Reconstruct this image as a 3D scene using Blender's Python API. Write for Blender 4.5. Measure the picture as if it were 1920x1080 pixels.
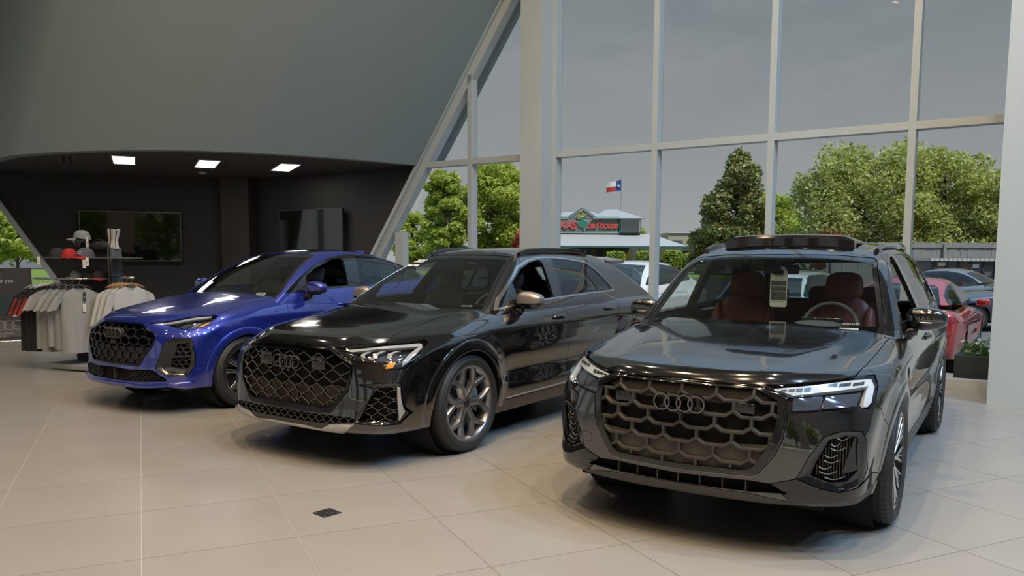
import bpy, math, random
import numpy as np
from mathutils import Vector, Matrix

for o in list(bpy.data.objects): bpy.data.objects.remove(o)
scene = bpy.context.scene
COL = scene.collection
PI = math.pi
R = math.radians

# ---------------------------------------------------------------- camera
F_PX, CAM_H, PITCH, ROLL, CY = 1495.67, 1.5553, 5.6163, 0.2525, 628.6
cd = bpy.data.cameras.new('camera'); cam = bpy.data.objects.new('camera', cd); COL.objects.link(cam)
cd.sensor_width = 36; cd.lens = F_PX / 1920 * 36; cd.shift_y = (CY - 540) / 1920
cd.clip_start = .05; cd.clip_end = 600
cam.matrix_world = (Matrix.Translation((0, 0, CAM_H)) @ Matrix.Rotation(R(90 - PITCH), 4, 'X') @ Matrix.Rotation(R(ROLL), 4, 'Z'))
scene.camera = cam

# ---------------------------------------------------------------- exposure, sky, sun, room lamps and fill
scene.view_settings.view_transform = 'Standard'; scene.view_settings.look = 'None'
scene.view_settings.gamma = 1; scene.view_settings.use_curve_mapping = False
scene.view_settings.exposure = 0.0
scene.cycles.max_bounces = 10; scene.cycles.transparent_max_bounces = 24
scene.cycles.glossy_bounces = 5; scene.cycles.diffuse_bounces = 4; scene.cycles.transmission_bounces = 6
scene.cycles.caustics_reflective = False; scene.cycles.caustics_refractive = False
scene.cycles.sample_clamp_indirect = 6
scene.cycles.use_denoising = True

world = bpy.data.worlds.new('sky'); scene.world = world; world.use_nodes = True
nt = world.node_tree; nt.nodes.clear()
def N(nt, t, **k):
    n = nt.nodes.new(t)
    for a, b in k.items():
        if a.startswith('_'): n.inputs[a[1:].replace('_', ' ')].default_value = b
        else: setattr(n, a, b)
    return n
L = lambda nt, a, b: nt.links.new(a, b)
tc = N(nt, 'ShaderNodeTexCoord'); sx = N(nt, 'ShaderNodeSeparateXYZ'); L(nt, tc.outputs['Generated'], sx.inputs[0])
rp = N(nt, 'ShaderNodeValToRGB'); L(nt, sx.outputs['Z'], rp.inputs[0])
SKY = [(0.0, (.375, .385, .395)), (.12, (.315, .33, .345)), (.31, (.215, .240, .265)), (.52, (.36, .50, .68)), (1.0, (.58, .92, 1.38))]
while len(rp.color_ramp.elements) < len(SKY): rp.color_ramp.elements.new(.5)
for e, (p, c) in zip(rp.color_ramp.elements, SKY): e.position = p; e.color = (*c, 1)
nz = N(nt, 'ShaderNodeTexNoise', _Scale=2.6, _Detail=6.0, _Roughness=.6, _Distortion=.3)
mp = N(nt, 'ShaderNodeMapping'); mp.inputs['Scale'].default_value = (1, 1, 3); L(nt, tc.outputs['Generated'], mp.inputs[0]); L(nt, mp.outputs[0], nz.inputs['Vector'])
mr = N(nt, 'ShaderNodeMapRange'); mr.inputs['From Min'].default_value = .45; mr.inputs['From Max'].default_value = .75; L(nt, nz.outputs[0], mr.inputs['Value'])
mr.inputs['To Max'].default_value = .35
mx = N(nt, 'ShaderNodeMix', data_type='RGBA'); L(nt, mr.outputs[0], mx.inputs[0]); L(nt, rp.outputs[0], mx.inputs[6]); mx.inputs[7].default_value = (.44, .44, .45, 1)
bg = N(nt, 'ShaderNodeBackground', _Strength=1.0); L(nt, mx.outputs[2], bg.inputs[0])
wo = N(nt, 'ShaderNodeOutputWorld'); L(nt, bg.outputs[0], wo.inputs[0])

sd = bpy.data.lights.new('sun', 'SUN'); sun = bpy.data.objects.new('sun', sd); COL.objects.link(sun)
sd.energy = 4.4; sd.angle = R(1.0); sd.color = (1, .97, .92)
sun.rotation_euler = Vector((.48, -.42, .95)).to_track_quat('Z', 'Y').to_euler()
def area_lamp(name, loc, size, power, color, rot=(0, 0, 0)):
    l = bpy.data.lights.new(name, 'AREA'); o = bpy.data.objects.new(name, l); COL.objects.link(o)
    l.shape = 'RECTANGLE'; l.size, l.size_y = size; l.energy = power; l.color = color
    o.location = loc; o.rotation_euler = rot
    return o
WARM, NEUT, SKY_FILL = (1, .73, .44), (1, .92, .80), (.42, .68, 1)
LAMPS = []                                                              # recessed ceiling lamps plus added blue fills for window skylight: x, y, power, colour
for j, y in enumerate((-3.2, -.2, 2.8, 5.8)):
    for i, x in enumerate((-8.6, -5.7, -2.8, .1, 3.0, 5.9)):
        if j == 3 and i > 4: continue
        LAMPS.append((x + (j % 2) * .9, y, (12, 26, 140, 250, 105, 190)[i] * (.65, 1.1, 1.15, .85)[j], (WARM, WARM, WARM, WARM, NEUT, SKY_FILL)[i]))
LAMPS += [(8.6, .6, 330, SKY_FILL), (8.0, 3.2, 380, SKY_FILL), (10.2, -1.5, 260, SKY_FILL), (-8.0, 9.0, 60, NEUT), (-4.6, 9.4, 60, NEUT), (-1.5, 9.6, 80, NEUT)]  # the blue entries are unseen fill in place of skylight
for x, y, p, c in LAMPS:
    o = area_lamp('recessed_or_fill_lamp', (x, y, 9.97), (.22, .22), p, c); o.data.shape = 'DISK'
for p in ((-6.62, 13.80), (-5.40, 14.32), (-4.16, 14.82)): area_lamp('alcove_lamp', (p[0], p[1], 3.12), (.33, 1.2), 9, (1, .93, .85))

# ---------------------------------------------------------------- helpers
MATS = {}
def mat(name, color, rough=.5, metal=0.0, coat=0.0, spec=.5, noise=None, bump=None, emit=None, alpha=1, sheen=0):
    """principled material; noise=(scale, amount) mottles the colour, bump=(scale, strength) roughens it"""
    if name in MATS: return MATS[name]
    m = bpy.data.materials.new(name); m.use_nodes = True; t = m.node_tree; b = t.nodes['Principled BSDF']
    b.inputs['Base Color'].default_value = (*color, 1); b.inputs['Roughness'].default_value = rough; b.inputs['Metallic'].default_value = metal
    b.inputs['Coat Weight'].default_value = coat; b.inputs['Coat Roughness'].default_value = .02; b.inputs['Specular IOR Level'].default_value = spec
    if sheen: b.inputs['Sheen Weight'].default_value = sheen
    tx = N(t, 'ShaderNodeTexCoord')
    if noise:
        n = N(t, 'ShaderNodeTexNoise', _Scale=noise[0], _Detail=4.0); L(t, tx.outputs['Object'], n.inputs['Vector'])
        q = N(t, 'ShaderNodeMix', data_type='RGBA'); L(t, n.outputs[0], q.inputs[0])
        q.inputs[6].default_value = (*[max(0, c * (1 - noise[1])) for c in color], 1); q.inputs[7].default_value = (*[min(1, c * (1 + noise[1])) for c in color], 1)
        L(t, q.outputs[2], b.inputs['Base Color'])
    if bump:
        n = N(t, 'ShaderNodeTexNoise', _Scale=bump[0], _Detail=3.0); L(t, tx.outputs['Object'], n.inputs['Vector'])
        u = N(t, 'ShaderNodeBump', _Strength=bump[1], _Distance=.01); L(t, n.outputs[0], u.inputs['Height']); L(t, u.outputs[0], b.inputs['Normal'])
    if emit:
        b.inputs['Emission Color'].default_value = (*emit[0], 1); b.inputs['Emission Strength'].default_value = emit[1]
    MATS[name] = m; return m
def glass(name, tint, ior=1.5, rough=0.0):
    """thin pane: fresnel reflection over tinted see-through"""
    if name in MATS: return MATS[name]
    m = bpy.data.materials.new(name); m.use_nodes = True; t = m.node_tree; t.nodes.clear()
    tr = N(t, 'ShaderNodeBsdfTransparent'); tr.inputs[0].default_value = (*tint, 1)
    gl = N(t, 'ShaderNodeBsdfGlossy'); gl.inputs['Roughness'].default_value = rough; gl.inputs[0].default_value = (1, 1, 1, 1)
    fr = N(t, 'ShaderNodeFresnel'); fr.inputs['IOR'].default_value = ior
    ge = N(t, 'ShaderNodeNewGeometry'); ml = N(t, 'ShaderNodeMath', operation='MULTIPLY'); su = N(t, 'ShaderNodeMath', operation='SUBTRACT'); su.inputs[0].default_value = 1
    L(t, ge.outputs['Backfacing'], su.inputs[1]); L(t, fr.outputs[0], ml.inputs[0]); L(t, su.outputs[0], ml.inputs[1])
    mi = N(t, 'ShaderNodeMixShader'); L(t, ml.outputs[0], mi.inputs[0]); L(t, tr.outputs[0], mi.inputs[1]); L(t, gl.outputs[0], mi.inputs[2])
    ou = N(t, 'ShaderNodeOutputMaterial'); L(t, mi.outputs[0], ou.inputs[0])
    MATS[name] = m; return m

def tag(o, label=None, cat=None, group=None, kind=None):
    for k, v in (('label', label), ('category', cat), ('group', group), ('kind', kind)):
        if v: o[k] = v
    return o
def empty(name, loc=(0, 0, 0), rz=0, label=None, cat=None, group=None, kind=None, parent=None):
    o = bpy.data.objects.new(name, None); COL.objects.link(o); o.location = loc; o.rotation_euler = (0, 0, rz); o.empty_display_size = .1
    if parent: o.parent = parent
    return tag(o, label, cat, group, kind)
def mesh(name, V, Fc, m=None, smooth=None, normals=None):
    me = bpy.data.meshes.new(name)
    V = np.asarray(V, np.float32)
    if isinstance(Fc, np.ndarray) and Fc.ndim == 2:
        n, k = Fc.shape; me.vertices.add(len(V)); me.vertices.foreach_set('co', V.ravel())
        me.loops.add(n * k); me.polygons.add(n)
        me.loops.foreach_set('vertex_index', Fc.astype(np.int32).ravel())
        me.polygons.foreach_set('loop_start', np.arange(0, n * k, k, dtype=np.int32))
        me.update(calc_edges=True); me.validate()
    else:
        me.from_pydata(V.tolist(), [], [list(f) for f in Fc]); me.update()
    if m: 
        for q in (m if isinstance(m, (list, tuple)) else [m]): me.materials.append(q)
    if normals is not None:
        me.shade_smooth(); me.normals_split_custom_set_from_vertices(np.asarray(normals, np.float32).tolist())
    elif smooth is True: me.shade_smooth()
    elif smooth: me.shade_smooth(); me.set_sharp_from_angle(angle=R(smooth))
    return me
def link(name, me, parent=None, loc=None, rot=None, label=None, cat=None, group=None, kind=None):
    o = bpy.data.objects.new(name, me); COL.objects.link(o)
    if parent: o.parent = parent
    if loc is not None: o.location = loc
    if rot is not None: o.rotation_euler = rot
    return tag(o, label, cat, group, kind)
class MB:
    """collects simple shapes into ONE mesh"""
    def __init__(s): s.v = []; s.f = []; s.mi = []; s.cur = 0
    def add(s, V, Fc):
        b = len(s.v); s.v += [tuple(p) for p in V]; s.f += [tuple(i + b for i in f) for f in Fc]; s.mi += [s.cur] * len(Fc); return s
    def box(s, lo, hi, rz=0, about=None):
        (a, b, c), (d, e, g) = lo, hi
        V = [(a, b, c), (d, b, c), (d, e, c), (a, e, c), (a, b, g), (d, b, g), (d, e, g), (a, e, g)]
        if rz:
            ox, oy = about or ((a + d) / 2, (b + e) / 2); cs, sn = math.cos(rz), math.sin(rz)
            V = [(ox + (x - ox) * cs - (y - oy) * sn, oy + (x - ox) * sn + (y - oy) * cs, z) for x, y, z in V]
        return s.add(V, [(0, 3, 2, 1), (4, 5, 6, 7), (0, 1, 5, 4), (1, 2, 6, 5), (2, 3, 7, 6), (3, 0, 4, 7)])
    def rbox(s, lo, hi, r=.01, n=3):
        """box with rounded edges (superquadric-like rounding from a subdivided cube)"""
        lo = np.array(lo, float); hi = np.array(hi, float); c = (lo + hi) / 2; h = (hi - lo) / 2; r = min(r, h.min() * .999)
        g = [-1, 1]; V = []; key = {}; Fc = []
        for ax in range(3):
            for sg in (-1, 1):
                u, w = (ax + 1) % 3, (ax + 2) % 3; ids = {}
                tu = [-1] + [-1 + 2 * (i / n) for i in range(1, n)] + [1]
                cu = np.concatenate([-h[u] + r * (1 + np.sin(np.linspace(-PI / 4, 0, n)) / math.sin(PI / 4)), h[u] - r * (1 + np.sin(np.linspace(-PI / 4, 0, n)) / math.sin(PI / 4))[::-1]])
                cw = np.concatenate([-h[w] + r * (1 + np.sin(np.linspace(-PI / 4, 0, n)) / math.sin(PI / 4)), h[w] - r * (1 + np.sin(np.linspace(-PI / 4, 0, n)) / math.sin(PI / 4))[::-1]])
                for i, a in enumerate(cu):
                    for j, b in enumerate(cw):
                        p = np.zeros(3); p[ax] = sg * h[ax]; p[u] = a; p[w] = b
                        q = np.clip(p, -(h - r), h - r); d = p - q; d = d / max(np.linalg.norm(d), 1e-9) * r
                        p = q + d; k = tuple(np.round(p, 5))
                        if k not in key: key[k] = len(V); V.append(c + p)
                        ids[i, j] = key[k]
                for i in range(len(cu) - 1):
                    for j in range(len(cw) - 1):
                        f = (ids[i, j], ids[i + 1, j], ids[i + 1, j + 1], ids[i, j + 1])
                        if len(set(f)) > 2: Fc.append(f if sg > 0 else f[::-1])
        Fc = [tuple(dict.fromkeys(f)) for f in Fc]
        return s.add(V, Fc)
    def tube(s, pts, r, n=8, caps=True, closed=False):
        P = np.array(pts, float); m = len(P); rr = np.full(m, r, float) if np.isscalar(r) else np.array(r, float)
        T = np.empty_like(P)
        for i in range(m):
            T[i] = (P[(i + 1) % m] - P[i - 1]) if closed else P[min(i + 1, m - 1)] - P[max(i - 1, 0)]
        T /= np.maximum(np.linalg.norm(T, axis=1), 1e-9)[:, None]
        a = np.array([0, 0, 1.0]) if abs(T[0][2]) < .9 else np.array([1.0, 0, 0]); V = []; u = None
        for i in range(m):
            if u is None: u = np.cross(T[i], a)
            else: u = u - T[i] * (u @ T[i])
            u = u / np.linalg.norm(u); w = np.cross(T[i], u)
            for k in range(n):
                t = 2 * PI * k / n; V.append(P[i] + rr[i] * (math.cos(t) * u + math.sin(t) * w))
        Fc = []
        for i in range(m if closed else m - 1):
            j = (i + 1) % m
            for k in range(n): Fc.append((i * n + k, i * n + (k + 1) % n, j * n + (k + 1) % n, j * n + k))
        if caps and not closed: Fc += [tuple(range(n))[::-1], tuple((m - 1) * n + k for k in range(n))]
        return s.add(V, Fc)
    def lathe(s, prof, n=32, axis='z', c=(0, 0, 0), closed=False, a0=0, a1=2 * PI):
        V = []; Fc = []; m = len(prof); full = abs(a1 - a0 - 2 * PI) < 1e-6; k = n if full else n + 1
        for i in range(k):
            t = a0 + (a1 - a0) * i / n
            for r, h in prof:
                x, y = r * math.cos(t), r * math.sin(t)
                p = {'z': (x, y, h), 'y': (x, h, -y), 'x': (h, x, y)}[axis]
                V.append((p[0] + c[0], p[1] + c[1], p[2] + c[2]))
        for i in range(n):
            j = (i + 1) % k
            for q in range(m if closed else m - 1):
                p = (q + 1) % m; Fc.append((i * m + q, j * m + q, j * m + p, i * m + p))
        return s.add(V, Fc)
    def prism(s, poly, z0, z1, f=lambda u, v, w: (u, v, w)):
        n = len(poly); V = [f(u, v, z0) for u, v in poly] + [f(u, v, z1) for u, v in poly]
        return s.add(V, [tuple(range(n))[::-1], tuple(range(n, 2 * n))] + [(i, (i + 1) % n, n + (i + 1) % n, n + i) for i in range(n)])
    def blob(s, c, h, e=.6, n=14, m=9, rot=None, f=None):
        """superquadric pillow: e < 1 boxy, 1 ellipsoid"""
        sg = lambda v, p: math.copysign(abs(v)**p, v); V = []; Fc = []
        for i in range(m + 1):
            a = -PI / 2 + PI * i / m
            for k in range(n):
                b = 2 * PI * k / n
                p = np.array([h[0] * sg(math.cos(a), e) * sg(math.cos(b), e), h[1] * sg(math.cos(a), e) * sg(math.sin(b), e), h[2] * sg(math.sin(a), e)])
                if f: p = np.array(f(*p))
                if rot is not None: p = np.array(rot @ Vector(p))
                V.append(p + np.array(c))
        for i in range(m):
            for k in range(n): Fc.append((i * n + k, i * n + (k + 1) % n, (i + 1) * n + (k + 1) % n, (i + 1) * n + k))
        return s.add(V, Fc)
    def me(s, name, m=None, smooth=None):
        q = mesh(name, s.v, s.f, m, smooth)
        if any(s.mi): q.polygons.foreach_set('material_index', np.array(s.mi, np.int32))
        return q
    def build(s, name, m=None, parent=None, smooth=None, loc=None, rot=None, **k):
        return link(name, s.me(name, m, smooth), parent, loc, rot, **k)
def text_mesh(body, size, depth=.002, spacing=1.0, shear=0, font_offset=0, align='CENTER'):
    cu = bpy.data.curves.new('lettering', 'FONT'); cu.body = body; cu.size = size; cu.extrude = depth; cu.align_x = align; cu.align_y = 'CENTER'
    cu.space_character = spacing; cu.shear = shear; cu.offset = font_offset; cu.resolution_u = 3
    ob = bpy.data.objects.new('lettering', cu); COL.objects.link(ob)
    dg = bpy.context.evaluated_depsgraph_get(); me = bpy.data.meshes.new_from_object(ob.evaluated_get(dg))
    bpy.data.objects.remove(ob); bpy.data.curves.remove(cu); return me
# ---------------------------------------------------------------- shared materials
M_RUB = mat('black rubber trim', (.015, .015, .016), .55)
M_GB = mat('gloss black trim', (.006, .006, .007), .10, coat=.8)
M_MB = mat('matt black plastic', (.020, .020, .021), .5, bump=(300, .06))
M_DG = mat('dark grey plastic', (.048, .046, .044), .42)
M_CHR = mat('satin chrome', (.62, .62, .62), .22, 1.0)
M_DCH = mat('dark chrome', (.24, .24, .245), .20, 1.0)
M_BCH = mat('black chrome', (.05, .05, .052), .16, 1.0)
M_IN = mat('charcoal cabin', (.018, .018, .019), .7)
M_DASH = mat('dashboard grey', (.085, .097, .10), .6)
M_HEAD = mat('headliner', (.05, .05, .05), .9)
M_LENS = glass('clear lens', (.93, .95, .97))
M_WS = glass('windscreen glass', (.62, .68, .66))
M_TINT = glass('tinted glass', (.10, .12, .12), ior=1.6)
M_DRL = mat('daytime light white', (.50, .55, .60), .18, coat=.5, emit=((.8, .88, 1), .04))
M_DRG = mat('grey light guide', (.36, .37, .37), .15, coat=.6)
M_HSE = mat('lamp housing', (.055, .058, .062), .25, .6)
M_PROJ = mat('projector glass', (.16, .19, .26), .06, .7, coat=1)
M_AMB = mat('amber marker', (.75, .30, .04), .25, coat=.6, emit=((1, .42, .05), .12))
M_PAPER = mat('white paper', (.78, .78, .78), .6)
M_INK = mat('black ink', (.02, .02, .02), .7)
M_MESH = mat('grille backing', (.070, .060, .049), .55, noise=(60, .12))
M_HOLE = mat('dark cavity', (.004, .004, .004), .9)

# ---------------------------------------------------------------- car shells: smooth implicit surfaces, car axes x forward, y left, z up
class Cv:
    """smooth curve y(x) through points (cubic Hermite with Catmull-Rom tangents)"""
    def __init__(s, *pts):
        a = np.array(sorted(pts), float); s.x = a[:, 0]; s.y = a[:, 1]
        d = np.diff(s.y) / np.diff(s.x); m = np.empty(len(a)); m[0] = d[0]; m[-1] = d[-1]
        h = np.diff(s.x)
        m[1:-1] = (d[:-1] * h[1:] + d[1:] * h[:-1]) / (h[1:] + h[:-1]); s.m = m
    def __call__(s, x):
        x = np.asarray(x, float); i = np.clip(np.searchsorted(s.x, x) - 1, 0, len(s.x) - 2)
        h = s.x[i + 1] - s.x[i]; t = (x - s.x[i]) / h
        tc = np.clip(t, 0, 1)
        r = ((2 * tc**3 - 3 * tc**2 + 1) * s.y[i] + (tc**3 - 2 * tc**2 + tc) * h * s.m[i]
             + (-2 * tc**3 + 3 * tc**2) * s.y[i + 1] + (tc**3 - tc**2) * h * s.m[i + 1])
        return r + np.where(t < 0, (x - s.x[0]) * s.m[0], 0) + np.where(t > 1, (x - s.x[-1]) * s.m[-1], 0)

def smax(a, b, k):
    h = np.maximum(k - np.abs(a - b), 0) / k
    return np.maximum(a, b) + h * h * k * .25
def sstep(a, b, x):
    t = np.clip((x - a) / (b - a), 0, 1); return t * t * (3 - 2 * t)
def softplus(t, w):
    return np.where(t / w > 20, t, w * np.log1p(np.exp(np.minimum(t / w, 20))))

class Lower:
    """body below the windows"""
    def __init__(s, **k): s.__dict__.update(k); s.disp = []
    def hood(s, x, y):
        a = np.abs(y); yc = s.crease(x)
        return (s.hc(x) - s.crown * (y / .5)**2 - s.hslope * softplus(a - yc, s.__dict__.get('cw', .012))
                - s.hslope2 * softplus(a - s.yedge, .05) - s.scoop * np.exp(-((a - yc - .09) / .07)**2) * sstep(-.5, 0, x) * sstep(.95, .6, x))
    def side(s, x, z):
        w = s.w * s.sz(z) - s.tf * sstep(.05, .95, x)**1 - s.tr * sstep(-2.9, s.xr(.7), x * 1.0)
        for xc in (0, -s.wb):
            r = np.hypot(x - xc, z - s.rw)
            w = w + s.flare * sstep(s.ra + s.fw, s.ra + .03, r) * sstep(.25, .5, z)
        w = w - s.scallop * np.exp(-((z - s.zscal(x)) / .10)**2) * sstep(-.25, -.7, x) * sstep(-s.wb + .1, -s.wb + .6, x)
        w = w + s.crest * np.exp(-((z - s.zcrest(x)) / .035)**2)
        return w
    def __call__(s, P):
        x, y, z = P[:, 0], P[:, 1], P[:, 2]; a = np.abs(y)
        zz = np.clip(z, .15, 1.2)
        bow = s.bow(zz) * a**s.bpow(zz)
        f = x - (s.nose(zz) - bow)
        f = f - sum(d(P) for d in s.disp) if s.disp else f
        r = -x + s.xr(zz) + .10 * a**3 + .02 * a
        f = smax(f, a - s.side(x, zz), s.kc)
        f = smax(f, z - s.hood(x, y), s.kt)
        f = smax(f, r, .14)
        f = smax(f, s.zb(x) - z, .05)
        return f

class Upper:
    """greenhouse: windscreen, roof, side windows, rear window"""
    def __init__(s, **k): s.__dict__.update(k)
    def __call__(s, P):
        x, y, z = P[:, 0], P[:, 1], P[:, 2]; a = np.abs(y)
        ws = (x - (s.xw(z) - s.wbow * y * y)) * s.wn
        sd = (a - (s.sg(z) - s.gt * sstep(-2.2, s.xrr(1.2), x) - s.gtf * sstep(-1.2, -.4, x))) * .92
        rf = z - (s.roof(x) - s.rcrown * (a / .6)**2.4)
        rr = (s.xrr(z) + s.rbow * y * y - x) * s.rn
        f = smax(ws, sd, s.kws); f = smax(f, rf, s.kr); f = smax(f, rr, .10)
        return smax(f, 1.0 - z, .02)

def grad(phi, P, e=2.5e-3):
    G = np.empty_like(P)
    for i in range(3):
        d = np.zeros(3); d[i] = e
        G[:, i] = (phi(P + d) - phi(P - d)) / (2 * e)
    return G
def onto(phi, P, n=3):
    for _ in range(n):
        G = grad(phi, P); P = P - (phi(P) / np.maximum((G * G).sum(1), 1e-4))[:, None] * G
    return P

def half_mesh(phi, xs, lo, hi, core_lo, core_hi, ny, nz, tmax=3.0):
    """half (y >= 0) of a closed shell: the front, side, top and rear faces of a box, pushed along rays onto phi = 0"""
    ys = np.linspace(0, hi[1], ny + 1); zs = np.linspace(lo[2], hi[2], nz + 1)
    V = []; T = []; key = {}
    def patch(U, W, f):
        idx = np.empty((len(U), len(W)), int)
        for i, u in enumerate(U):
            for j, w in enumerate(W):
                p = f(u, w); k = (round(p[0], 5), round(p[1], 5), round(p[2], 5))
                if k not in key: key[k] = len(V); V.append(p)
                idx[i, j] = key[k]
        a, b, c, d = idx[:-1, :-1].ravel(), idx[1:, :-1].ravel(), idx[1:, 1:].ravel(), idx[:-1, 1:].ravel()
        T.append(np.stack([a, b, c], 1)); T.append(np.stack([a, c, d], 1))
    patch(ys, zs, lambda u, w: (hi[0], u, w))
    patch(xs[::-1], zs, lambda u, w: (u, hi[1], w))
    patch(xs, ys, lambda u, w: (u, w, hi[2]))
    patch(ys[::-1], zs, lambda u, w: (lo[0], u, w))
    V = np.array(V, float); T = np.concatenate(T)
    C = np.clip(V, core_lo, core_hi); D = V - C; D /= np.linalg.norm(D, axis=1)[:, None]
    a = np.zeros(len(V)); b = np.full(len(V), tmax)
    for _ in range(26):
        m = (a + b) / 2; inside = phi(C + D * m[:, None]) < 0
        a = np.where(inside, m, a); b = np.where(inside, b, m)
    V = C + D * ((a + b) / 2)[:, None]; V[np.abs(V[:, 1]) < 1e-6, 1] = 0
    return V, T

SZ = Cv((.15, .915), (.25, .935), (.4, .957), (.55, .972), (.7, .985), (.82, .995), (.92, 1.0), (1.0, .985), (1.06, .962), (1.12, .938), (1.2, .90))
def q7_lower():
    return Lower(w=.972, wb=2.995, rw=.379, ra=.405, fw=.17, flare=.016, scallop=.022, zscal=lambda x: .60 + 0 * x, crest=.006, zcrest=lambda x: .935 + .012 * (x + 1.5),
        sz=SZ, tf=.055, tr=.05, kc=.10, kt=.09, crown=.012, hslope=.10, hslope2=.05, scoop=.004, yedge=.78,
        nose=Cv((.15, 1.0), (.28, 1.035), (.36, 1.035), (.45, 1.03), (.6, 1.025), (.78, 1.012), (.88, 1.0), (.95, .985), (1.2, .93)),
        bow=Cv((.15, .44), (.7, .43), (.8, .50), (.95, .78), (1.2, .85)), bpow=Cv((.15, 3.0), (.7, 3.0), (.95, 2.75), (1.2, 2.7)),
        hc=Cv((1.2, .80), (1.0, .925), (.93, .954), (.8, .984), (.62, 1.009), (.4, 1.036), (0, 1.080), (-.43, 1.121), (-.6, 1.13), (-4, 1.13)),
        crease=Cv((1.1, .415), (.93, .43), (-.5, .70), (-4, .75)),
        xr=Cv((.15, -3.9), (.3, -4.0), (.6, -4.06), (.8, -4.05), (1.0, -4.03), (1.2, -4.0)), zb=Cv((1.1, .285), (.9, .285), (.5, .26), (-3.5, .26), (-4.1, .34)))
def q7_upper():
    return Upper(xw=Cv((1.0, -.14), (1.12, -.315), (1.35, -.62), (1.57, -.90), (1.75, -1.18)), wbow=.26, wn=.62, gt=.07, gtf=.03,
        sg=Cv((1.0, .945), (1.12, .905), (1.3, .83), (1.5, .735), (1.6, .685), (1.75, .61)), kws=.06, kr=.10, rcrown=.05,
        roof=Cv((-.5, 1.42), (-.9, 1.595), (-1.3, 1.672), (-1.8, 1.70), (-2.4, 1.70), (-3.2, 1.668), (-3.8, 1.60), (-4.1, 1.55)),
        xrr=Cv((1.0, -4.02), (1.2, -3.96), (1.4, -3.83), (1.6, -3.68), (1.75, -3.55)), rbow=.12, rn=.85)
def q8_lower():
    return Lower(w=.985, wb=2.998, rw=.395, ra=.415, fw=.20, flare=.020, scallop=.030, zscal=lambda x: .58 + 0 * x, crest=.008, zcrest=lambda x: .955 + .0 * x,
        sz=SZ, tf=.055, tr=.05, kc=.10, kt=.10, crown=.006, cw=.009, hslope=.17, hslope2=.02, scoop=.006, yedge=.80,
        nose=Cv((.15, .98), (.28, 1.015), (.36, 1.015), (.45, 1.003), (.6, .99), (.76, .977), (.86, .965), (.95, .94), (1.2, .87)),
        bow=Cv((.15, .36), (.7, .36), (.8, .42), (.95, .75), (1.2, .82)), bpow=Cv((.15, 4.0), (.7, 4.0), (.82, 3.8), (.95, 2.75), (1.2, 2.7)),
        hc=Cv((1.2, .80), (1.0, .905), (.9, .953), (.75, .985), (.5, 1.02), (.1, 1.065), (-.3, 1.11), (-.6, 1.135), (-4, 1.14)),
        crease=Cv((1.1, .43), (.9, .455), (-.5, .70), (-4, .75)),
        xr=Cv((.15, -3.85), (.3, -3.93), (.6, -4.0), (.8, -4.0), (1.0, -3.98), (1.2, -3.9)), zb=Cv((1.1, .27), (.9, .27), (.5, .25), (-3.5, .25), (-4.1, .34)))
def q8_upper():
    return Upper(xw=Cv((1.0, -.12), (1.13, -.34), (1.35, -.72), (1.57, -1.14), (1.75, -1.5)), wbow=.26, wn=.55, gt=.10, gtf=.03,
        sg=Cv((1.0, .955), (1.12, .91), (1.3, .80), (1.5, .66), (1.6, .58), (1.75, .46)), kws=.06, kr=.10, rcrown=.05,
        roof=Cv((-.5, 1.30), (-.9, 1.475), (-1.3, 1.60), (-1.7, 1.645), (-2.2, 1.65), (-2.8, 1.615), (-3.4, 1.53), (-4.1, 1.40)),
        xrr=Cv((1.0, -4.0), (1.1, -3.95), (1.2, -3.80), (1.4, -3.45), (1.55, -3.2), (1.75, -2.9)), rbow=.10, rn=.6)
def q5_lower():
    return Lower(w=.932, wb=2.828, rw=.368, ra=.385, fw=.17, flare=.016, scallop=.022, zscal=lambda x: .56 + 0 * x, crest=.006, zcrest=lambda x: .93 + 0 * x,
        sz=SZ, tf=.055, tr=.06, kc=.12, kt=.14, crown=.016, hslope=.10, hslope2=.06, scoop=.0, yedge=.76,
        nose=Cv((.15, .86), (.26, .90), (.36, .898), (.47, .885), (.6, .878), (.78, .862), (.87, .835), (.95, .79), (1.2, .70)),
        bow=Cv((.15, .42), (.7, .42), (.8, .48), (.95, .75), (1.2, .82)), bpow=Cv((.15, 3.0), (.7, 3.0), (.95, 2.75), (1.2, 2.7)),
        hc=Cv((1.2, .68), (.9, .86), (.8, .912), (.65, .963), (.4, 1.02), (.1, 1.07), (-.3, 1.13), (-.6, 1.155), (-4, 1.15)),
        crease=Cv((1.1, .43), (.8, .45), (-.5, .70), (-4, .75)),
        xr=Cv((.15, -3.65), (.3, -3.75), (.6, -3.8), (.8, -3.8), (1.0, -3.78), (1.2, -3.7)), zb=Cv((1.0, .255), (.9, .25), (.5, .24), (-3.3, .24), (-3.9, .34)))
def q5_upper():
    return Upper(xw=Cv((1.0, -.16), (1.15, -.42), (1.35, -.76), (1.57, -1.18), (1.75, -1.5)), wbow=.26, wn=.55, gt=.12, gtf=.03,
        sg=Cv((1.0, .92), (1.15, .86), (1.3, .775), (1.5, .645), (1.6, .57), (1.75, .46)), kws=.06, kr=.12, rcrown=.05,
        roof=Cv((-.5, 1.32), (-.9, 1.495), (-1.3, 1.605), (-1.7, 1.642), (-2.1, 1.635), (-2.7, 1.56), (-3.2, 1.44), (-3.8, 1.26), (-4.1, 1.16)),
        xrr=Cv((1.0, -3.85), (1.12, -3.75), (1.2, -3.60), (1.4, -3.05), (1.6, -2.4), (1.75, -1.9)), rbow=.10, rn=.35)
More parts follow.
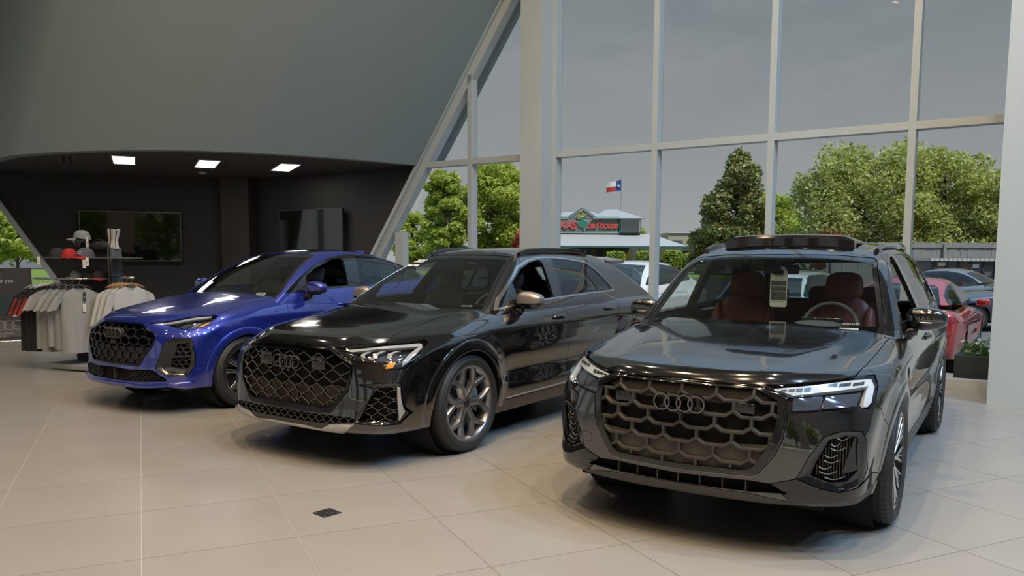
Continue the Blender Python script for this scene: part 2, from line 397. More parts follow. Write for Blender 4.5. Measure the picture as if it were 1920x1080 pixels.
# ---------------------------------------------------------------- the showroom: floor, facade, alcove, white wall, ceiling
W_ = np.array([-.82086, .57113]); N_ = np.array([-.57113, -.82086]); FP = np.array([5.62, 9.33])   # facade: direction to the far left, inward normal, foot point
AZ = math.atan2(W_[1], W_[0])
def fac(t, d=0.0): p = FP + W_ * t + N_ * d; return (float(p[0]), float(p[1]))
def seen(x, y, z, m=60):
    t = R(PITCH); zz = z - CAM_H; d = y * math.cos(t) - zz * math.sin(t)
    if d < .3: return False
    u = y * math.sin(t) + zz * math.cos(t)
    return -m < 960 + F_PX * x / d < 1920 + m and -m < CY - F_PX * u / d < 1080 + m
M_FLOOR = mat('porcelain floor tile', (.290, .278, .258), .34, noise=(1.3, .10), bump=(40, .02))
M_GROUT = mat('pale grout', (.50, .49, .46), .8)
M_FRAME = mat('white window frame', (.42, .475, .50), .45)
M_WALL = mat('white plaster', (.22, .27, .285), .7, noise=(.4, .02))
M_DARK = mat('charcoal wall paint', (.024, .024, .022), .75, noise=(3, .05))
M_DCEIL = mat('dark ceiling board', (.058, .052, .047), .8, noise=(2, .06))
M_PANE = glass('window pane', (.94, .955, .95), ior=1.14)
def facade_box(name, t0, t1, z0, z1, d0, d1, m, parent):
    b = MB(); q = [fac(t0, d0), fac(t1, d0), fac(t1, d1), fac(t0, d1)]
    b.add([(x, y, z0) for x, y in q] + [(x, y, z1) for x, y in q], [(0, 3, 2, 1), (4, 5, 6, 7), (0, 1, 5, 4), (1, 2, 6, 5), (2, 3, 7, 6), (3, 0, 4, 7)])
    if np.cross(np.array([*q[1], 0]) - [*q[0], 0], np.array([*q[3], 0]) - [*q[0], 0])[2] < 0: b.f = [f[::-1] for f in b.f]
    return b.build(name, m, parent)
# floor slab with single tiles
PHI = R(24.8931); ta = np.array([-math.sin(PHI), math.cos(PHI)]); tb = np.array([math.cos(PHI), math.sin(PHI)])
fpl = [(-16, -8), (13.7, -8), fac(-9.62, -.19), fac(14.25, -.19), (-6.15, 17.25), (-9.9, 15.76), (-16, 13.35)]
floor = MB().prism(fpl, -.30, -.004).build('floor', M_GROUT, kind='structure')
TB, TA, B0, A0_ = .7975, .8335, -.053, 2.735
tile = MB(); g = .0024; tile.add([(sx * (TB / 2 - g), sy * (TA / 2 - g), z) for z in (-.004, 0) for sx, sy in ((-1, -1), (1, -1), (1, 1), (-1, 1))],
    [(4, 5, 6, 7), (0, 1, 5, 4), (1, 2, 6, 5), (2, 3, 7, 6), (3, 0, 4, 7)])
tile_me = tile.me('floor_tile', M_FLOOR); rest = MB(); cnt = 0
alcA, alcB, alcC = np.array([-9.86, 15.56]), np.array([-6.15, 17.02]), np.array(fac(10.9))
for i in range(-22, 20):
    for j in range(-9, 20):
        c = tb * (B0 + (i + .5) * TB) + ta * (A0_ + (j + .5) * TA); x, y = c
        if (c - FP) @ N_ < -.6 or not (-14 < x < 12 and -6 < y < 20): continue
        v = any(seen(x + dx, y + dy, 0, 10) for dx in (-.5, 0, .5) for dy in (-.5, 0, .5))
        if v and cnt < 300 and y < 17.5:
            o = link('floor_tile', tile_me, floor, (x, y, 0), (0, 0, PHI)); cnt += 1
        else:
            cs, sn = math.cos(PHI), math.sin(PHI); rest.add([(x + a * cs - b * sn, y + a * sn + b * cs, z) for a, b, z in tile.v], tile.f)
rest.build('floor_tiles', M_FLOOR, floor, kind='stuff')
# window facade
win = empty('window_1', (0, 0, 0), kind='structure')
TS = [-8.6, -6.9, -5.2, -3.5, -1.8, .905, 2.61, 4.30, 6.02, 7.70]
GD = -.17                                                               # glass sits at the outer edge of the deep frames
slant = lambda z: 8.72 - .720 * (z - 3.2)                               # left edge of the glazing leans
ZT = 10.0
for t in TS: facade_box('mullion', t, t + .085, 0, min(ZT, 3.2 + (8.70 - t) / .72), GD, 0, M_FRAME, win)
facade_box('mullion', 9.29, 9.47, 0, 2.0, GD, 0, M_FRAME, win)
tt = [-9.6] + TS + [8.72]
for a, b in zip(tt[:-1], tt[1:]):
    a2 = a if a == -9.6 else a + .085
    facade_box('transom', a2, min(b, 8.70), 3.115, 3.21, GD, -.004, M_FRAME, win)
    if b < 6.4: facade_box('transom', a2, b, 6.25, 6.34, GD, -.004, M_FRAME, win)
    facade_box('sill', a2, b if b < 8.7 else 9.29, 0, .105, GD - .02, -.004, M_FRAME, win)
    for z0, z1 in ((.105, 3.115), (3.21, 6.25), (6.34, ZT)):
        if b > 7.6 or (b > 4.4 and z1 > 7): continue
        facade_box('pane', a2, b, z0, z1, GD, GD + .012, M_PANE, win)
def slab(name, pts, d0, d1, m, parent):
    """polygon in facade coordinates (t, z), from depth d0 to d1"""
    b = MB(); n = len(pts); V = [(*fac(t, d), z) for d in (d0, d1) for t, z in pts]
    F = [tuple(range(n)), tuple(range(n, 2 * n))[::-1]] + [(i, n + i, n + (i + 1) % n, (i + 1) % n) for i in range(n)]
    b.add(V, F); me_ = b.me(name, m); bm_fix(me_); return link(name, me_, parent)
def bm_fix(me_):
    import bmesh
    q = bmesh.new(); q.from_mesh(me_); bmesh.ops.recalc_face_normals(q, faces=q.faces); q.to_mesh(me_); q.free()
slab('pane', [(7.785, 3.21), (slant(3.21), 3.21), (7.785, 4.50)], GD, GD + .012, M_PANE, win)
slab('pane', [(6.505, 3.21), (7.70, 3.21), (7.70, 4.62), (6.505, 6.28)], GD, GD + .012, M_PANE, win)
slab('pane', [(7.785, .105), (9.29, .105), (9.29, 2.1), (8.62, 3.115), (7.785, 3.115)], GD, GD + .012, M_PANE, win)
slab('pane', [(4.385, 6.34), (6.02, 6.34), (6.02, 6.95), (4.385, 9.2)], GD, GD + .012, M_PANE, win)
sl = lambda z: slant(z) + .02
slab('slanted_frame', [(sl(-.02) + .10, 0), (sl(ZT) + .10, ZT), (sl(ZT) - .09, ZT), (sl(0) - .09, 0)], GD, .0, M_FRAME, win)
slab('slanted_rib', [(sl(-.02) + .14, 0), (sl(ZT) + .14, ZT), (sl(ZT) + .07, ZT), (sl(0) + .07, 0)], -.01, .07, M_FRAME, win)
col1 = facade_box('column', 6.10, 6.50, 0, 6.75, -.06, .30, M_FRAME, None); col1.name = 'trim_1'; tag(col1, kind='structure')
col2 = facade_box('column', -.07 - .36, -.07, 0, ZT, -.10, 1.01, M_FRAME, None); col2.name = 'trim_2'; tag(col2, kind='structure')
# alcove
CZ = 3.17
def vwall(name, p, q, z0, z1, th, m, kind='structure', parent=None):
    p = np.array(p[:2], float); q = np.array(q[:2], float); d = (q - p) / np.linalg.norm(q - p); n = np.array([-d[1], d[0]]) * th
    b = MB(); c = [p, q, q + n, p + n]; V = [(*k, z0) for k in c] + [(*k, z1) for k in c]
    b.add(V, [(0, 3, 2, 1), (4, 5, 6, 7), (0, 1, 5, 4), (1, 2, 6, 5), (2, 3, 7, 6), (3, 0, 4, 7)]); me_ = b.me(name, m); bm_fix(me_)
    return link(name, me_, parent, kind=kind)
dA = (alcB - alcA) / np.linalg.norm(alcB - alcA)
# the left wall of the alcove ends in a leaning edge; beyond it a window
bA = MB(); nA = np.array([-dA[1], dA[0]]) * .2
PA = lambda s, z: (*(alcB - dA * s), z)
edge = lambda z: 3.93 - (3.17 - z) * .60 + .42
pts = [(0, 0), (edge(0), 0), (edge(3.4), 3.4), (0, 3.4)]
V = [PA(s, z) for s, z in pts] + [tuple(np.array(PA(s, z)) + [*nA, 0]) for s, z in pts]
bA.add(V, [(0, 1, 2, 3), (7, 6, 5, 4), (0, 4, 5, 1), (1, 5, 6, 2), (2, 6, 7, 3), (3, 7, 4, 0)]); me_ = bA.me('wall_back_left', M_DARK); bm_fix(me_); link('wall_back_left', me_, kind='structure')
win2 = empty('window_2', (0, 0, 0), kind='structure')
def wa(name, pts, o0, o1, m):
    b = MB(); n = len(pts); q = nA / .2; V = [tuple(np.array(PA(s, z)) + [*(q * o), 0]) for o in (o0, o1) for s, z in pts]
    b.add(V, [tuple(range(n)), tuple(range(n, 2 * n))[::-1]] + [(i, n + i, n + (i + 1) % n, (i + 1) % n) for i in range(n)]); me_ = b.me(name, m); bm_fix(me_); return link(name, me_, win2)
wa('slanted_frame', [(edge(0) - .01, 0), (edge(3.4) - .01, 3.4), (edge(3.4) + .10, 3.4), (edge(0) + .10, 0)], -.10, .15, M_FRAME)
wa('pane', [(edge(0) + .10, .1), (edge(3.4) + .10, 3.4), (7.5, 3.4), (7.5, .1)], .10, .112, M_PANE)
wa('sill', [(edge(0) + .10, 0), (7.5, 0), (7.5, .1), (edge(.1) + .10, .1)], -.02, .14, M_FRAME)
wa('mullion', [(6.6, .1), (6.7, .1), (6.7, 3.4), (6.6, 3.4)], -.02, .14, M_FRAME)
cB = FP + W_ * 14.13
bB = [(cB[0], cB[1])]
slab_r = lambda name, pts, d0, d1, m: tag(slab(name, pts, d0, d1, m, None), kind='structure')
eB = lambda z: slant(z) + .12
slab_r('wall_back_right', [(14.6, 0), (14.6, 3.4), (eB(3.4), 3.4), (eB(0), 0)], -.2, -.02, M_DARK)
pil = MB(); pB = FP + W_ * 13.9 + N_ * .10
pil.box((-.31, -.24, 0), (.31, .24, 3.3)); o = pil.build('trim_3', mat('charcoal pillar', (.040, .035, .030), .7), None, loc=(pB[0] + .12, pB[1] - .22, 0), rot=(0, 0, R(-10)), kind='structure')
# white wall above the alcove: a bulging sheet that leans with the glazing edge
curve = [(-13.5, 18.3), (-11.0, 16.0), (-8.56, 13.54), (-7.67, 12.95), (-6.72, 12.61), (-5.40, 12.44), (-4.25, 12.65), (-3.14, 13.20), (-2.36, 13.76), (-1.60, 14.42), (-1.35, 14.66)]
cx, cy = Cv(*[(i, p[0]) for i, p in enumerate(curve)]), Cv(*[(i, p[1]) for i, p in enumerate(curve)])
cu = np.linspace(0, len(curve) - 1, 70); base_c = np.stack([cx(cu), cy(cu)], 1)
zz = np.linspace(CZ - .01, ZT + .2, 14); V = []; V2 = []
for z in zz:
    sh = W_ * (slant(z) - slant(CZ))
    for p in base_c: V.append((p[0] + sh[0], p[1] + sh[1], z)); V2.append((p[0] + sh[0] + .03, p[1] + sh[1] + .22, z))
n = len(cu); k = len(V); Fq = [(i * n + j, i * n + j + 1, (i + 1) * n + j + 1, (i + 1) * n + j) for i in range(len(zz) - 1) for j in range(n - 1)]
b = MB(); b.add(V, Fq); b.add(V2, [f[::-1] for f in Fq])
b.add([], []); m0 = len(V); b.f += [(j, m0 + j, m0 + j + 1, j + 1) for j in range(n - 1)] + [(i * n + n - 1, m0 + i * n + n - 1, m0 + (i + 1) * n + n - 1, (i + 1) * n + n - 1)[::-1] for i in range(len(zz) - 1)]
b.mi = [0] * len(b.f)
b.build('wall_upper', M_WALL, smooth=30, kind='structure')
# dark ceiling of the alcove, board by board
soff = empty('ceiling', (0, 0, 0), kind='structure'); nC = np.array([-dA[1], dA[0]])
hp_ = []                                                               # alcove plan as half planes: bulging front edge, facade
for p, q in zip(base_c[:-1:3], base_c[3::3]): hp_.append((p, np.array([-(q - p)[1], (q - p)[0]])))
hp_.append((FP - N_ * .05, N_))
def clip(poly):
    for o, n in hp_:
        out = []; d = [(p - o) @ n for p in poly]
        for i in range(len(poly)):
            j = (i + 1) % len(poly)
            if d[i] >= 0: out.append(poly[i])
            if (d[i] >= 0) != (d[j] >= 0): out.append(poly[i] + (poly[j] - poly[i]) * d[i] / (d[i] - d[j]))
        poly = out
        if len(poly) < 3: return []
    return poly
for i in range(-12, 16):
    for j in range(-7, 3):
        c = alcB - dA * (i * .62 + .31) + nC * (j * 1.22 - .61 + .2)
        q = clip([c + dA * a * .308 + nC * b_ * .608 for a, b_ in ((-1, -1), (1, -1), (1, 1), (-1, 1))])
        if len(q) > 2: b = MB(); b.prism([tuple(p) for p in q], CZ, CZ + .03); b.build('ceiling_board', M_DCEIL, soff)
q = clip([np.array(p) for p in ((-16, 8), (3, 8), (3, 21), (-16, 21))])
b = MB(); b.prism([tuple(p) for p in q], CZ + .03, CZ + .08); b.build('ceiling_backing', mat('black void', (.01, .01, .01), .9), soff)
# main ceiling, far walls behind the camera
b = MB(); pc = [(-15, -8), (14.2, -8), (fac(-9.6)[0] + .7, fac(-9.6)[1]), fac(-9.6, -.4), fac(9.5, -.4), (-14, 21)]; b.prism(pc, ZT, ZT + .2); me_ = b.me('ceiling', mat('ceiling grey', (.28, .275, .265), .8)); bm_fix(me_)
ceil_o = link('ceiling', me_, kind='structure')
M_BACK = mat('warm brown wall', (.11, .095, .08), .8)
vwall('wall_rear', (-15, -7), (13.5, -7), 3.6, ZT, -.2, M_BACK)
vwall('sun_block_wall', (13.5, -7), (13.5, 3.9), 0, ZT, -.2, M_BACK)  # unseen closed side, added to keep the sun off the floor
for k in range(9): vwall('wall_rear', (-15 + k * 3.4, -7), (-15 + k * 3.4 + 1.2, -7), 0, 3.6, -.2, M_BACK)
 
for k in range(7): vwall('wall_left', (-14, -7 + k * 3.7), (-14, -7 + k * 3.7 + 1.3), 0, ZT, .2, mat('pale pier', (.42, .41, .37), .8))
vwall('wall_left', (-14, -7), (-14, 19), 5.2, ZT, .19, M_BACK)
for x, y, p, c in LAMPS:  # every entry gets a ring, the added fills too
    b = MB(); b.lathe([(.135, ZT - .001), (.135, ZT - .012), (.105, ZT - .012), (.105, ZT - .001)], 20, 'z', (x, y, 0)); b.build('lamp_ring', mat('lamp ring', (.4, .4, .4), .4, .5), ceil_o)
# alcove fittings
M_PANEL = mat('light panel', (1, 1, 1), .5, emit=((1, .95, .88), 3.2))
for (x, y), lab in zip(((-6.62, 13.80), (-5.40, 14.32), (-4.16, 14.82)), ('leftmost', 'middle', 'rightmost')):
    t = empty('ceiling_light', (x, y, CZ), R(25), lab + ' of the three lit panels in the dark alcove ceiling', 'light', 'alcove light panels')
    b = MB(); b.box((-.165, -.60, -.012), (.165, .60, -.004)); b.build('diffuser', M_PANEL, t)
    b = MB(); [b.box(a, c) for a, c in (((-.185, -.62, -.014), (-.165, .62, .0)), ((.165, -.62, -.014), (.185, .62, .0)), ((-.165, -.62, -.014), (.165, -.60, 0)), ((-.165, .60, -.014), (.165, .62, 0)))]; b.build('frame', mat('pale metal', (.5, .48, .45), .5), t)
def vent(x, y, rz, lab, n=2):
    t = empty('air_vent', (x, y, CZ), rz, lab, 'vent', 'alcove ceiling air vents')
    b = MB(); b.box((-.13, -.62, -.008), (.13, .62, 0)); b.build('frame', mat('vent frame', (.09, .078, .068), .6), t)
    for k in range(n):
        for s in (-1, 1):
            b = MB(); b.box((-.09 + k * .10, s * .31 - .28, -.0095), (-.03 + k * .10, s * .31 + .28, -.0075)); b.build('slot', M_HOLE, t)
vent(-7.55, 13.75, R(28), 'slotted air vent in the alcove ceiling just left of the first light panel')
vent(-9.3, 14.15, R(40), 'slotted air vent at the far left of the alcove ceiling')
vent(-3.35, 15.30, R(-18), 'slotted air vent in the alcove ceiling right of the last light panel', 1)
b = MB(); b.lathe([(.0, -.045), (.05, -.042), (.075, -.025), (.08, 0)][::-1], 24, 'z'); o = b.build('smoke_detector', mat('white plastic', (.45, .45, .44), .5), None, 40, loc=(-6.02, 15.72, CZ - .001), label='small round white smoke detector on the dark alcove ceiling', cat='detector')
def tv(p, q, z0, z1, lab):
    p, q = np.array(p), np.array(q); c = (p + q) / 2; d = q - p; w = np.linalg.norm(d); rz = math.atan2(d[1], d[0])
    t = empty('television', (c[0], c[1], z0), rz, lab, 'television', 'wall televisions'); h = z1 - z0
    b = MB(); b.rbox((-w / 2, -.02, 0), (w / 2, .03, h), .008); b.build('housing', M_MB, t, 40)
    b = MB(); b.box((-w / 2 + .012, -.0225, .022), (w / 2 - .012, -.0205, h - .012)); b.build('screen', mat('switched off screen', (.006, .006, .006), .04, coat=.5, spec=.8), t)
    b = MB(); [b.box(a, e) for a, e in (((-w / 2, -.026, h - .012), (w / 2, -.018, h)), ((-w / 2, -.026, 0), (w / 2, -.018, .022)), ((-w / 2, -.026, .022), (-w / 2 + .012, -.018, h - .012)), ((w / 2 - .012, -.026, .022), (w / 2, -.018, h - .012)))]; b.build('bezel', mat('bezel metal', (.16, .16, .15), .3, .8), t)
    b = MB(); b.box((-.3, .03, h * .3), (.3, .115, h * .7)); b.build('wall_bracket', M_MB, t)
def onA(s, o=.12): p = alcB - dA * s - nC * o; return (p[0], p[1])
tv(onA(2.66), onA(.80), 1.43, 2.43, 'wide switched-off television on the dark wall left of the pillar')
tv(fac(12.55, .10), fac(10.72, .10), 1.48, 2.47, 'switched-off television on the dark wall behind the blue car roof')
# floor box cover
t = empty('floor_box', (-1.12, 4.72, 0), R(47), 'small black square floor box cover set in the pale floor tiles', 'floor box')
b = MB(); b.rbox((-.064, -.064, .0), (.064, .064, .004), .0019, 2); b.build('cover', mat('black floor plate', (.015, .015, .016), .5), t)
for x, y in ((-.045, -.045), (.045, -.045), (-.045, .045), (.045, .045), (0, 0), (.02, -.02)):
    b = MB(); b.lathe([(.0055, .004), (.005, .0048), (0, .0048)], 10, 'z', (x, y, 0)); b.build('screw', mat('steel screw', (.35, .35, .35), .4, 1), t)
# ---------------------------------------------------------------- panels cut out of a shell
def poly_sd(poly):
    A = np.array(poly, float); B = np.roll(A, -1, 0); D = B - A; dd = (D * D).sum(1) + 1e-12
    def f(Q):
        out = np.empty(len(Q))
        for s in range(0, len(Q), 8000):
            q = Q[s:s + 8000, None, :]; r = q - A
            t = np.clip((r * D).sum(2) / dd, 0, 1); e = r - t[..., None] * D
            d = np.sqrt((e * e).sum(2).min(1))
            y0, y1 = A[:, 1] <= q[..., 1], B[:, 1] <= q[..., 1]
            c = D[:, 0] * r[..., 1] - D[:, 1] * r[..., 0]
            w = ((~y1 & y0 & (c > 0)).sum(1) - (y1 & ~y0 & (c < 0)).sum(1))
            out[s:s + 8000] = np.where(w != 0, -d, d)
        return out
    return f
AX = {'yz': [1, 2], 'xz': [0, 2], 'xy': [0, 1]}
def reg(ax, poly, off=0.0):
    f = poly_sd(poly); i = AX[ax]
    return lambda P: f(np.abs(P[:, i]) if ax == 'yz' else P[:, i]) - off
def both_(*fs): return lambda P: np.maximum.reduce([f(P) for f in fs])
def either(*fs): return lambda P: np.minimum.reduce([f(P) for f in fs])
def line(ax, a, b):
    """signed distance to a line, negative on its left side going a -> b"""
    a = np.array(a, float); d = np.array(b, float) - a; d /= np.linalg.norm(d); i = AX[ax]
    return lambda P: -(d[0] * (P[:, i[1]] - a[1]) - d[1] * (P[:, i[0]] - a[0]))

class Half:
    def __init__(s, phi, V, T): s.phi = phi; s.V = V; s.T = T
    def sub(s, keep):
        T = s.T[keep]; u, inv = np.unique(T.ravel(), return_inverse=True)
        return Half(s.phi, s.V[u].copy(), inv.reshape(-1, 3))
    def split(s, sd, at=0.0, mask=None):
        C = s.V[s.T].mean(1)
        m = np.ones(len(s.T), bool) if mask is None else mask(C)
        idx = np.nonzero(m)[0]
        if not len(idx): return
        u, inv = np.unique(s.T[idx].ravel(), return_inverse=True)
        d = sd(s.V[u]) - at; d[np.abs(d) < 1.5e-5] = 1.5e-5
        dt = d[inv].reshape(-1, 3); pos = dt > 0; mixed = pos.any(1) & ~pos.all(1)
        idx = idx[mixed]; dt = dt[mixed]; pos = pos[mixed]
        if not len(idx): return
        lone = np.where(pos.sum(1) == 1, pos.argmax(1), (~pos).argmax(1))
        r = np.arange(len(idx)); t = s.T[idx]
        a, b, c = t[r, lone], t[r, (lone + 1) % 3], t[r, (lone + 2) % 3]
        da, db, dc = dt[r, lone], dt[r, (lone + 1) % 3], dt[r, (lone + 2) % 3]
        E = np.concatenate([np.stack([a, b], 1), np.stack([a, c], 1)]); tt = np.concatenate([da / (da - db), da / (da - dc)])
        sw = E[:, 0] > E[:, 1]; E[sw] = E[sw][:, ::-1]; tt = np.where(sw, 1 - tt, tt)
        ue, first, inv2 = np.unique(E, axis=0, return_index=True, return_inverse=True); inv2 = inv2.ravel()
        t1 = tt[first][:, None]; P0, P1 = s.V[ue[:, 0]], s.V[ue[:, 1]]
        lo, hi = np.zeros(len(ue)), np.ones(len(ue)); d0 = sd(P0) - at     # refine the crossing
        x = t1[:, 0]
        for _ in range(6):
            dm = sd(P0 + x[:, None] * (P1 - P0)) - at; same = (dm > 0) == (d0 > 0)
            lo = np.where(same, x, lo); hi = np.where(same, hi, x); x = (lo + hi) / 2
        Pn = P0 + x[:, None] * (P1 - P0)
        zero = np.abs(Pn[:, 1]) < 1e-6; Pn = onto(s.phi, Pn, 2); Pn[zero, 1] = 0
        nb = len(s.V) + inv2[:len(idx)]; nc = len(s.V) + inv2[len(idx):]
        s.V = np.concatenate([s.V, Pn])
        keep = np.ones(len(s.T), bool); keep[idx] = False
        s.T = np.concatenate([s.T[keep], np.stack([a, nb, nc], 1), np.stack([nb, b, c], 1), np.stack([nb, c, nc], 1)])
    def label(s, regions):
        """regions: (name, sd, mask, gap) in order of priority; returns names per triangle ('' where a seam is)"""
        for nme, sd, mask, gap in regions:
            if sd is None: continue
            mk = mask
            if gap: s.split(sd, gap, mk); s.split(sd, -gap, mk)
            else: s.split(sd, 0.0, mk)
        C = s.V[s.T].mean(1); lab = np.full(len(s.T), '?', object); todo = np.ones(len(s.T), bool)
        for nme, sd, mask, gap in regions:
            m = todo.copy()
            if mask is not None: m &= mask(C)
            i = np.nonzero(m)[0]
            if not len(i): continue
            d = sd(C[i]) if sd is not None else np.full(len(i), -1.0)
            if gap:
                lab[i[np.abs(d) < gap]] = ''; todo[i[np.abs(d) < gap]] = False
                inn = d <= -gap
            else: inn = d < 0
            lab[i[inn]] = nme; todo[i[inn]] = False
        s.lab = lab
    def take(s, *names, off=0.0, skirt=.018, deep=None):
        """half a panel: V, T, N with its edge turned inward"""
        h = s.sub(np.isin(s.lab, names)); return finish(h, off, skirt, deep)
    def patch(s, sd, mask=None, off=0.0, skirt=.01, at=0.0):
        C = s.V[s.T].mean(1); m = np.ones(len(s.T), bool) if mask is None else mask(C)
        h = s.sub(m); d = sd(h.V) - at; h = h.sub((d[h.T] < .0).any(1) | (np.abs(d[h.T]) < .03).any(1))
        h.split(sd, at); h = h.sub(sd(h.V[h.T].mean(1)) < at)
        return finish(h, off, skirt)
def finish(h, off=0.0, skirt=.018, deep=None):
    V, T = h.V, h.T
    if not len(T): return np.zeros((0, 3)), np.zeros((0, 3), int), np.zeros((0, 3))
    Nn = grad(h.phi, V); Nn /= np.maximum(np.linalg.norm(Nn, axis=1), 1e-9)[:, None]
    z = np.abs(V[:, 1]) < 1e-6; Nn[z, 1] = 0
    V = V + Nn * off
    if skirt:
        E = np.concatenate([T[:, [0, 1]], T[:, [1, 2]], T[:, [2, 0]]]); k = np.sort(E, 1)
        _, first, cnt = np.unique(k, axis=0, return_index=True, return_counts=True)
        B = E[first[cnt == 1]]; B = B[~((np.abs(V[B[:, 0], 1]) < 1e-5) & (np.abs(V[B[:, 1], 1]) < 1e-5))]
        if len(B):
            dep = np.full((len(V), 1), float(skirt))
            if deep is not None:
                for f, dd in deep: dep[np.abs(f(h.V)) < .006] = dd
            a, b = B[:, 0], B[:, 1]; n0 = len(V); nb = len(B)
            lowa, lowb = V[a] - Nn[a] * dep[a], V[b] - Nn[b] * dep[b]
            fn = np.cross(V[a] - V[b], lowb - V[b]); fn /= np.maximum(np.linalg.norm(fn, axis=1), 1e-9)[:, None]
            q = np.arange(nb)
            V = np.concatenate([V, V[a], V[b], lowa, lowb]); Nn = np.concatenate([Nn, fn, fn, fn, fn])
            T = np.concatenate([T, np.stack([n0 + nb + q, n0 + q, n0 + 2 * nb + q], 1), np.stack([n0 + nb + q, n0 + 2 * nb + q, n0 + 3 * nb + q], 1)])
    return V, T, Nn
def flip(p):
    V, T, Nn = p; m = np.array([1, -1, 1.0]); return V * m, T[:, ::-1], Nn * m
def join(*ps):
    V = []; T = []; Nn = []; b = 0
    for v, t, n in ps: V.append(v); T.append(t + b); Nn.append(n); b += len(v)
    return np.concatenate(V), np.concatenate(T), np.concatenate(Nn)
def put(name, p, m, parent, mode='centre', **k):
    """centre: half + mirrored half in one part; sides: one part on each side"""
    if not len(p[1]): print('EMPTY PANEL', name); return [None, None]
    if mode == 'centre':
        v, t, n = join(p, flip(p)); return [link(name, mesh(name, v, t, m, normals=n), parent, **k)]
    out = []
    for q in (p, flip(p)):
        o = link(name, mesh(name, q[0], q[1], m, normals=q[2]), parent, **k); out.append(o)
    return out
def solve(phi, lo, hi, build, n=26):
    """bisection: build(t) -> points; inside at lo, outside at hi"""
    a = np.array(lo, float); b = np.array(hi, float)
    for _ in range(n):
        m = (a + b) / 2; ins = phi(build(m)) < 0; a = np.where(ins, m, a); b = np.where(ins, b, m)
    return (a + b) / 2
def on_front(phi, y, z, x0=.1):
    y = np.atleast_1d(np.asarray(y, float)); z = np.atleast_1d(np.asarray(z, float)); o = np.ones(len(y))
    x = solve(phi, o * x0, o * 1.3, lambda t: np.stack([t, y, z], 1)); return np.stack([x, y, z], 1)
def on_side(phi, x, z):
    x = np.atleast_1d(np.asarray(x, float)); z = np.atleast_1d(np.asarray(z, float)); o = np.ones(len(x))
    y = solve(phi, o * .2, o * 1.3, lambda t: np.stack([x, t, z], 1)); return np.stack([x, y, z], 1)
def on_top(phi, x, y, z0=.7):
    x = np.atleast_1d(np.asarray(x, float)); y = np.atleast_1d(np.asarray(y, float)); o = np.ones(len(x))
    z = solve(phi, o * z0, o * 1.9, lambda t: np.stack([x, y, t], 1)); return np.stack([x, y, z], 1)
def unit_n(phi, P):
    g = grad(phi, P); return g / np.maximum(np.linalg.norm(g, axis=1), 1e-9)[:, None]
def sweep(mb, P, Nn, sec, closed=False, caps=True, scale=None):
    """section points (side, up) carried along P with surface normals Nn"""
    P = np.asarray(P, float); Nn = np.asarray(Nn, float); m = len(P); V = []; k = len(sec)
    for i in range(m):
        t = (P[(i + 1) % m] - P[i - 1]) if closed else P[min(i + 1, m - 1)] - P[max(i - 1, 0)]
        t = t / max(np.linalg.norm(t), 1e-9); sd_ = np.cross(t, Nn[i]); sd_ /= max(np.linalg.norm(sd_), 1e-9); up = np.cross(sd_, t)
        q = 1 if scale is None else scale[i]
        for u, w in sec: V.append(P[i] + sd_ * u * q + up * w * (q if scale is not None else 1))
    Fc = []
    for i in range(m if closed else m - 1):
        j = (i + 1) % m
        for a in range(k): Fc.append((i * k + a, i * k + (a + 1) % k, j * k + (a + 1) % k, j * k + a))
    if caps and not closed: Fc += [tuple(range(k))[::-1], tuple((m - 1) * k + a for a in range(k))]
    mb.add(V, Fc)
def dense(pts, step=.02, closed=False):
    P = np.array(pts, float); P = np.concatenate([P, P[:1]]) if closed else P; out = [P[0]]
    for a, b in zip(P[:-1], P[1:]):
        n = max(1, int(np.linalg.norm(b - a) / step)); out += [a + (b - a) * (i / n) for i in range(1, n + 1)]
    out = np.array(out); return out[:-1] if closed else out
def rect(w, up, down): return [(-w / 2, -down), (w / 2, -down), (w / 2, up * .4), (w * .28, up), (-w * .28, up), (-w / 2, up * .4)]
def comb(phi, outline, edges, w, up, down, off, step=.012, margin=0.0):
    """bars along 2D (y, z) edges, both halves, clipped by the outline, lying on the front surface moved back by off"""
    sd = poly_sd(outline); mb = MB()
    for e in edges:
        Q = dense(e, step); ok = sd(np.abs(Q) * [1, 1]) < -margin; runs = []; cur = []
        for q, k in zip(Q, ok):
            if k: cur.append(q)
            else:
                if len(cur) > 1: runs.append(cur)
                cur = []
        if len(cur) > 1: runs.append(cur)
        for r in runs:
            r = np.array(r); P = on_front(phi, r[:, 0], r[:, 1]); n = unit_n(phi, P); P = P + np.array([1., 0, 0]) * off
            n = n * [1, .6, .3]; n /= np.linalg.norm(n, axis=1)[:, None]
            sweep(mb, P, n, rect(w, up, down))
    return mb
def hexes(w, s, v, f, z0, rows, cols, y0=0.0):
    """edges of a stretched honeycomb: pitch w, row height s, half upright v, flat share f"""
    E = []
    for j in range(rows):
        for k in range(-cols, cols + 1):
            cx = y0 + k * w + (j % 2) * w / 2; cz = z0 + j * s
            top = cz + s - v
            if f:                                                       # flat-bottomed cells, ends turned up to the posts
                bot = cz - v - .028
                E.append([(cx - w / 2, cz - v), (cx - f * w / 2, bot), (cx + f * w / 2, bot), (cx + w / 2, cz - v)])
                E.append([(cx + w / 2, cz - v), (cx + w / 2, cz + s - v - .028)]); continue
            E.append([(cx + w / 2, cz - v), (cx + w / 2, cz + v)])
            E.append([(cx - w / 2, cz + v), (cx, top), (cx + w / 2, cz + v)])
    return E
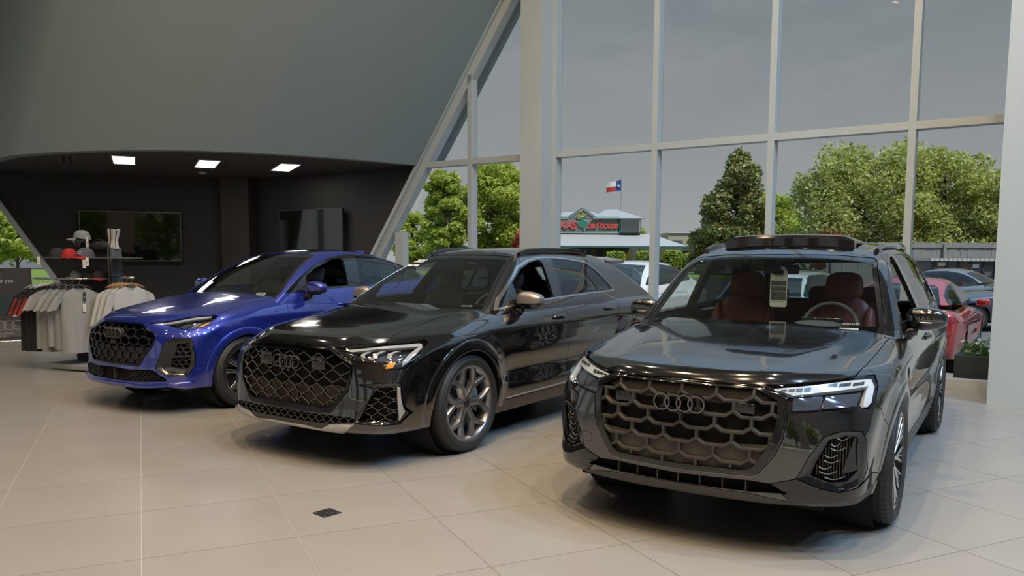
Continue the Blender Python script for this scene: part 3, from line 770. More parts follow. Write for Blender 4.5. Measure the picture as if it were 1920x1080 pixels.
def emblem(parent, phi, z, m, off=.012, r=.0445, tw=.0055, pitch=.064, depth=.012, lab=None):
    for k in range(4):
        mb = MB(); y = (k - 1.5) * pitch; P = on_front(phi, [y], [z])[0]
        prof = [(r + tw, -.004), (r + tw * .7, depth), (r - tw * .7, depth), (r - tw, -.004)]
        mb.lathe([(a, b) for a, b in prof], 40, 'x', (P[0] + off, y, z), closed=True)
        mb.build('emblem_ring', m, parent, 40)
# ---------------------------------------------------------------- wheels (axle along y, outer face towards +y)
def wheel_meshes(kind, Rt, Rr, width, spoke_m, polish_m):
    """meshes of one wheel, cached: tire, rim with spokes, disc, caliper, cap"""
    w = width / 2; out = {}
    t = MB(); g = .008
    prof = [(Rr + .004, -w + .03), (Rr + .022, -w + .006), (Rr + .5 * (Rt - Rr), -w - .004), (Rt - .028, -w + .008), (Rt - .010, -w + .022), (Rt - .002, -w + .045)]
    for c in (-.55, -.19, .19, .55):
        prof += [(Rt, c * w - .007), (Rt - g, c * w - .005), (Rt - g, c * w + .005), (Rt, c * w + .007)]
    prof += [(Rt - .002, w - .045), (Rt - .010, w - .022), (Rt - .028, w - .008), (Rt - .030, w - .004), (Rt - .036, w - .004), (Rr + .5 * (Rt - Rr), w + .004), (Rr + .03, w - .002), (Rr + .022, w - .004), (Rr + .012, w - .008), (Rr + .004, w - .016)]
    t.lathe(prof, 96, 'y')
    n = 60                                                              # shoulder sipes
    for k in range(n):
        a = 2 * PI * k / n
        for s_ in (-1, 1):
            p = [np.array([math.cos(a) * r_, y_ * s_, math.sin(a) * r_]) for r_, y_ in ((Rt - .004, w - .03), (Rt + .0008, w - .055))]
            tv = np.array([-math.sin(a), 0, math.cos(a)]) * .0022; b = len(t.v)
            t.add([p[0] - tv, p[0] + tv, p[1] + tv, p[1] - tv], [(0, 1, 2, 3), (3, 2, 1, 0)])
    out['tire'] = t.me('tire', mat('tyre rubber', (.020, .020, .021), .55, bump=(180, .12)), 32)
    r = MB(); yo = w - .012
    r.lathe([(Rr + .006, -w + .02), (Rr - .004, -w + .03), (Rr - .03, -.05), (Rr - .034, yo - .05), (Rr - .022, yo - .014), (Rr - .012, yo - .002), (Rr - .002, yo + .002), (Rr + .006, yo), (Rr + .008, yo - .012)], 72, 'y')
    r.cur = 0
    face = lambda d: yo - .006 - .030 * (1 - min(1, d / (Rr - .02)))**1.2 if kind != 'blade' else yo - .004 - .022 * (1 - min(1, d / (Rr - .02)))
    def arm(mb, pts, wd, up=.006, dn=.03, fac=1.0):
        P = np.array([(x, face(math.hypot(x, z)) * fac, z) for x, z in pts]); k = len(P)
        V = []; Fc = []
        for i in range(k):
            tt = P[min(i + 1, k - 1)] - P[max(i - 1, 0)]; tt[1] = 0; tt /= np.linalg.norm(tt); s_ = np.array([tt[2], 0, -tt[0]])
            h = wd[i] / 2
            for u, y in ((-h * 1.5, -dn), (-h, -.004), (-h * .78, 0), (h * .78, 0), (h, -.004), (h * 1.5, -dn)): V.append(P[i] + s_ * u + np.array([0, y, 0]))
        for i in range(k - 1):
            for a in range(6): Fc.append((i * 6 + a, (i + 1) * 6 + a, (i + 1) * 6 + (a + 1) % 6, i * 6 + (a + 1) % 6))
        Fc += [tuple(range(6)), tuple((k - 1) * 6 + a for a in range(6))[::-1]]
        mb.add(V, Fc)
    pol = lambda rr, a: (rr * math.cos(a), rr * math.sin(a))
    Re = Rr - .012
    if kind == 'y6':
        for i in range(6):
            a = 2 * PI * i / 6 + R(3)
            arm(r, [pol(q, a) for q in (.045, .09, .13, .165)], [.060, .052, .048, .056], dn=.045)
            for s_ in (-1, 1):
                arm(r, [pol(.150, a + s_ * R(1)), pol(.19, a + s_ * R(7)), pol(.235, a + s_ * R(13)), pol(Re, a + s_ * R(18))], [.036, .034, .032, .038], dn=.04)
    elif kind == 'twin5':
        for i in range(5):
            a = 2 * PI * i / 5 + R(20)
            for s_ in (-1, 1):
                r.cur = 1; arm(r, [pol(.05, a + s_ * R(24)), pol(.12, a + s_ * R(15)), pol(.19, a + s_ * R(13)), pol(Re, a + s_ * R(13))], [.030, .022, .021, .030], dn=.006)
                r.cur = 0; arm(r, [pol(.05, a + s_ * R(24)), pol(.12, a + s_ * R(15)), pol(.19, a + s_ * R(13)), pol(Re, a + s_ * R(13))], [.034, .026, .025, .034], dn=.04, fac=.97)
        r.cur = 1; r.lathe([(Rr - .034, yo - .02), (Rr - .028, yo - .006), (Rr - .021, yo - .006), (Rr - .018, yo - .018)], 72, 'y'); r.cur = 0
    elif kind == 'blade':
        for i in range(10):
            a = 2 * PI * i / 10 + R(4)
            for s_ in (-1, 1):
                path = [pol(.05, a), pol(.10, a + s_ * R(1.5)), pol(.15, a + s_ * R(4.5)), pol(.20, a + s_ * R(7.5)), pol(Re, a + s_ * R(9.6))]
                r.cur = 1; arm(r, path, [.022, .017, .014, .012, .016], dn=.004)
                r.cur = 0; arm(r, path, [.026, .021, .018, .016, .020], dn=.035, fac=.97)
            path = [pol(.145, a), pol(.2, a + R(.4)), pol(Re, a + R(1.0))]
            r.cur = 1; arm(r, path, [.006, .007, .010], dn=.003); r.cur = 0; arm(r, path, [.010, .011, .014], dn=.03, fac=.97)
    else:                                                               # plain five-spoke for the cars outside
        for i in range(5):
            a = 2 * PI * i / 5
            for s_ in (-1, 1): arm(r, [pol(.05, a), pol(.15, a + s_ * R(8)), pol(Re, a + s_ * R(16))], [.05, .04, .04], dn=.03)
    y0 = face(.03)
    r.lathe([(.068, y0 - .05), (.066, y0 - .006), (.058, y0 - .001), (.036, y0 - .002), (.034, y0 - .012)], 36, 'y')
    for i in range(5):
        a = 2 * PI * i / 5 + .3; x, z = pol(.052, a); r.lathe([(.0105, y0 - .004), (.010, y0 + .003), (.006, y0 + .003), (.0055, y0 - .006), (0, y0 - .006)], 8, 'y', (x, 0, z))
    out['wheel'] = r.me('wheel', [spoke_m, polish_m], 35)
    d = MB(); yd = y0 - .085
    d.lathe([(.07, yd - .03), (.205, yd - .03), (.207, yd - .022), (.207, yd + .006), (.205, yd + .012), (.12, yd + .012), (.115, yd + .03), (.07, yd + .035)], 48, 'y')
    out['brake_disc'] = d.me('brake_disc', mat('brake steel', (.30, .29, .28), .35, 1.0), 35)
    c = MB(); c.lathe([(.120, yd - .02), (.130, yd + .045), (.160, yd + .052), (.200, yd + .048), (.226, yd + .02), (.228, yd - .03)], 16, 'y', a0=R(150), a1=R(218))
    c.lathe([(.150, yd + .053), (.19, yd + .055)], 8, 'y', a0=R(165), a1=R(203))
    out['brake_caliper'] = c
    k = MB(); k.lathe([(.035, y0 - .012), (.034, y0 + .001), (.030, y0 + .004), (0, y0 + .005)], 32, 'y')
    for i in range(4): k.lathe([(.0062, y0 + .005), (.0058, y0 + .0065), (.0046, y0 + .0065), (.0042, y0 + .005)], 16, 'y', ((i - 1.5) * .0088, 0, 0), closed=True)
    out['hub_cap'] = k.me('hub_cap', mat('hub cap black', (.02, .02, .02), .25), 35)
    return out
def add_wheels(root, kind, Rt, Rr, width, track_y, wb, spoke_m, polish_m, caliper_m, steer=0.0):
    W = wheel_meshes(kind, Rt, Rr, width, spoke_m, polish_m); cm = W['brake_caliper'].me('brake_caliper', caliper_m, 40)
    for x, fr in ((0, 1), (-wb, 0)):
        for s_ in (1, -1):
            yc = s_ * (track_y - width / 2)
            rz = (0 if s_ > 0 else PI) + (steer if fr else 0)
            o = link('wheel', W['wheel'], root, (x, yc, Rt), (0, 0, rz))
            for q in ('tire', 'brake_disc', 'hub_cap'): link(q, W[q], o)
            c = link('brake_caliper', cm, o)
            if s_ < 0: c.scale = (-1, 1, 1)
# ---------------------------------------------------------------- the three cars in the showroom
class Grid2:
    """signed distance of an outline looked up on a grid (fast inside the shell function)"""
    def __init__(s, ax, poly, lo, hi, n=(260, 200)):
        s.ax = AX[ax]; s.lo = np.array(lo); s.hi = np.array(hi); s.n = np.array(n)
        u = np.linspace(lo[0], hi[0], n[0]); v = np.linspace(lo[1], hi[1], n[1]); U, W = np.meshgrid(u, v, indexing='ij')
        s.g = poly_sd(poly)(np.stack([U.ravel(), W.ravel()], 1)).reshape(n)
    def __call__(s, P):
        q = (np.abs(P[:, s.ax]) - s.lo) / (s.hi - s.lo) * (s.n - 1); q = np.clip(q, 0, s.n - 1.001); i = q.astype(int); f = q - i
        g = s.g; a, b = i[:, 0], i[:, 1]
        return (g[a, b] * (1 - f[:, 0]) * (1 - f[:, 1]) + g[a + 1, b] * f[:, 0] * (1 - f[:, 1]) + g[a, b + 1] * (1 - f[:, 0]) * f[:, 1] + g[a + 1, b + 1] * f[:, 0] * f[:, 1])
def front_disp(poly, amt, w0, w1):
    """push the nose out (amt > 0) or in over an outline, blending from w0 to w1 of signed distance"""
    g = Grid2('yz', poly, (0, .2), (1.0, 1.0))
    return lambda P: amt * sstep(w0, w1, g(P)) * (P[:, 0] > .2)

def circ(xc, zc, r): return lambda P: np.hypot(P[:, 0] - xc, P[:, 2] - zc) - r
SIDE = lambda C: C[:, 1] > .60
FRONT = lambda C: C[:, 0] > .25
def make_shell(lo, xl, res=1.0):
    n1, n2 = int(105 * res), int(100 * res)
    xs = np.concatenate([np.linspace(xl, -.7, n1, endpoint=False), np.linspace(-.7, 1.1, n2)])
    V, T = half_mesh(lo, xs, (xl, 0, .22), (1.1, 1.0, 1.22), (xl + .6, 0, .34), (.52, .5, .72), int(70 * res), int(60 * res))
    return Half(lo, V, T)
def make_top(up, xl, xr0, core_x, res=1.0):
    xs = np.linspace(xl, xr0, int(150 * res))
    V, T = half_mesh(up, xs, (xl, 0, 1.0), (xr0, .95, 1.75), (core_x[0], 0, 1.05), (core_x[1], .42, 1.12), int(52 * res), int(44 * res))
    return Half(up, V, T)
def seat(root, x, y, m, scale=1.0, piping=None):
    s = MB(); T_ = Matrix.Rotation(R(-14), 3, 'Y')
    s.blob((x + .22, y, .62), (.27, .25, .09), .55, 16, 9)
    s.blob((x - .06, y, .93), (.075, .235, .34), .6, 18, 12, rot=T_)
    for q in (-1, 1):
        s.blob((x - .02, y + q * .205, .92), (.085, .05, .28), .8, 12, 9, rot=T_); s.blob((x + .24, y + q * .225, .66), (.25, .045, .075), .8, 12, 8)
    o = s.build('seat', m, root, True)
    h = MB(); h.blob((x - .155, y, 1.335), (.055, .135, .115), .62, 18, 11, rot=T_); h.blob((x - .105, y, 1.325), (.02, .085, .075), .7, 14, 9, rot=T_)
    h.build('headrest', m, o, True)
    return o
def interior(root, up, seat_m, xd=-.52, steer_y=.37, belt=1.06, rear=-2.25, xw=-.55, zt=1.03, seats=(-1.32,), hw=.78):
    b = MB(); b.box((-3.55, -hw, .32), (.1, hw, .36)); b.box((-3.6, -hw, .36), (-3.55, hw, .95)); b.box((.06, -hw, .36), (.1, hw, .95))
    for s_ in (-1, 1):
        b.box((-3.55, min(s_ * hw, s_ * (hw + .03)), .34), (.05, max(s_ * hw, s_ * (hw + .03)), .99))
        b.box((-3.5, min(s_ * hw, s_ * (hw + .075)), .97), (-.5, max(s_ * hw, s_ * (hw + .075)), 1.02))
    b.box((-3.6, -hw, .90), (-2.75, hw, .93))
    b.build('cabin_floor', M_IN, root)
    d = MB()                                                            # dashboard: one long padded block with a raised binnacle
    prof = [(xd + .30, zt - .10), (xd + .20, zt + .005), (xd + .02, zt + .02), (xd - .16, zt + .0), (xd - .24, zt - .06), (xd - .22, zt - .22), (xd - .10, zt - .42), (xd + .25, zt - .40)]
    ys = np.linspace(-hw - .05, hw + .05, 33); V = []; k = len(prof)
    for y in ys:
        bow = .22 * y * y; hump = .045 * math.exp(-((y - steer_y) / .17)**4)
        for i, (x, z) in enumerate(prof): V.append((x - bow, y, z + (hump if i in (2, 3) else hump * .3 if i in (1, 4) else 0)))
    Fc = [(i * k + j, (i + 1) * k + j, (i + 1) * k + (j + 1) % k, i * k + (j + 1) % k) for i in range(len(ys) - 1) for j in range(k)]
    d.add(V, Fc); dash = d.build('dashboard', M_DASH, root, 40)
    s = MB(); s.rbox((xd - .20, steer_y - .14, zt + .015), (xd - .165, steer_y + .14, zt + .075), .012); s.build('instrument_screen', M_GB, dash, 30)
    w = MB(); cx, cz, rr = xd - .44, zt - .015, .185; a = R(24)
    pts = [(cx - rr * math.cos(t) * math.sin(a), steer_y + rr * math.sin(t), cz + rr * math.cos(t) * math.cos(a)) for t in np.linspace(0, 2 * PI, 40, endpoint=False)]
    w.tube(pts, .016, 10, closed=True)
    w.blob((cx + .03, steer_y, cz - .015), (.04, .075, .065), .6, 14, 8)
    for t in (PI / 2, -PI / 2, PI): w.tube([(cx + .02, steer_y, cz), (cx - rr * math.cos(t) * math.sin(a), steer_y + rr * math.sin(t), cz + rr * math.cos(t) * math.cos(a))], .014, 8)
    w.tube([(cx + .03, steer_y, cz), (xd - .1, steer_y, cz - .06)], .03, 10)
    w.build('steering_wheel', M_DASH, root, True)
    for x in seats:
        for y in (-.37, .37): seat(root, x, y, seat_m)
    r = MB(); r.blob((rear + .15, 0, .62), (.28, .66, .10), .5, 18, 9); r.blob((rear - .16, 0, .90), (.08, .66, .30), .5, 20, 10, rot=Matrix.Rotation(R(-18), 3, 'Y'))
    o = r.build('rear_bench', seat_m, root, True)
    for y in (-.42, 0, .42):
        h = MB(); h.blob((rear - .28, y, 1.22), (.05, .12, .085), .6, 14, 9); h.build('headrest', seat_m, o, True)
def wing_mirror(root, c, cap_m, low_m, signal=True, door_y=.90, half=(.085, .125, .072)):
    for s_ in (1, -1):
        cx, cy, cz = c
        def sh(x, y, z):
            t = (y / half[1] + 1) / 2
            x = min(x, .62 * half[0]) if False else x
            return ((x if x > -.03 else -.03 - (x + .03) * -.12) - .018 * t * t, y, z * (1 - .20 * t * t) * (1 + .12 * (x > 0)))
        up_ = MB(); up_.blob((0, 0, 0), half, .72, 26, 16, f=sh)
        V = [(x + cx, s_ * (y + cy), z + cz) for x, y, z in up_.v]; Fc = up_.f if s_ > 0 else [f[::-1] for f in up_.f]
        up_.v = [v for v in V]; up_.f = Fc
        zc = cz - .022
        topf = [f for f in Fc if sum(V[i][2] for i in f) / 4 > zc]; lowf = [f for f in Fc if not sum(V[i][2] for i in f) / 4 > zc]
        def pick(fs, nme, m, sc=1.0):
            ids = sorted({i for f in fs for i in f}); mp_ = {i: k for k, i in enumerate(ids)}
            return link(nme, mesh(nme, [V[i] for i in ids], [tuple(mp_[i] for i in f) for f in fs], m, True), root)
        o = pick(topf, 'wing_mirror', cap_m)
        lo_ = pick(lowf, 'mirror_base', low_m); lo_.parent = o
        st = MB(); P = [(cx + .03, s_ * (door_y - .03), cz - .10), (cx + .03, s_ * (door_y + .03), cz - .085), (cx + .01, s_ * (cy - half[1] * .55), cz - .055)]
        st.tube(P, [.040, .034, .028], 10); st.build('mirror_arm', low_m, o, True)
        g = MB(); g.rbox((cx - .040, s_ * cy - half[1] * .86, cz - half[2] * .72), (cx - .034, s_ * cy + half[1] * .80, cz + half[2] * .74), .003); g.build('mirror_glass', M_CHR, o)
        if signal:
            q = MB(); pts = [(cx + half[0] * (.98 - .62 * t * t) - .018 * ((t * .9 + 1) / 2)**2, s_ * (cy + half[1] * .9 * t), cz - .022) for t in np.linspace(-.55, .98, 12)]
            q.tube(pts, .0055, 6); q.build('turn_signal', M_CHR, o, True)
def handles(root, phi, spots, m, ln=.11):
    out = []
    for x, z in spots:
        for s_ in (1, -1):
            b = MB(); xs = np.linspace(x - ln, x + ln, 13); P = on_side(phi, xs, np.full(13, z)); lift = .030 * np.sin(np.linspace(0, PI, 13))**.6
            n = unit_n(phi, P); P = P + n * lift[:, None]; P[:, 1] *= s_; n[:, 1] *= s_
            sweep(b, P, n, [(-.014, -.012), (.014, -.012), (.016, 0), (.008, .008), (-.008, .008), (-.016, 0)])
            o = b.build('door_handle', m, root, 50)
            c = MB(); Q = on_side(phi, [x], [z - .006])[0]; c.blob((Q[0], s_ * (Q[1] - .014), Q[2]), (.062, .022, .034), .9, 16, 8); c.build('handle_cup', M_HOLE, o, True)
def arch_liner(root, xc, rw, ra, y0, y1, m=M_HOLE):
    A0 = -math.asin((rw - .27) / (ra + .012))
    for s_ in (1, -1):
        b = MB(); b.lathe([(ra + .012, y0), (ra + .012, y1)], 28, 'y', (xc, 0, rw), a0=A0, a1=PI - A0); V = [(x, s_ * y, z) for x, y, z in b.v]
        q = MB(); q.add(V, b.f); n = len(V)
        # inner disc wall
        c = [(xc, s_ * y0, rw)] + [(xc + (ra + .012) * math.cos(t), s_ * y0, rw + (ra + .012) * math.sin(t)) for t in np.linspace(A0, PI - A0, 28)]
        q.add(c, [(0, i, i + 1) for i in range(1, 28)]); q.build('wheel_well', m, root)
def arch_trim(root, phi, xc, zc, r0, r1, th, m, a0=-12, a1=192, step=3.0):
    """raised lip round a wheel opening, both sides"""
    A = np.radians(np.arange(a0, a1 + .1, step)); rs = [r0 - .012, r0, r0 + .008, r1 - .012, r1]; ups = [-.05, th * .7, th, th * .8, 0.0]
    for s_ in (1, -1):
        V = []; b = MB()
        for a in A:
            for r_, u in zip(rs, ups):
                x, z = xc + r_ * math.cos(a), max(zc + r_ * math.sin(a), .235)
                V.append((x, z, u))
        V = np.array(V); P = on_side(phi, V[:, 0], V[:, 1]); P[:, 1] += V[:, 2]; P[:, 1] *= s_; k = len(rs)
        Fc = [(i * k + j, (i + 1) * k + j, (i + 1) * k + j + 1, i * k + j + 1) for i in range(len(A) - 1) for j in range(k - 1)]
        if s_ < 0: Fc = [f[::-1] for f in Fc]
        b.add(P, Fc); b.build('arch_trim', m, root, 40)
def roof_rail(root, up, pts, m, h=.032, gap=.02, w=.032):
    P0 = Cv(*[(x, y) for x, y in pts]); xs = np.linspace(pts[0][0], pts[-1][0], 26); ys = P0(xs)
    for s_ in (1, -1):
        P = on_top(up, xs, ys, 1.2); t = np.linspace(0, 1, 26); lift = gap * np.minimum(1, np.minimum(t, 1 - t) * 9)
        P[:, 2] += lift + .002; P[:, 1] *= s_; n = np.tile([0, s_ * .25, 1.0], (26, 1)); n /= np.linalg.norm(n[0])
        b = MB(); sweep(b, P, n, [(-w / 2, -.02), (w / 2, -.02), (w / 2, h * .5), (w * .3, h), (-w * .3, h), (-w / 2, h * .5)]); b.build('roof_rail', m, root, 50)
def ws_point(up, y, z):
    """point and frame on the windscreen at height z, lateral y"""
    x = solve(lambda P: up(P), [-2.2], [.3], lambda t: np.stack([t, np.full(1, y), np.full(1, z)], 1)); P = np.array([[x[0], y, z]]); n = unit_n(up, P)[0]
    return P[0], n
def on_windscreen(root, up, y, z, w, h, name, m, off=.004, parent=None, lean=0):
    """small flat card lying on the glass"""
    p, n = ws_point(up, y, z); r = np.cross([0, 0, 1.0], n); r /= np.linalg.norm(r); u = np.cross(n, r)
    cs, sn = math.cos(R(lean)), math.sin(R(lean)); r, u = r * cs + u * sn, u * cs - r * sn
    b = MB(); c = p + n * off; q = [c + r * a * w / 2 + u * e * h / 2 for a, e in ((-1, -1), (1, -1), (1, 1), (-1, 1))]; q2 = [v + n * .0015 for v in q]
    b.add(q + q2, [(0, 3, 2, 1), (4, 5, 6, 7), (0, 1, 5, 4), (1, 2, 6, 5), (2, 3, 7, 6), (3, 0, 4, 7)])
    o = b.build(name, m, parent or root)
    return o, c + n * .002, r, u, n
def lay_text(parent, body, c, r, u, n, size, m, name='lettering', **k):
    me = text_mesh(body, size, .0006, **k); me.materials.clear(); me.materials.append(m)
    X = np.stack([r, u, n], 1); co = np.empty(len(me.vertices) * 3, np.float32); me.vertices.foreach_get('co', co); co = co.reshape(-1, 3) @ X.T + np.array(c)
    me.vertices.foreach_set('co', co.astype(np.float32).ravel()); me.update()
    return link(name, me, parent)
def hero(cfg):
    root = empty(cfg['name'], cfg['loc'], cfg['rz'], cfg['label'], 'car', 'showroom cars')
    lo, up = cfg['lo'](), cfg['up'](); paint = cfg['paint']; g = .0023
    lo.disp = [front_disp(*d) for d in cfg['disp']]
    lo.disp += cfg.get('disp_fn', [])
    H = make_shell(lo, cfg['xl']); wb, rw, ra = lo.wb, lo.rw, cfg['ra']
    O = cfg['out']; B = cfg['belt']
    arches = either(circ(0, rw, ra), circ(-wb, rw, ra))
    sideline = cfg['bumper_line']
    dF, dB, dR = cfg['doors']      # door cut lines as (x, z) polylines from bottom to top
    zs = cfg['sill']
    fd = dF + dB[::-1]; rd = dB + dR[::-1]
    low = lambda C: C[:, 0] < .5
    hood = both_(reg('xy', cfg['hood'] + [(x, -y) for x, y in cfg['hood'][::-1]]), either(lambda P: np.interp(np.abs(P[:, 1]), *zip(*cfg['hood_edge'])) - P[:, 2], lambda P: P[:, 0] - .45))
    deck = both_(reg('xy', cfg['deck']), lambda P: .98 - P[:, 2])
    regs = [('drop', arches, lambda C: (C[:, 1] > .55) & (C[:, 2] < .95), 0)]
    regs += [('drop', deck, lambda C: C[:, 2] > 1.0, 0)]
    for nme, poly, gap in O: regs.append((nme, reg('yz', poly) if isinstance(poly, list) else poly, FRONT, gap))
    regs += [('hood', hood, lambda C: (C[:, 2] > .75) & (C[:, 0] > -.7), g),
             ('cowl', lambda P: P[:, 0] - .3, lambda C: (C[:, 2] > .95) & (C[:, 1] < cfg['cowl_y']) & (C[:, 0] < .2) & (C[:, 0] > -1), 0),
             ('sill', lambda P: P[:, 2] - zs, lambda C: (C[:, 0] < -.3) & (C[:, 0] > -wb + .3), g),
             ('front_door', reg('xz', fd), lambda C: (C[:, 1] > .6) & (C[:, 0] < -.2), g), ('rear_door', reg('xz', rd), lambda C: (C[:, 1] > .6) & (C[:, 0] < -.2), g),
             ('bumper_strip', lambda P: np.maximum(.80 - P[:, 2], np.abs(P[:, 1]) - .47), lambda C: C[:, 0] > .6, 0),
             ('front_bumper', sideline, lambda C: C[:, 0] > .1, g),
             ('fender', lambda P: -.9 - P[:, 0] + 0, lambda C: C[:, 0] > -.9, 0), ('rear_body', None, None, 0)]
    H.label(regs)
    deep = [(reg('yz', p), .045) for n_, p, gp in O if n_ == 'drop' and isinstance(p, list)]
    put('hood', H.take('hood'), paint, root)
    put('cowl', H.take('cowl'), M_GB, root)
    put('front_bumper', H.take('front_bumper', deep=deep), paint, root)
    put('bumper_strip', H.take('bumper_strip', deep=deep), paint, root)
    put('fender', H.take('fender', skirt=.025), paint, root, 'sides')
    for d in ('front_door', 'rear_door'): cfg[d] = put(d, H.take(d), paint, root, 'sides')
    put('sill_trim', H.take('sill', off=.004), cfg['sill_m'], root, 'sides')
    put('rear_body', H.take('rear_body', skirt=.02), paint, root)
    for nme, mm, mode, off, sk in cfg['front_parts']:
        put(nme, H.take(nme, off=off, skirt=sk, deep=deep), mm, root, mode)
    base = Half(lo, *half_base(H))
    # greenhouse
    U = make_top(up, cfg['uxl'], cfg['uxr'], cfg['ucore'])
    dlo = reg('xz', cfg['dlo']); ws = lambda P: cfg['ws_sd'](P)
    sidem = lambda C: (C[:, 1] > up.sg(C[:, 2]) - up.gtf - up.gt - .045) & (C[:, 2] > 1.04)
    W = cfg['win']
    wsm = lambda C: (C[:, 0] > -1.75) & (C[:, 2] > 1.02)
    wsp = reg('yz', cfg['ws'])
    wsmask = lambda C: (C[:, 0] > -1.75) & (up.xw(C[:, 2]) - up.wbow * C[:, 1]**2 - C[:, 0] < .10)
    rg = reg('yz', cfg['rw']); rgm = lambda C: C[:, 0] < cfg['rwx']
    regs = [('drop', reg('xz', W['front']), sidem, 0), ('rear_window', reg('xz', W['rear']), sidem, 0), ('quarter_window', reg('xz', W['quarter']), sidem, 0),
            ('window_pillar', both_(dlo, lambda P: .012 + dlo(P)), sidem, 0), ('window_trim', lambda P: dlo(P) - .004, sidem, 0),
            ('windscreen_glass', lambda P: wsp(P) + cfg['frit'], wsmask, 0), ('windscreen_frame', wsp, wsmask, .002),
            ('rear_glass', rg, rgm, .002)]
    if cfg.get('sunroof'): regs.append(('sunroof', reg('xy', cfg['sunroof'] + [(x, -y) for x, y in cfg['sunroof'][::-1]]), lambda C: C[:, 2] > 1.45, .003))
    regs += [('roof', None, None, 0)]
    U.label(regs)
    rf = put('roof', U.take('roof', skirt=.03), paint, root)
    put('headliner', U.take('roof', off=-.028, skirt=0), M_HEAD, root)
    put('window_trim', U.take('window_trim', off=.003, skirt=.012), cfg['trim_m'], root, 'sides')
    put('window_pillar', U.take('window_pillar', skirt=.03), M_GB, root, 'sides')
    for n_ in ('rear_window', 'quarter_window'): put(n_, U.take(n_, off=-.003, skirt=0), M_TINT, root, 'sides')
    put('windscreen', U.take('windscreen_glass', off=-.002, skirt=0), M_WS, root)
    put('windscreen_frame', U.take('windscreen_frame', off=-.002, skirt=.006), M_GB, root)
    put('rear_glass', U.take('rear_glass', off=-.003, skirt=0), M_WS if cfg.get('clear_rear') else M_TINT, root)
    if cfg.get('sunroof'): put('sunroof', U.take('sunroof', off=-.001, skirt=.02), M_GB, root)
    # underneath and inside
    fl = MB(); fl.box((-wb - .8, -.70, .24), (lo.nose(.3) - .25, .70, .30)); fl.build('underbody', M_HOLE, root)
    ab = MB(); ab.box((.45, -.62, .30), (.70, .62, .80)); ab.build('crash_beam', M_HOLE, root)
    for xc in (0, -wb): arch_liner(root, xc, rw, ra, .52, cfg['track'] - .09)
    add_wheels(root, cfg['wheel'], rw, cfg['rim'], cfg['tw'], cfg['track'], wb, cfg['spoke_m'], cfg['polish_m'], cfg['cal_m'])
    interior(root, up, cfg['seat_m'], **cfg['inside'])
    wing_mirror(root, cfg['mirror'], cfg['cap_m'], cfg['mbase_m'], cfg.get('signal', True))
    cfg.update(root=root, lo_=lo, up_=up, H=H, base=base)
    return cfg
def half_base(H):
    return H.V, H.T
# ---------------------------------------------------------------- black three-row SUV on the right
def paint_mat(name, c, flake=0, rough=.12):
    m = mat(name, c, rough, 0, coat=1.0, spec=.5)
    b = m.node_tree.nodes['Principled BSDF']
    if flake: b.inputs['Metallic'].default_value = flake; b.inputs['Roughness'].default_value = .28
    b.inputs['Coat Roughness'].default_value = .012; b.inputs['Coat IOR'].default_value = 2.05
    return m
P_BLACK = paint_mat('black car paint', (.0045, .0045, .0050))
P_BLUE = paint_mat('metallic blue car paint', (.020, .040, .36), .55)
Q7_IN = [(-.01, .884), (.384, .882), (.49, .830), (.499, .75), (.486, .662), (.46, .587), (.396, .482), (.36, .462), (-.01, .451)]
Q7_OUT = [(-.01, .899), (.40, .894), (.418, .893), (.496, .865), (.536, .843), (.545, .76), (.53, .63), (.494, .541), (.42, .448), (.385, .434), (-.01, .425)]
Q7_HL = [(.433, .899), (.533, .910), (.668, .923), (.793, .934), (.873, .931), (.90, .885), (.905, .81), (.89, .783), (.86, .785), (.851, .803), (.759, .788), (.55, .765), (.542, .776), (.544, .849), (.494, .874)]
Q7_MESH = [(.657, .453), (.678, .519), (.733, .639), (.80, .650), (.848, .648), (.858, .472), (.816, .419), (.743, .417)]
Q7_FRAME = [(.601, .440), (.649, .55), (.712, .655), (.79, .684), (.868, .677), (.889, .623), (.893, .47), (.876, .405), (.785, .369), (.71, .388)]
Q7_SLOT = [(-.01, .40), (.376, .412), (.483, .404), (.565, .357), (.386, .352), (-.01, .348)]
Q7_BLADE = [(.483, .404), (.601, .438), (.71, .388), (.785, .369), (.86, .385), (.90, .43), (.94, .385), (.87, .335), (.80, .305), (.66, .296), (.573, .318)]
Q7_LIP = [(-.01, .346), (.386, .343), (.573, .316), (.66, .296), (.80, .305), (.87, .335), (.93, .385), (1.05, .42), (1.05, .1), (-.01, .1)]
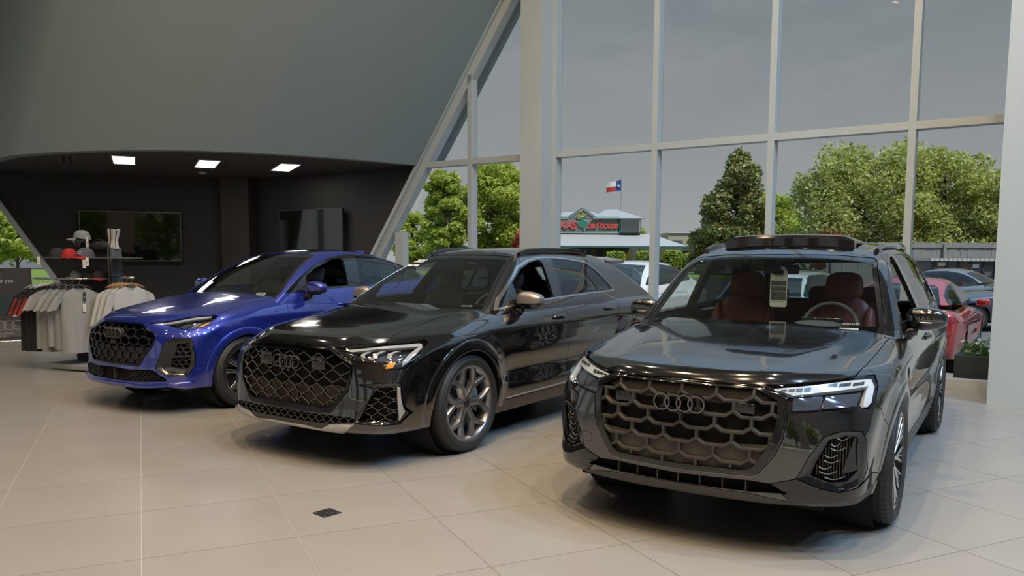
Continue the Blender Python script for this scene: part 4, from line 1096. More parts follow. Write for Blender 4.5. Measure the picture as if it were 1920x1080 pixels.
q7 = hero(dict(name='black_car', loc=(1.4491, 5.0895, 0), rz=R(-90 - 32.32), label='big black SUV with red seats and a raised sunroof panel, nearest to camera',
    lo=q7_lower, up=q7_upper, xl=-4.15, uxl=-4.15, uxr=-.10, ucore=(-3.35, -1.05), paint=P_BLACK, ra=.412, belt=1.1,
    disp=[(Q7_OUT, .007, .004, -.006), (Q7_FRAME, -.022, .002, -.03)],
    bumper_line=line('xz', (.60, .80), (.40, .66)), doors=([(-.60, .25), (-.57, .50), (-.55, .9), (-.57, 1.06), (-.62, 1.25)], [(-1.63, .25), (-1.62, .6), (-1.62, 1.25)], [(-2.42, .25), (-2.47, .45), (-2.60, .68), (-2.76, .86), (-2.80, 1.0), (-2.78, 1.25)]),
    sill=.37, out=[('drop', Q7_IN, 0), ('grille_frame', Q7_OUT, .0022), ('headlight', Q7_HL, .0025), ('drop', Q7_MESH, 0), ('intake_frame', Q7_FRAME, .0016), ('drop', Q7_SLOT, 0), ('air_blade', Q7_BLADE, .0016), ('front_lip', Q7_LIP, .0016)],
    hood=[(1.1, 0), (1.1, .40), (.93, .438), (.87, .537), (.74, .67), (.58, .795), (.41, .819), (.09, .832), (-.33, .838), (-.41, .79), (-.37, .68), (-.30, .4), (-.27, 0)],
    hood_edge=[(0, .9125), (.116, .905), (.227, .901), (.424, .901), (.533, .912), (.668, .925), (.8, .937), (1, .95)], cowl_y=.80,
    deck=[(-.46, -.1), (-.52, .5), (-.70, .83), (-3.7, .83), (-3.85, -.1)], sill_m=M_DG,
    front_parts=[('grille_frame', M_GB, 'centre', 0, .05), ('intake_frame', M_GB, 'sides', 0, .03), ('air_blade', M_GB, 'sides', .006, .03), ('front_lip', M_DG, 'centre', 0, .04)],
    dlo=[(-.47, 1.105), (-.60, 1.20), (-.85, 1.40), (-1.1, 1.525), (-1.4, 1.59), (-1.8, 1.612), (-2.4, 1.60), (-3.0, 1.555), (-3.35, 1.46), (-3.55, 1.28), (-3.6, 1.19), (-3.4, 1.175), (-2.5, 1.16), (-1.6, 1.14), (-.8, 1.115)],
    win=dict(front=[(-.70, 1.14), (-.72, 1.23), (-.93, 1.41), (-1.13, 1.505), (-1.38, 1.565), (-1.50, 1.575), (-1.50, 1.155)], rear=[(-1.66, 1.16), (-1.66, 1.588), (-1.9, 1.593), (-2.4, 1.582), (-2.62, 1.567), (-2.62, 1.178)], quarter=[(-2.68, 1.18), (-2.68, 1.562), (-3.0, 1.537), (-3.32, 1.44), (-3.5, 1.29), (-3.55, 1.205), (-3.4, 1.192)]),
    ws=[(-.05, 1.02), (.78, 1.04), (.795, 1.13), (.660, 1.535), (.635, 1.558), (.4, 1.578), (-.05, 1.583)], ws_sd=lambda P: P[:, 0], frit=.03,
    rw=[(-.05, 1.12), (.68, 1.14), (.60, 1.46), (.52, 1.52), (-.05, 1.53)], rwx=-3.3, clear_rear=True, sunroof=[(-1.18, 0), (-1.16, .46), (-2.9, .44), (-2.9, 0)], trim_m=M_GB,
    wheel='blade', rim=.285, tw=.285, track=.972, spoke_m=M_GB, polish_m=mat('polished alloy', (.70, .70, .70), .18, 1.0), cal_m=mat('caliper black', (.03, .03, .03), .3),
    seat_m=mat('red brown leather', (.19, .045, .040), .5, noise=(30, .15)), inside=dict(rear=-2.3, zt=1.075), mirror=(-.86, 1.00, 1.158), cap_m=P_BLACK, mbase_m=M_GB))
def q7_details():
    r, lo, up, H, base = q7['root'], q7['lo_'], q7['up_'], q7['H'], q7['base']
    g = put('grille', base.patch(reg('yz', Q7_OUT), FRONT, off=-.052, skirt=0), M_HOLE, r)[0]
    # closed lower plate and the finely ribbed upper plate of the grille
    low = [(-.01, .57), (.47, .60), (.47, .58), (.40, .475), (.36, .458), (-.01, .447)]; top = [(-.01, .89), (.39, .888), (.47, .845), (.30, .800), (-.01, .792)]
    put('grille_plate', base.patch(reg('yz', low), FRONT, off=-.030, skirt=.01), M_MESH, r)[0].parent = g
    put('grille_plate', base.patch(reg('yz', top), FRONT, off=-.026, skirt=.01), M_MESH, r)[0].parent = g
    ribs = MB()
    for k in range(15):
        z = .797 + k * .006; w = .30 + .17 * min(1, (z - .795) / .05)
        ys = np.linspace(-w, w, 30); P = on_front(lo, ys, np.full(30, z)); P[:, 0] -= .0245; sweep(ribs, P, np.tile([1., 0, 0], (30, 1)), [(-.0012, -.002), (.0012, -.002), (0, .002)])
    ribs.build('grille_ribs', M_MESH, g)
    E = hexes(.187, .0805, .022, .55, .455 + .004, 6, 4, .0)
    comb(lo, Q7_IN, E, .021, .012, .022, -.020, margin=-.004).build('grille_bars', M_DG, g, 40)
    emblem(g, lo, .782, M_DCH, off=.006, depth=.020, r=.0435)
    for s in (-1, 1):
        b = MB(); P = on_front(lo, [s * .335], [.780])[0]; P2 = P - [.012, 0, 0]
        b.rbox((P2[0] - .03, s * .335 - .055, .752), (P2[0] + .006, s * .335 + .055, .808), .008); b.build('radar_sensor', M_GB, g, 40)
    c = MB(); P = on_front(lo, [0], [.722])[0]; c.lathe([(.012, -.02), (.012, .004), (.008, .007), (0, .004)], 20, 'x', (P[0], 0, .722)); c.build('front_camera', M_GB, g, 40)
    # headlights
    hm = reg('yz', Q7_HL)
    hs = put('headlight', base.patch(lambda P: hm(P) - .004, FRONT, off=-.055, skirt=0), M_HSE, r, 'sides')
    def hp(nme, poly, off, sk, m):
        for o, h in zip(put(nme, base.patch(reg('yz', poly), FRONT, off=off, skirt=sk), m, r, 'sides'), hs): o.parent = h
    hp('daytime_light', [(.462, .888), (.533, .897), (.668, .911), (.793, .923), (.868, .922), (.868, .893), (.80, .885), (.66, .872), (.56, .858), (.535, .866), (.50, .879)], -.014, .03, M_DRL)
    hp('daytime_light', [(.868, .922), (.892, .885), (.897, .815), (.884, .793), (.866, .797), (.862, .85)], -.012, .03, M_DRL)
    for a, b_ in ((.70, .735), (.745, .79), (.80, .845)): hp('light_louvre', [(a, .897), (b_, .899), (b_, .912), (a, .909)], -.011, .01, M_HSE)
    for k in range(4): hp('light_louvre', [(.50 + k * .034, .8785 - k * .001), (.527 + k * .034, .878), (.527 + k * .034, .888 + k * .003), (.50 + k * .034, .885 + k * .003)], -.0115, .01, M_HSE)
    hp('projector', [(.567, .783), (.69, .793), (.69, .862), (.567, .850)], -.030, .025, M_PROJ); hp('projector', [(.705, .796), (.845, .81), (.85, .872), (.705, .865)], -.030, .025, M_PROJ)
    for o, h in zip(put('lamp_lens', H.take('headlight', off=-.001, skirt=.004), M_LENS, r, 'sides'), hs): o.parent = h
    # corner intakes: dark recess, upright slats, chrome bars and a fin
    it = put('intake', base.patch(reg('yz', Q7_FRAME), FRONT, off=-.070, skirt=0), M_HOLE, r, 'sides')
    sd = poly_sd(Q7_MESH)
    for s, h in zip((1, -1), it):
        b = MB(); c = MB()
        for k in range(17):
            y = .665 + k * .0125; z = np.linspace(.42, .65, 24); z = z[sd(np.stack([np.full(24, y), z], 1)) < -.004]
            if len(z) > 2:
                P = on_front(lo, np.full(len(z), y), z); P[:, 0] -= .038; P[:, 1] *= s; sweep(b, P, np.tile([1, .2 * s, 0], (len(z), 1)), [(-.003, -.012), (.003, -.012), (.003, .004), (-.003, .004)])
        for j, (z, y0, y1) in enumerate(((.645, .757, .812), (.614, .736, .773), (.592, .735, .798), (.556, .711, .766), (.530, .708, .775), (.498, .688, .742), (.472, .690, .768), (.443, .712, .80))):
            t = np.linspace(0, 1, 14); P = on_front(lo, y0 + (y1 - y0) * t, z - .014 * np.sin(PI * t)); P[:, 0] -= .020; P[:, 1] *= s; sweep(c, P, np.tile([1, .3 * s, .2], (14, 1)), rect(.009, .008, .008))
        b.build('intake_slats', M_DG, h); c.build('intake_bars', M_CHR, h, 40)
        f = MB(); q = [(.838, .645), (.852, .64), (.855, .475), (.800, .462), (.795, .475)]
        P = on_front(lo, [a for a, z in q], [z for a, z in q]); P[:, 1] *= s; F = [tuple(p + [-.004, 0, 0]) for p in P]; Bk = [tuple(p - [.045, 0, 0]) for p in P]; n = len(q)
        f.add(F + Bk, [tuple(range(n)), tuple(range(n, 2 * n))[::-1]] + [(i, n + i, n + (i + 1) % n, (i + 1) % n) for i in range(n)]); f.build('intake_fin', M_GB, h)
        e = MB(); P = on_front(lo, [.835], [.438])[0]; e.lathe([(.013, -.02), (.013, .0), (.009, .003), (0, .002)], 16, 'x', (P[0] - .02, P[1] * s, P[2])); e.build('parking_sensor', M_GB, h, 40)
    # slot below the grille with upright dividers, tow cover
    sl = put('lower_slot', base.patch(reg('yz', [(y * 1.02 if y > 0 else y, z) for y, z in Q7_SLOT]), FRONT, off=-.06, skirt=0), M_HOLE, r)[0]
    for y in (-.36, -.24, -.12, 0, .12, .24, .36):
        P = on_front(lo, [y, y], [.352, .408]); b = MB(); b.box((P[0][0] - .06, y - .003, .35), (P[0][0] - .012, y + .003, .409)); b.build('slot_divider', M_DG, sl)
    t = [(.735 + .045 * math.copysign(abs(math.cos(a))**.5, math.cos(a)), .745 + .028 * math.copysign(abs(math.sin(a))**.5, math.sin(a))) for a in np.linspace(0, 2 * PI, 28, endpoint=False)]
    for s in (1, -1):
        w = MB(); Q = np.array(t) * [1, 1] + ([0, 0] if s > 0 else [-.14, -.235]); P = on_front(lo, Q[:, 0], Q[:, 1]); n = unit_n(lo, P); P[:, 1] *= s; n[:, 1] *= s
        sweep(w, P, n, rect(.003, .0012, .004), closed=True); w.build('tow_cover_seam' if s < 0 else 'washer_cover_seam', M_HOLE, r)
    arch_trim(r, lo, 0, .379, .405, .475, .007, P_BLACK); arch_trim(r, lo, -2.995, .379, .405, .475, .007, P_BLACK)
    handles(r, lo, [(-1.40, .995), (-2.52, 1.01)], P_BLACK)
    roof_rail(r, up, [(-1.20, .625), (-2.2, .625), (-3.45, .56)], M_GB, h=.030)
    # raised sunroof panel
    s = MB(); n = 15; ys = np.linspace(-.475, .475, n); V = []
    prof = [(-1.150, -.035), (-1.150, .038), (-1.165, .058), (-1.22, .068), (-1.75, .045), (-1.75, .030), (-1.26, .045), (-1.24, -.03)]
    z0 = float(up.roof(np.array([-1.2])))
    for y in ys:
        e = min(1, (.475 - abs(y)) / .03)**.5
        for x, z in prof: V.append((x - .16 * y * y, y, z0 - .03 * (abs(y) / .6)**2.4 + .010 + z * (.55 + .45 * e)))
    k = len(prof); s.add(V, [(i * k + j, i * k + (j + 1) % k, (i + 1) * k + (j + 1) % k, (i + 1) * k + j) for i in range(n - 1) for j in range(k)] + [tuple(range(k))[::-1], tuple((n - 1) * k + j for j in range(k))])
    s.build('sunroof_panel', M_GB, r, 35)
    # rear-view mirror, its sensor pod, hanging price tag and the stock card in the windscreen corner
    m = MB(); m.rbox((-1.06, -.13, 1.435), (-1.03, .13, 1.505), .02, 4); m.tube([(-1.03, 0, 1.48), (-.96, 0, 1.55)], .012, 8); rm = m.build('rear_view_mirror', M_MB, r, 40)
    m = MB(); m.blob((-1.0, 0, 1.545), (.09, .10, .022), .8, 16, 8); m.build('sensor_pod', M_MB, rm, True)
    o, c, rr, u, n_ = on_windscreen(r, up, .60, 1.105, .115, .045, 'stock_card', M_PAPER, off=-.014)
    o2, c2, rr, u, n_ = on_windscreen(r, up, .60, 1.140, .118, .022, 'stock_number_strip', M_INK, off=-.014); o2.parent = o
    lay_text(o, 'YD012180', c2 + n_ * .001, rr, u, n_, .024, M_PAPER)
    lay_text(o, 'Q7   2025', c + n_ * .001, rr, u, n_, .012, M_INK)
    return r
q7_details()
tagq = empty('price_tag', (0, 0, 0), 0, 'tall white printed tag hanging from the rear-view mirror of the nearest black SUV', 'tag', parent=None)
def hang_tag():
    r = q7['root']; Mw = Matrix.Translation(r.location) @ Matrix.Rotation(r.rotation_euler.z, 4, 'Z')
    tagq.matrix_world = Mw @ Matrix.Translation((-.985, .0, 1.45))
    b = MB(); pts = [(.06 * math.cos(a) * .95, .0) for a in (0,)]
    out = [(-.062, -.245), (-.050, -.257), (.050, -.257), (.062, -.245), (.062, .0), (.045, .035), (.012, .048), (.012, .026), (.034, .012), (.030, -.02), (-.030, -.02), (-.062, -.005)]
    b.prism(out, 0, .002, lambda u, v, w: (w, u, v)); b.build('tag_card', M_PAPER, tagq)
    k = MB()
    for z0, z1 in ((-.098, -.062), (-.138, -.102), (-.205, -.142)): k.box((.0022, -.055, z0), (.003, .055, z1))
    k.build('printed_photos', mat('printed car photos', (.10, .11, .12), .5, noise=(40, .9)), tagq)
    for z, s_ in ((-.028, .011), (-.042, .006), (-.050, .006), (-.215, .008)):
        t = text_mesh('2025 ' + ('SUV PRICE' if s_ > .008 else 'see dealer for details'), s_, .0002); t.materials.clear(); t.materials.append(M_INK)
        link('lettering', t, tagq, (.0026, 0, z), (PI / 2, 0, PI / 2))
hang_tag()
# ---------------------------------------------------------------- black coupe-roofed SUV in the middle
Q8_IN = [(-.01, .851), (.395, .848), (.47, .828), (.590, .772), (.595, .69), (.563, .582), (.466, .474), (.40, .450), (-.01, .452)]
Q8_OUT = [(-.01, .893), (.41, .879), (.48, .845), (.605, .781), (.610, .69), (.592, .583), (.475, .436), (.44, .412), (-.01, .404)]
Q8_HL = [(.471, .886), (.708, .920), (.865, .932), (.896, .917), (.928, .852), (.926, .775), (.910, .745), (.81, .738), (.80, .801), (.718, .813), (.594, .849)]
Q8_MESH = [(.787, .613), (.882, .617), (.880, .372), (.668, .373)]
Q8_VENT = [(.657, .637), (.881, .652), (.902, .638), (.905, .413), (.886, .342), (.664, .356), (.645, .372), (.756, .551), (.775, .615)]
Q8_FIN = [(.884, .626), (.899, .615), (.903, .436), (.884, .356)]
Q8_SLOT = [(-.01, .400), (.44, .402), (.616, .398), (.650, .385), (.645, .363), (.424, .338), (.252, .332), (-.01, .330)]
Q8_SPL = [(-.01, .302), (.20, .303), (.362, .292), (.454, .337), (.65, .351), (.60, .30), (.52, .262), (-.01, .24)]
Q8_LIP = [(-.01, .331), (.252, .332), (.424, .338), (.454, .337), (.362, .292), (.2, .303), (-.01, .302)]
M_BRONZE = mat('satin bronze grey', (.34, .30, .27), .38, .7)
M_SILV = mat('satin silver', (.48, .47, .45), .4, .5)
M_GUN = mat('gunmetal wheel', (.30, .30, .31), .30, .9)
q8 = hero(dict(name='black_car', loc=(-1.1395, 6.8042, 0), rz=R(-90 - 33.84), label='black coupe-roofed SUV with honeycomb grille and bronze mirrors, between the other two',
    lo=q8_lower, up=q8_upper, xl=-4.05, uxl=-4.10, uxr=-.10, ucore=(-3.1, -1.15), paint=P_BLACK, ra=.428, belt=1.1,
    disp=[(Q8_OUT, .008, .004, -.006), (Q8_VENT, -.03, .002, -.03), (Q8_SPL, .012, 0, -.02)],
    bumper_line=line('xz', (.55, .80), (.38, .77)), doors=([(-.60, .2), (-.56, .5), (-.52, .7), (-.48, .9), (-.50, 1.05), (-.56, 1.25)], [(-1.66, .2), (-1.61, .58), (-1.54, .9), (-1.57, 1.15), (-1.55, 1.25)], [(-2.40, .2), (-2.47, .45), (-2.56, .65), (-2.62, .85), (-2.60, .96), (-2.70, 1.09), (-2.55, 1.19), (-2.5, 1.25)]),
    sill=.34, out=[('drop', Q8_IN, 0), ('grille_frame', Q8_OUT, .0022), ('headlight', Q8_HL, .0025), ('drop', Q8_MESH, 0), ('vent_blade', Q8_FIN, .0012), ('vent_frame', Q8_VENT, .0016), ('drop', Q8_SLOT, 0), ('splitter', Q8_SPL, .0016), ('front_lip', Q8_LIP, .001)],
    hood=[(1.1, 0), (1.1, .45), (.90, .474), (.8, .59), (.67, .712), (.5, .678), (.03, .640), (-.40, .678), (-.46, .62), (-.42, .4), (-.38, 0)],
    hood_edge=[(0, .903), (.25, .894), (.457, .885), (.6, .904), (.708, .923), (.87, .937), (1, .95)], cowl_y=.66,
    deck=[(-.50, -.1), (-.56, .5), (-.74, .83), (-3.6, .80), (-3.75, -.1)], sill_m=M_GB,
    front_parts=[('grille_frame', M_BCH, 'centre', 0, .05), ('vent_frame', M_GB, 'sides', 0, .03), ('vent_blade', M_SILV, 'sides', .012, .03), ('splitter', M_SILV, 'centre', .004, .04), ('front_lip', M_DG, 'centre', 0, .04)],
    dlo=[(-.50, 1.105), (-.62, 1.19), (-.90, 1.347), (-1.13, 1.463), (-1.36, 1.523), (-1.6, 1.551), (-1.85, 1.553), (-2.11, 1.541), (-2.46, 1.502), (-2.63, 1.392), (-2.79, 1.207), (-2.69, 1.195), (-2.12, 1.188), (-1.58, 1.17), (-1.26, 1.16), (-.70, 1.127)],
    win=dict(front=[(-.84, 1.158), (-.90, 1.325), (-1.14, 1.440), (-1.37, 1.503), (-1.57, 1.528), (-1.585, 1.50), (-1.44, 1.182)], rear=[(-1.60, 1.188), (-1.80, 1.535), (-2.11, 1.521), (-2.34, 1.498), (-2.385, 1.207)], quarter=[(-2.40, 1.208), (-2.365, 1.494), (-2.45, 1.482), (-2.62, 1.382), (-2.74, 1.23), (-2.70, 1.212)]),
    ws=[(-.05, 1.02), (.80, 1.04), (.775, 1.15), (.545, 1.537), (.515, 1.556), (.3, 1.569), (-.05, 1.573)], ws_sd=lambda P: P[:, 0], frit=.03,
    rw=[(-.05, 1.15), (.62, 1.17), (.52, 1.45), (-.05, 1.5)], rwx=-3.15, clear_rear=True, sunroof=[(-1.32, 0), (-1.30, .42), (-2.6, .44), (-2.6, 0)], trim_m=M_CHR,
    wheel='y6', rim=.300, tw=.295, track=.985, spoke_m=M_GUN, polish_m=M_GUN, cal_m=mat('caliper grey', (.20, .21, .21), .35),
    seat_m=mat('black suede', (.016, .016, .017), .85), inside=dict(rear=-2.3, xd=-.66, zt=1.05), mirror=(-.84, .998, 1.178), cap_m=M_BRONZE, mbase_m=M_GB, signal=False))
def q8_details():
    r, lo, up, H, base = q8['root'], q8['lo_'], q8['up_'], q8['H'], q8['base']
    g = put('grille', base.patch(reg('yz', Q8_OUT), FRONT, off=-.075, skirt=0), M_HOLE, r)[0]
    put('grille_plate', base.patch(reg('yz', [(-.01, .60), (.30, .60), (.48, .62), (.57, .60), (.46, .47), (.40, .448), (-.01, .448)]), FRONT, off=-.050, skirt=.01), M_MESH, r)[0].parent = g
    comb(lo, Q8_IN, hexes(.150, .0556, .008, 0, .462, 9, 5), .0085, .008, .014, -.016, margin=-.004).build('honeycomb', mat('bronze chrome', (.27, .25, .222), .25, 1.0), g, 40)
    emblem(g, lo, .767, M_DCH, off=.016, depth=.014)
    for y in (-.262, .31):
        b = MB(); P = on_front(lo, [y], [.775])[0]; b.rbox((P[0] - .05, y - .068, .722), (P[0] + .002, y + .068, .822), .008); o = b.build('radar_sensor', M_GB, g, 40)
        b = MB(); b.rbox((P[0] - .02, y - .05, .735), (P[0] + .012, y + .05, .792), .012); b.build('sensor_window', M_GB, o, 40)
    c = MB(); P = on_front(lo, [0], [.700])[0]; c.lathe([(.014, -.03), (.014, .0), (.009, .003), (0, .002)], 20, 'x', (P[0], 0, .700)); c.build('front_camera', M_GB, g, 40)
    for y in (-.14, .10):
        b = MB(); P = on_front(lo, [y], [.52])[0]; b.box((P[0] - .03, y - .006, .49), (P[0] - .008, y + .006, .565)); b.box((P[0] - .03, y - .012, .478), (P[0] - .006, y + .020, .492)); b.build('plate_bracket', M_MB, g)
    hm = reg('yz', Q8_HL)
    hs = put('headlight', base.patch(lambda P: hm(P) - .004, FRONT, off=-.06, skirt=0), M_HSE, r, 'sides')
    def hp(nme, poly, off, sk, m):
        for o, h in zip(put(nme, base.patch(reg('yz', poly), FRONT, off=off, skirt=sk), m, r, 'sides'), hs): o.parent = h
    hp('daytime_light', [(.50, .882), (.708, .908), (.862, .922), (.888, .908), (.882, .900), (.70, .893), (.56, .870)], -.016, .02, M_DRG)
    hp('daytime_light', [(.882, .905), (.90, .895), (.915, .85), (.912, .79), (.897, .765), (.89, .80)], -.014, .02, M_DRG)
    for k in range(3): hp('light_arrow', [(.62 + k * .075, .862 + k * .004), (.645 + k * .075, .838), (.665 + k * .075, .838), (.645 + k * .075, .866 + k * .004), (.668 + k * .075, .888), (.642 + k * .075, .886)], -.030, .015, M_DRG)
    hp('projector', [(.725, .822), (.80, .815), (.86, .815), (.87, .868), (.745, .862)], -.042, .02, M_PROJ)
    hp('projector', [(.872, .748), (.905, .76), (.908, .805), (.872, .80)], -.020, .02, M_HSE)
    hp('amber_marker', [(.818, .752), (.858, .757), (.862, .800), (.822, .797)], -.022, .02, M_AMB)
    for o, h in zip(put('lamp_lens', H.take('headlight', off=-.001, skirt=.004), M_LENS, r, 'sides'), hs): o.parent = h
    it = put('side_vent', base.patch(reg('yz', Q8_VENT), FRONT, off=-.075, skirt=0), M_HOLE, r, 'sides')
    cm = comb(lo, Q8_MESH, hexes(.082, .0405, .006, 0, .36, 8, 14, .0), .007, .007, .014, -.016, margin=-.006)
    for s, h in zip((1, -1), it):
        keep = [f for f in cm.f if s * sum(cm.v[i][1] for i in f) > 0]; ids = sorted({i for f in keep for i in f}); mp_ = {i: k for k, i in enumerate(ids)}
        link('vent_honeycomb', mesh('vent_honeycomb', [cm.v[i] for i in ids], [tuple(mp_[i] for i in f) for f in keep], mat('bronze chrome', (.27, .25, .222), .25, 1.0), 40), h)
        e = MB(); P = on_front(lo, [.84], [.445])[0]; e.lathe([(.014, -.02), (.014, .0), (.010, .003), (0, .002)], 16, 'x', (P[0] - .006, P[1] * s, P[2])); e.build('parking_sensor', M_GB, h, 40)
    sl = put('lower_slot', base.patch(reg('yz', Q8_SLOT), FRONT, off=-.06, skirt=0), M_HOLE, r)[0]
    comb(lo, Q8_SLOT, hexes(.075, .0345, .005, 0, .335, 4, 10), .0065, .006, .012, -.014, margin=-.005).build('slot_honeycomb', mat('bronze chrome', (.27, .25, .222), .25, 1.0), sl, 40)
    arch_trim(r, lo, 0, .395, .422, .515, .010, P_BLACK); arch_trim(r, lo, -2.998, .395, .422, .515, .010, P_BLACK)
    handles(r, lo, [(-1.39, 1.00), (-2.43, 1.025)], P_BLACK)
    roof_rail(r, up, [(-1.36, .530), (-1.9, .545), (-2.66, .545)], M_GB, h=.028)
    for s in (1, -1):                                                   # bright blade along the sill
        b = MB(); xs = np.linspace(-.55, -2.45, 30); P = on_side(lo, xs, np.interp(xs, [-2.45, -.55], [.372, .352])); n = unit_n(lo, P); P[:, 1] *= s; n[:, 1] *= s
        sweep(b, P, n, rect(.014, .008, .01)); b.build('sill_blade', M_CHR, r, 40)
        d = MB(); d.rbox((-4.02, -.60, 1.50), (-3.96, .60, 1.51), .004)
    sp = MB(); n = 21; ys = np.linspace(-.58, .58, n); V = []; prof = [(-3.18, .0), (-3.62, .006), (-3.64, -.008), (-3.60, -.03), (-3.2, -.05)]
    for y in ys:
        for x, z in prof: V.append((x + .25 * y * y, y, 1.562 + z - .05 * (abs(y) / .6)**2.4))
    k = len(prof); sp.add(V, [(i * k + j, i * k + (j + 1) % k, (i + 1) * k + (j + 1) % k, (i + 1) * k + j) for i in range(n - 1) for j in range(k)] + [tuple(range(k))[::-1], tuple((n - 1) * k + j for j in range(k))])
    sp.build('roof_spoiler', P_BLACK, r, 40)
    m = MB(); m.rbox((-1.29, -.12, 1.42), (-1.265, .12, 1.485), .018, 4); m.tube([(-1.27, 0, 1.46), (-1.18, 0, 1.52)], .012, 8); m.build('rear_view_mirror', M_MB, r, 40)
    o, c, rr, u, n_ = on_windscreen(r, up, .60, 1.105, .115, .045, 'stock_card', M_PAPER, off=-.012)
    o2, c2, rr, u, n_ = on_windscreen(r, up, .60, 1.140, .118, .020, 'stock_number_strip', M_INK, off=-.012); o2.parent = o
    lay_text(o, 'YDA4898', c2 + n_ * .001, rr, u, n_, .022, M_PAPER)
    lay_text(o, 'Q8   2025', c + n_ * .001, rr, u, n_, .012, M_INK)
    o, c, rr, u, n_ = on_windscreen(r, up, -.51, 1.462, .20, .040, 'year_sticker_strip', M_PAPER, off=.003)
    p, n2 = ws_point(up, -.50, 1.505)
    lay_text(o, '2025', p + n2 * .004, rr, u, n2, .088, M_PAPER, shear=.25, font_offset=.0025)
    lay_text(o, 'RS Q8', c + n_ * .001, rr, u, n_, .022, M_INK)
    for s in (1, -1):
        b = MB(); P = on_side(lo, [-.36], [1.005])[0]; t = text_mesh('RS', .03, .002); t.materials.clear(); t.materials.append(M_INK)
    return r
q8_details()
# ---------------------------------------------------------------- blue sportback SUV on the left
Q5_IN = [(-.01, .868), (.33, .866), (.538, .785), (.548, .735), (.538, .685), (.405, .505), (.385, .497), (-.01, .494)]
Q5_OUT = [(-.01, .882), (.326, .881), (.36, .874), (.556, .793), (.562, .74), (.552, .678), (.414, .489), (.39, .477), (-.01, .473)]
Q5_HL = [(.405, .890), (.582, .915), (.71, .958), (.795, .964), (.832, .945), (.852, .883), (.839, .851), (.743, .839), (.614, .870)]
Q5_FRAME = [(.584, .461), (.66, .725), (.723, .752), (.825, .759), (.85, .735), (.868, .61), (.862, .48), (.826, .378), (.689, .392)]
Q5_MESH = [(.742, .699), (.822, .713), (.846, .60), (.838, .487), (.822, .452), (.703, .482), (.738, .618)]
Q5_SLOT = [(-.01, .444), (.28, .438), (.551, .450), (.69, .366), (.69, .338), (.316, .322), (-.01, .318)]
q5 = hero(dict(name='blue_car', loc=(-3.5042, 8.6585, 0), rz=R(-90 - 32.96), label='metallic blue coupe-roofed SUV standing in front of the dark alcove',
    lo=q5_lower, up=q5_upper, xl=-3.86, uxl=-3.86, uxr=-.12, ucore=(-2.8, -1.15), paint=P_BLUE, ra=.392, belt=1.1,
    disp=[(Q5_OUT, .008, .004, -.006), (Q5_FRAME, -.03, .002, -.035), ([(-.01, .312), (.5, .305), (.95, .345), (1, .2), (-.01, .2)], .020, 0, -.015)],
    bumper_line=line('xz', (.47, .85), (.28, .74)), doors=([(-.62, .2), (-.58, .5), (-.55, .8), (-.56, .98), (-.61, 1.09), (-.68, 1.25)], [(-1.62, .2), (-1.60, .6), (-1.60, 1.0), (-1.68, 1.157), (-1.68, 1.25)], [(-2.25, .2), (-2.3, .45), (-2.42, .65), (-2.52, .85), (-2.6, 1.0), (-2.5, 1.25)]),
    sill=.34, out=[('drop', Q5_IN, 0), ('grille_frame', Q5_OUT, .0022), ('headlight', Q5_HL, .0025), ('drop', Q5_MESH, 0), ('intake_frame', Q5_FRAME, .0018), ('drop', Q5_SLOT, 0)],
    hood=[(1, 0), (1, .40), (.74, .408), (.60, .588), (.41, .715), (.30, .80), (.26, .823), (.1, .79), (-.10, .768), (-.39, .795), (-.50, .75), (-.56, .68), (-.52, .4), (-.48, 0)],
    hood_edge=[(0, .889), (.2, .890), (.405, .894), (.582, .919), (.71, .962), (.83, .97), (1, .98)], cowl_y=.70,
    deck=[(-.62, -.1), (-.68, .5), (-.84, .79), (-3.3, .76), (-3.4, -.1)], sill_m=P_BLUE,
    front_parts=[('grille_frame', M_BCH, 'centre', 0, .05), ('intake_frame', M_MB, 'sides', 0, .03)],
    dlo=[(-.62, 1.15), (-.70, 1.20), (-.86, 1.295), (-1.14, 1.43), (-1.48, 1.528), (-1.80, 1.572), (-2.17, 1.560), (-2.44, 1.518), (-2.79, 1.445), (-3.02, 1.345), (-3.08, 1.29), (-2.98, 1.255), (-2.4, 1.225), (-1.7, 1.195), (-1.2, 1.18)],
    win=dict(front=[(-.92, 1.20), (-.98, 1.33), (-1.16, 1.415), (-1.48, 1.508), (-1.66, 1.532), (-1.68, 1.5), (-1.57, 1.207)], rear=[(-1.77, 1.213), (-1.93, 1.553), (-2.16, 1.543), (-2.42, 1.503), (-2.60, 1.468), (-2.55, 1.247)], quarter=[(-2.60, 1.25), (-2.65, 1.457), (-2.8, 1.425), (-2.99, 1.335), (-3.03, 1.29), (-2.97, 1.27)]),
    ws=[(-.05, 1.05), (.80, 1.06), (.775, 1.165), (.525, 1.55), (.495, 1.571), (.3, 1.580), (-.05, 1.584)], ws_sd=lambda P: P[:, 0], frit=.03,
    rw=[(-.05, 1.2), (.55, 1.22), (.45, 1.5), (-.05, 1.52)], rwx=-2.8, clear_rear=True, sunroof=[(-1.36, 0), (-1.34, .40), (-2.2, .40), (-2.2, 0)], trim_m=M_GB,
    wheel='twin5', rim=.276, tw=.255, track=.930, spoke_m=M_GB, polish_m=mat('bright alloy', (.60, .60, .60), .22, 1.0), cal_m=mat('caliper steel', (.25, .24, .23), .5, .6),
    seat_m=mat('dark grey cloth', (.030, .029, .028), .9), inside=dict(rear=-2.2, xd=-.76, zt=1.06, hw=.74), mirror=(-.90, 1.002, 1.200), cap_m=P_BLUE, mbase_m=M_MB))
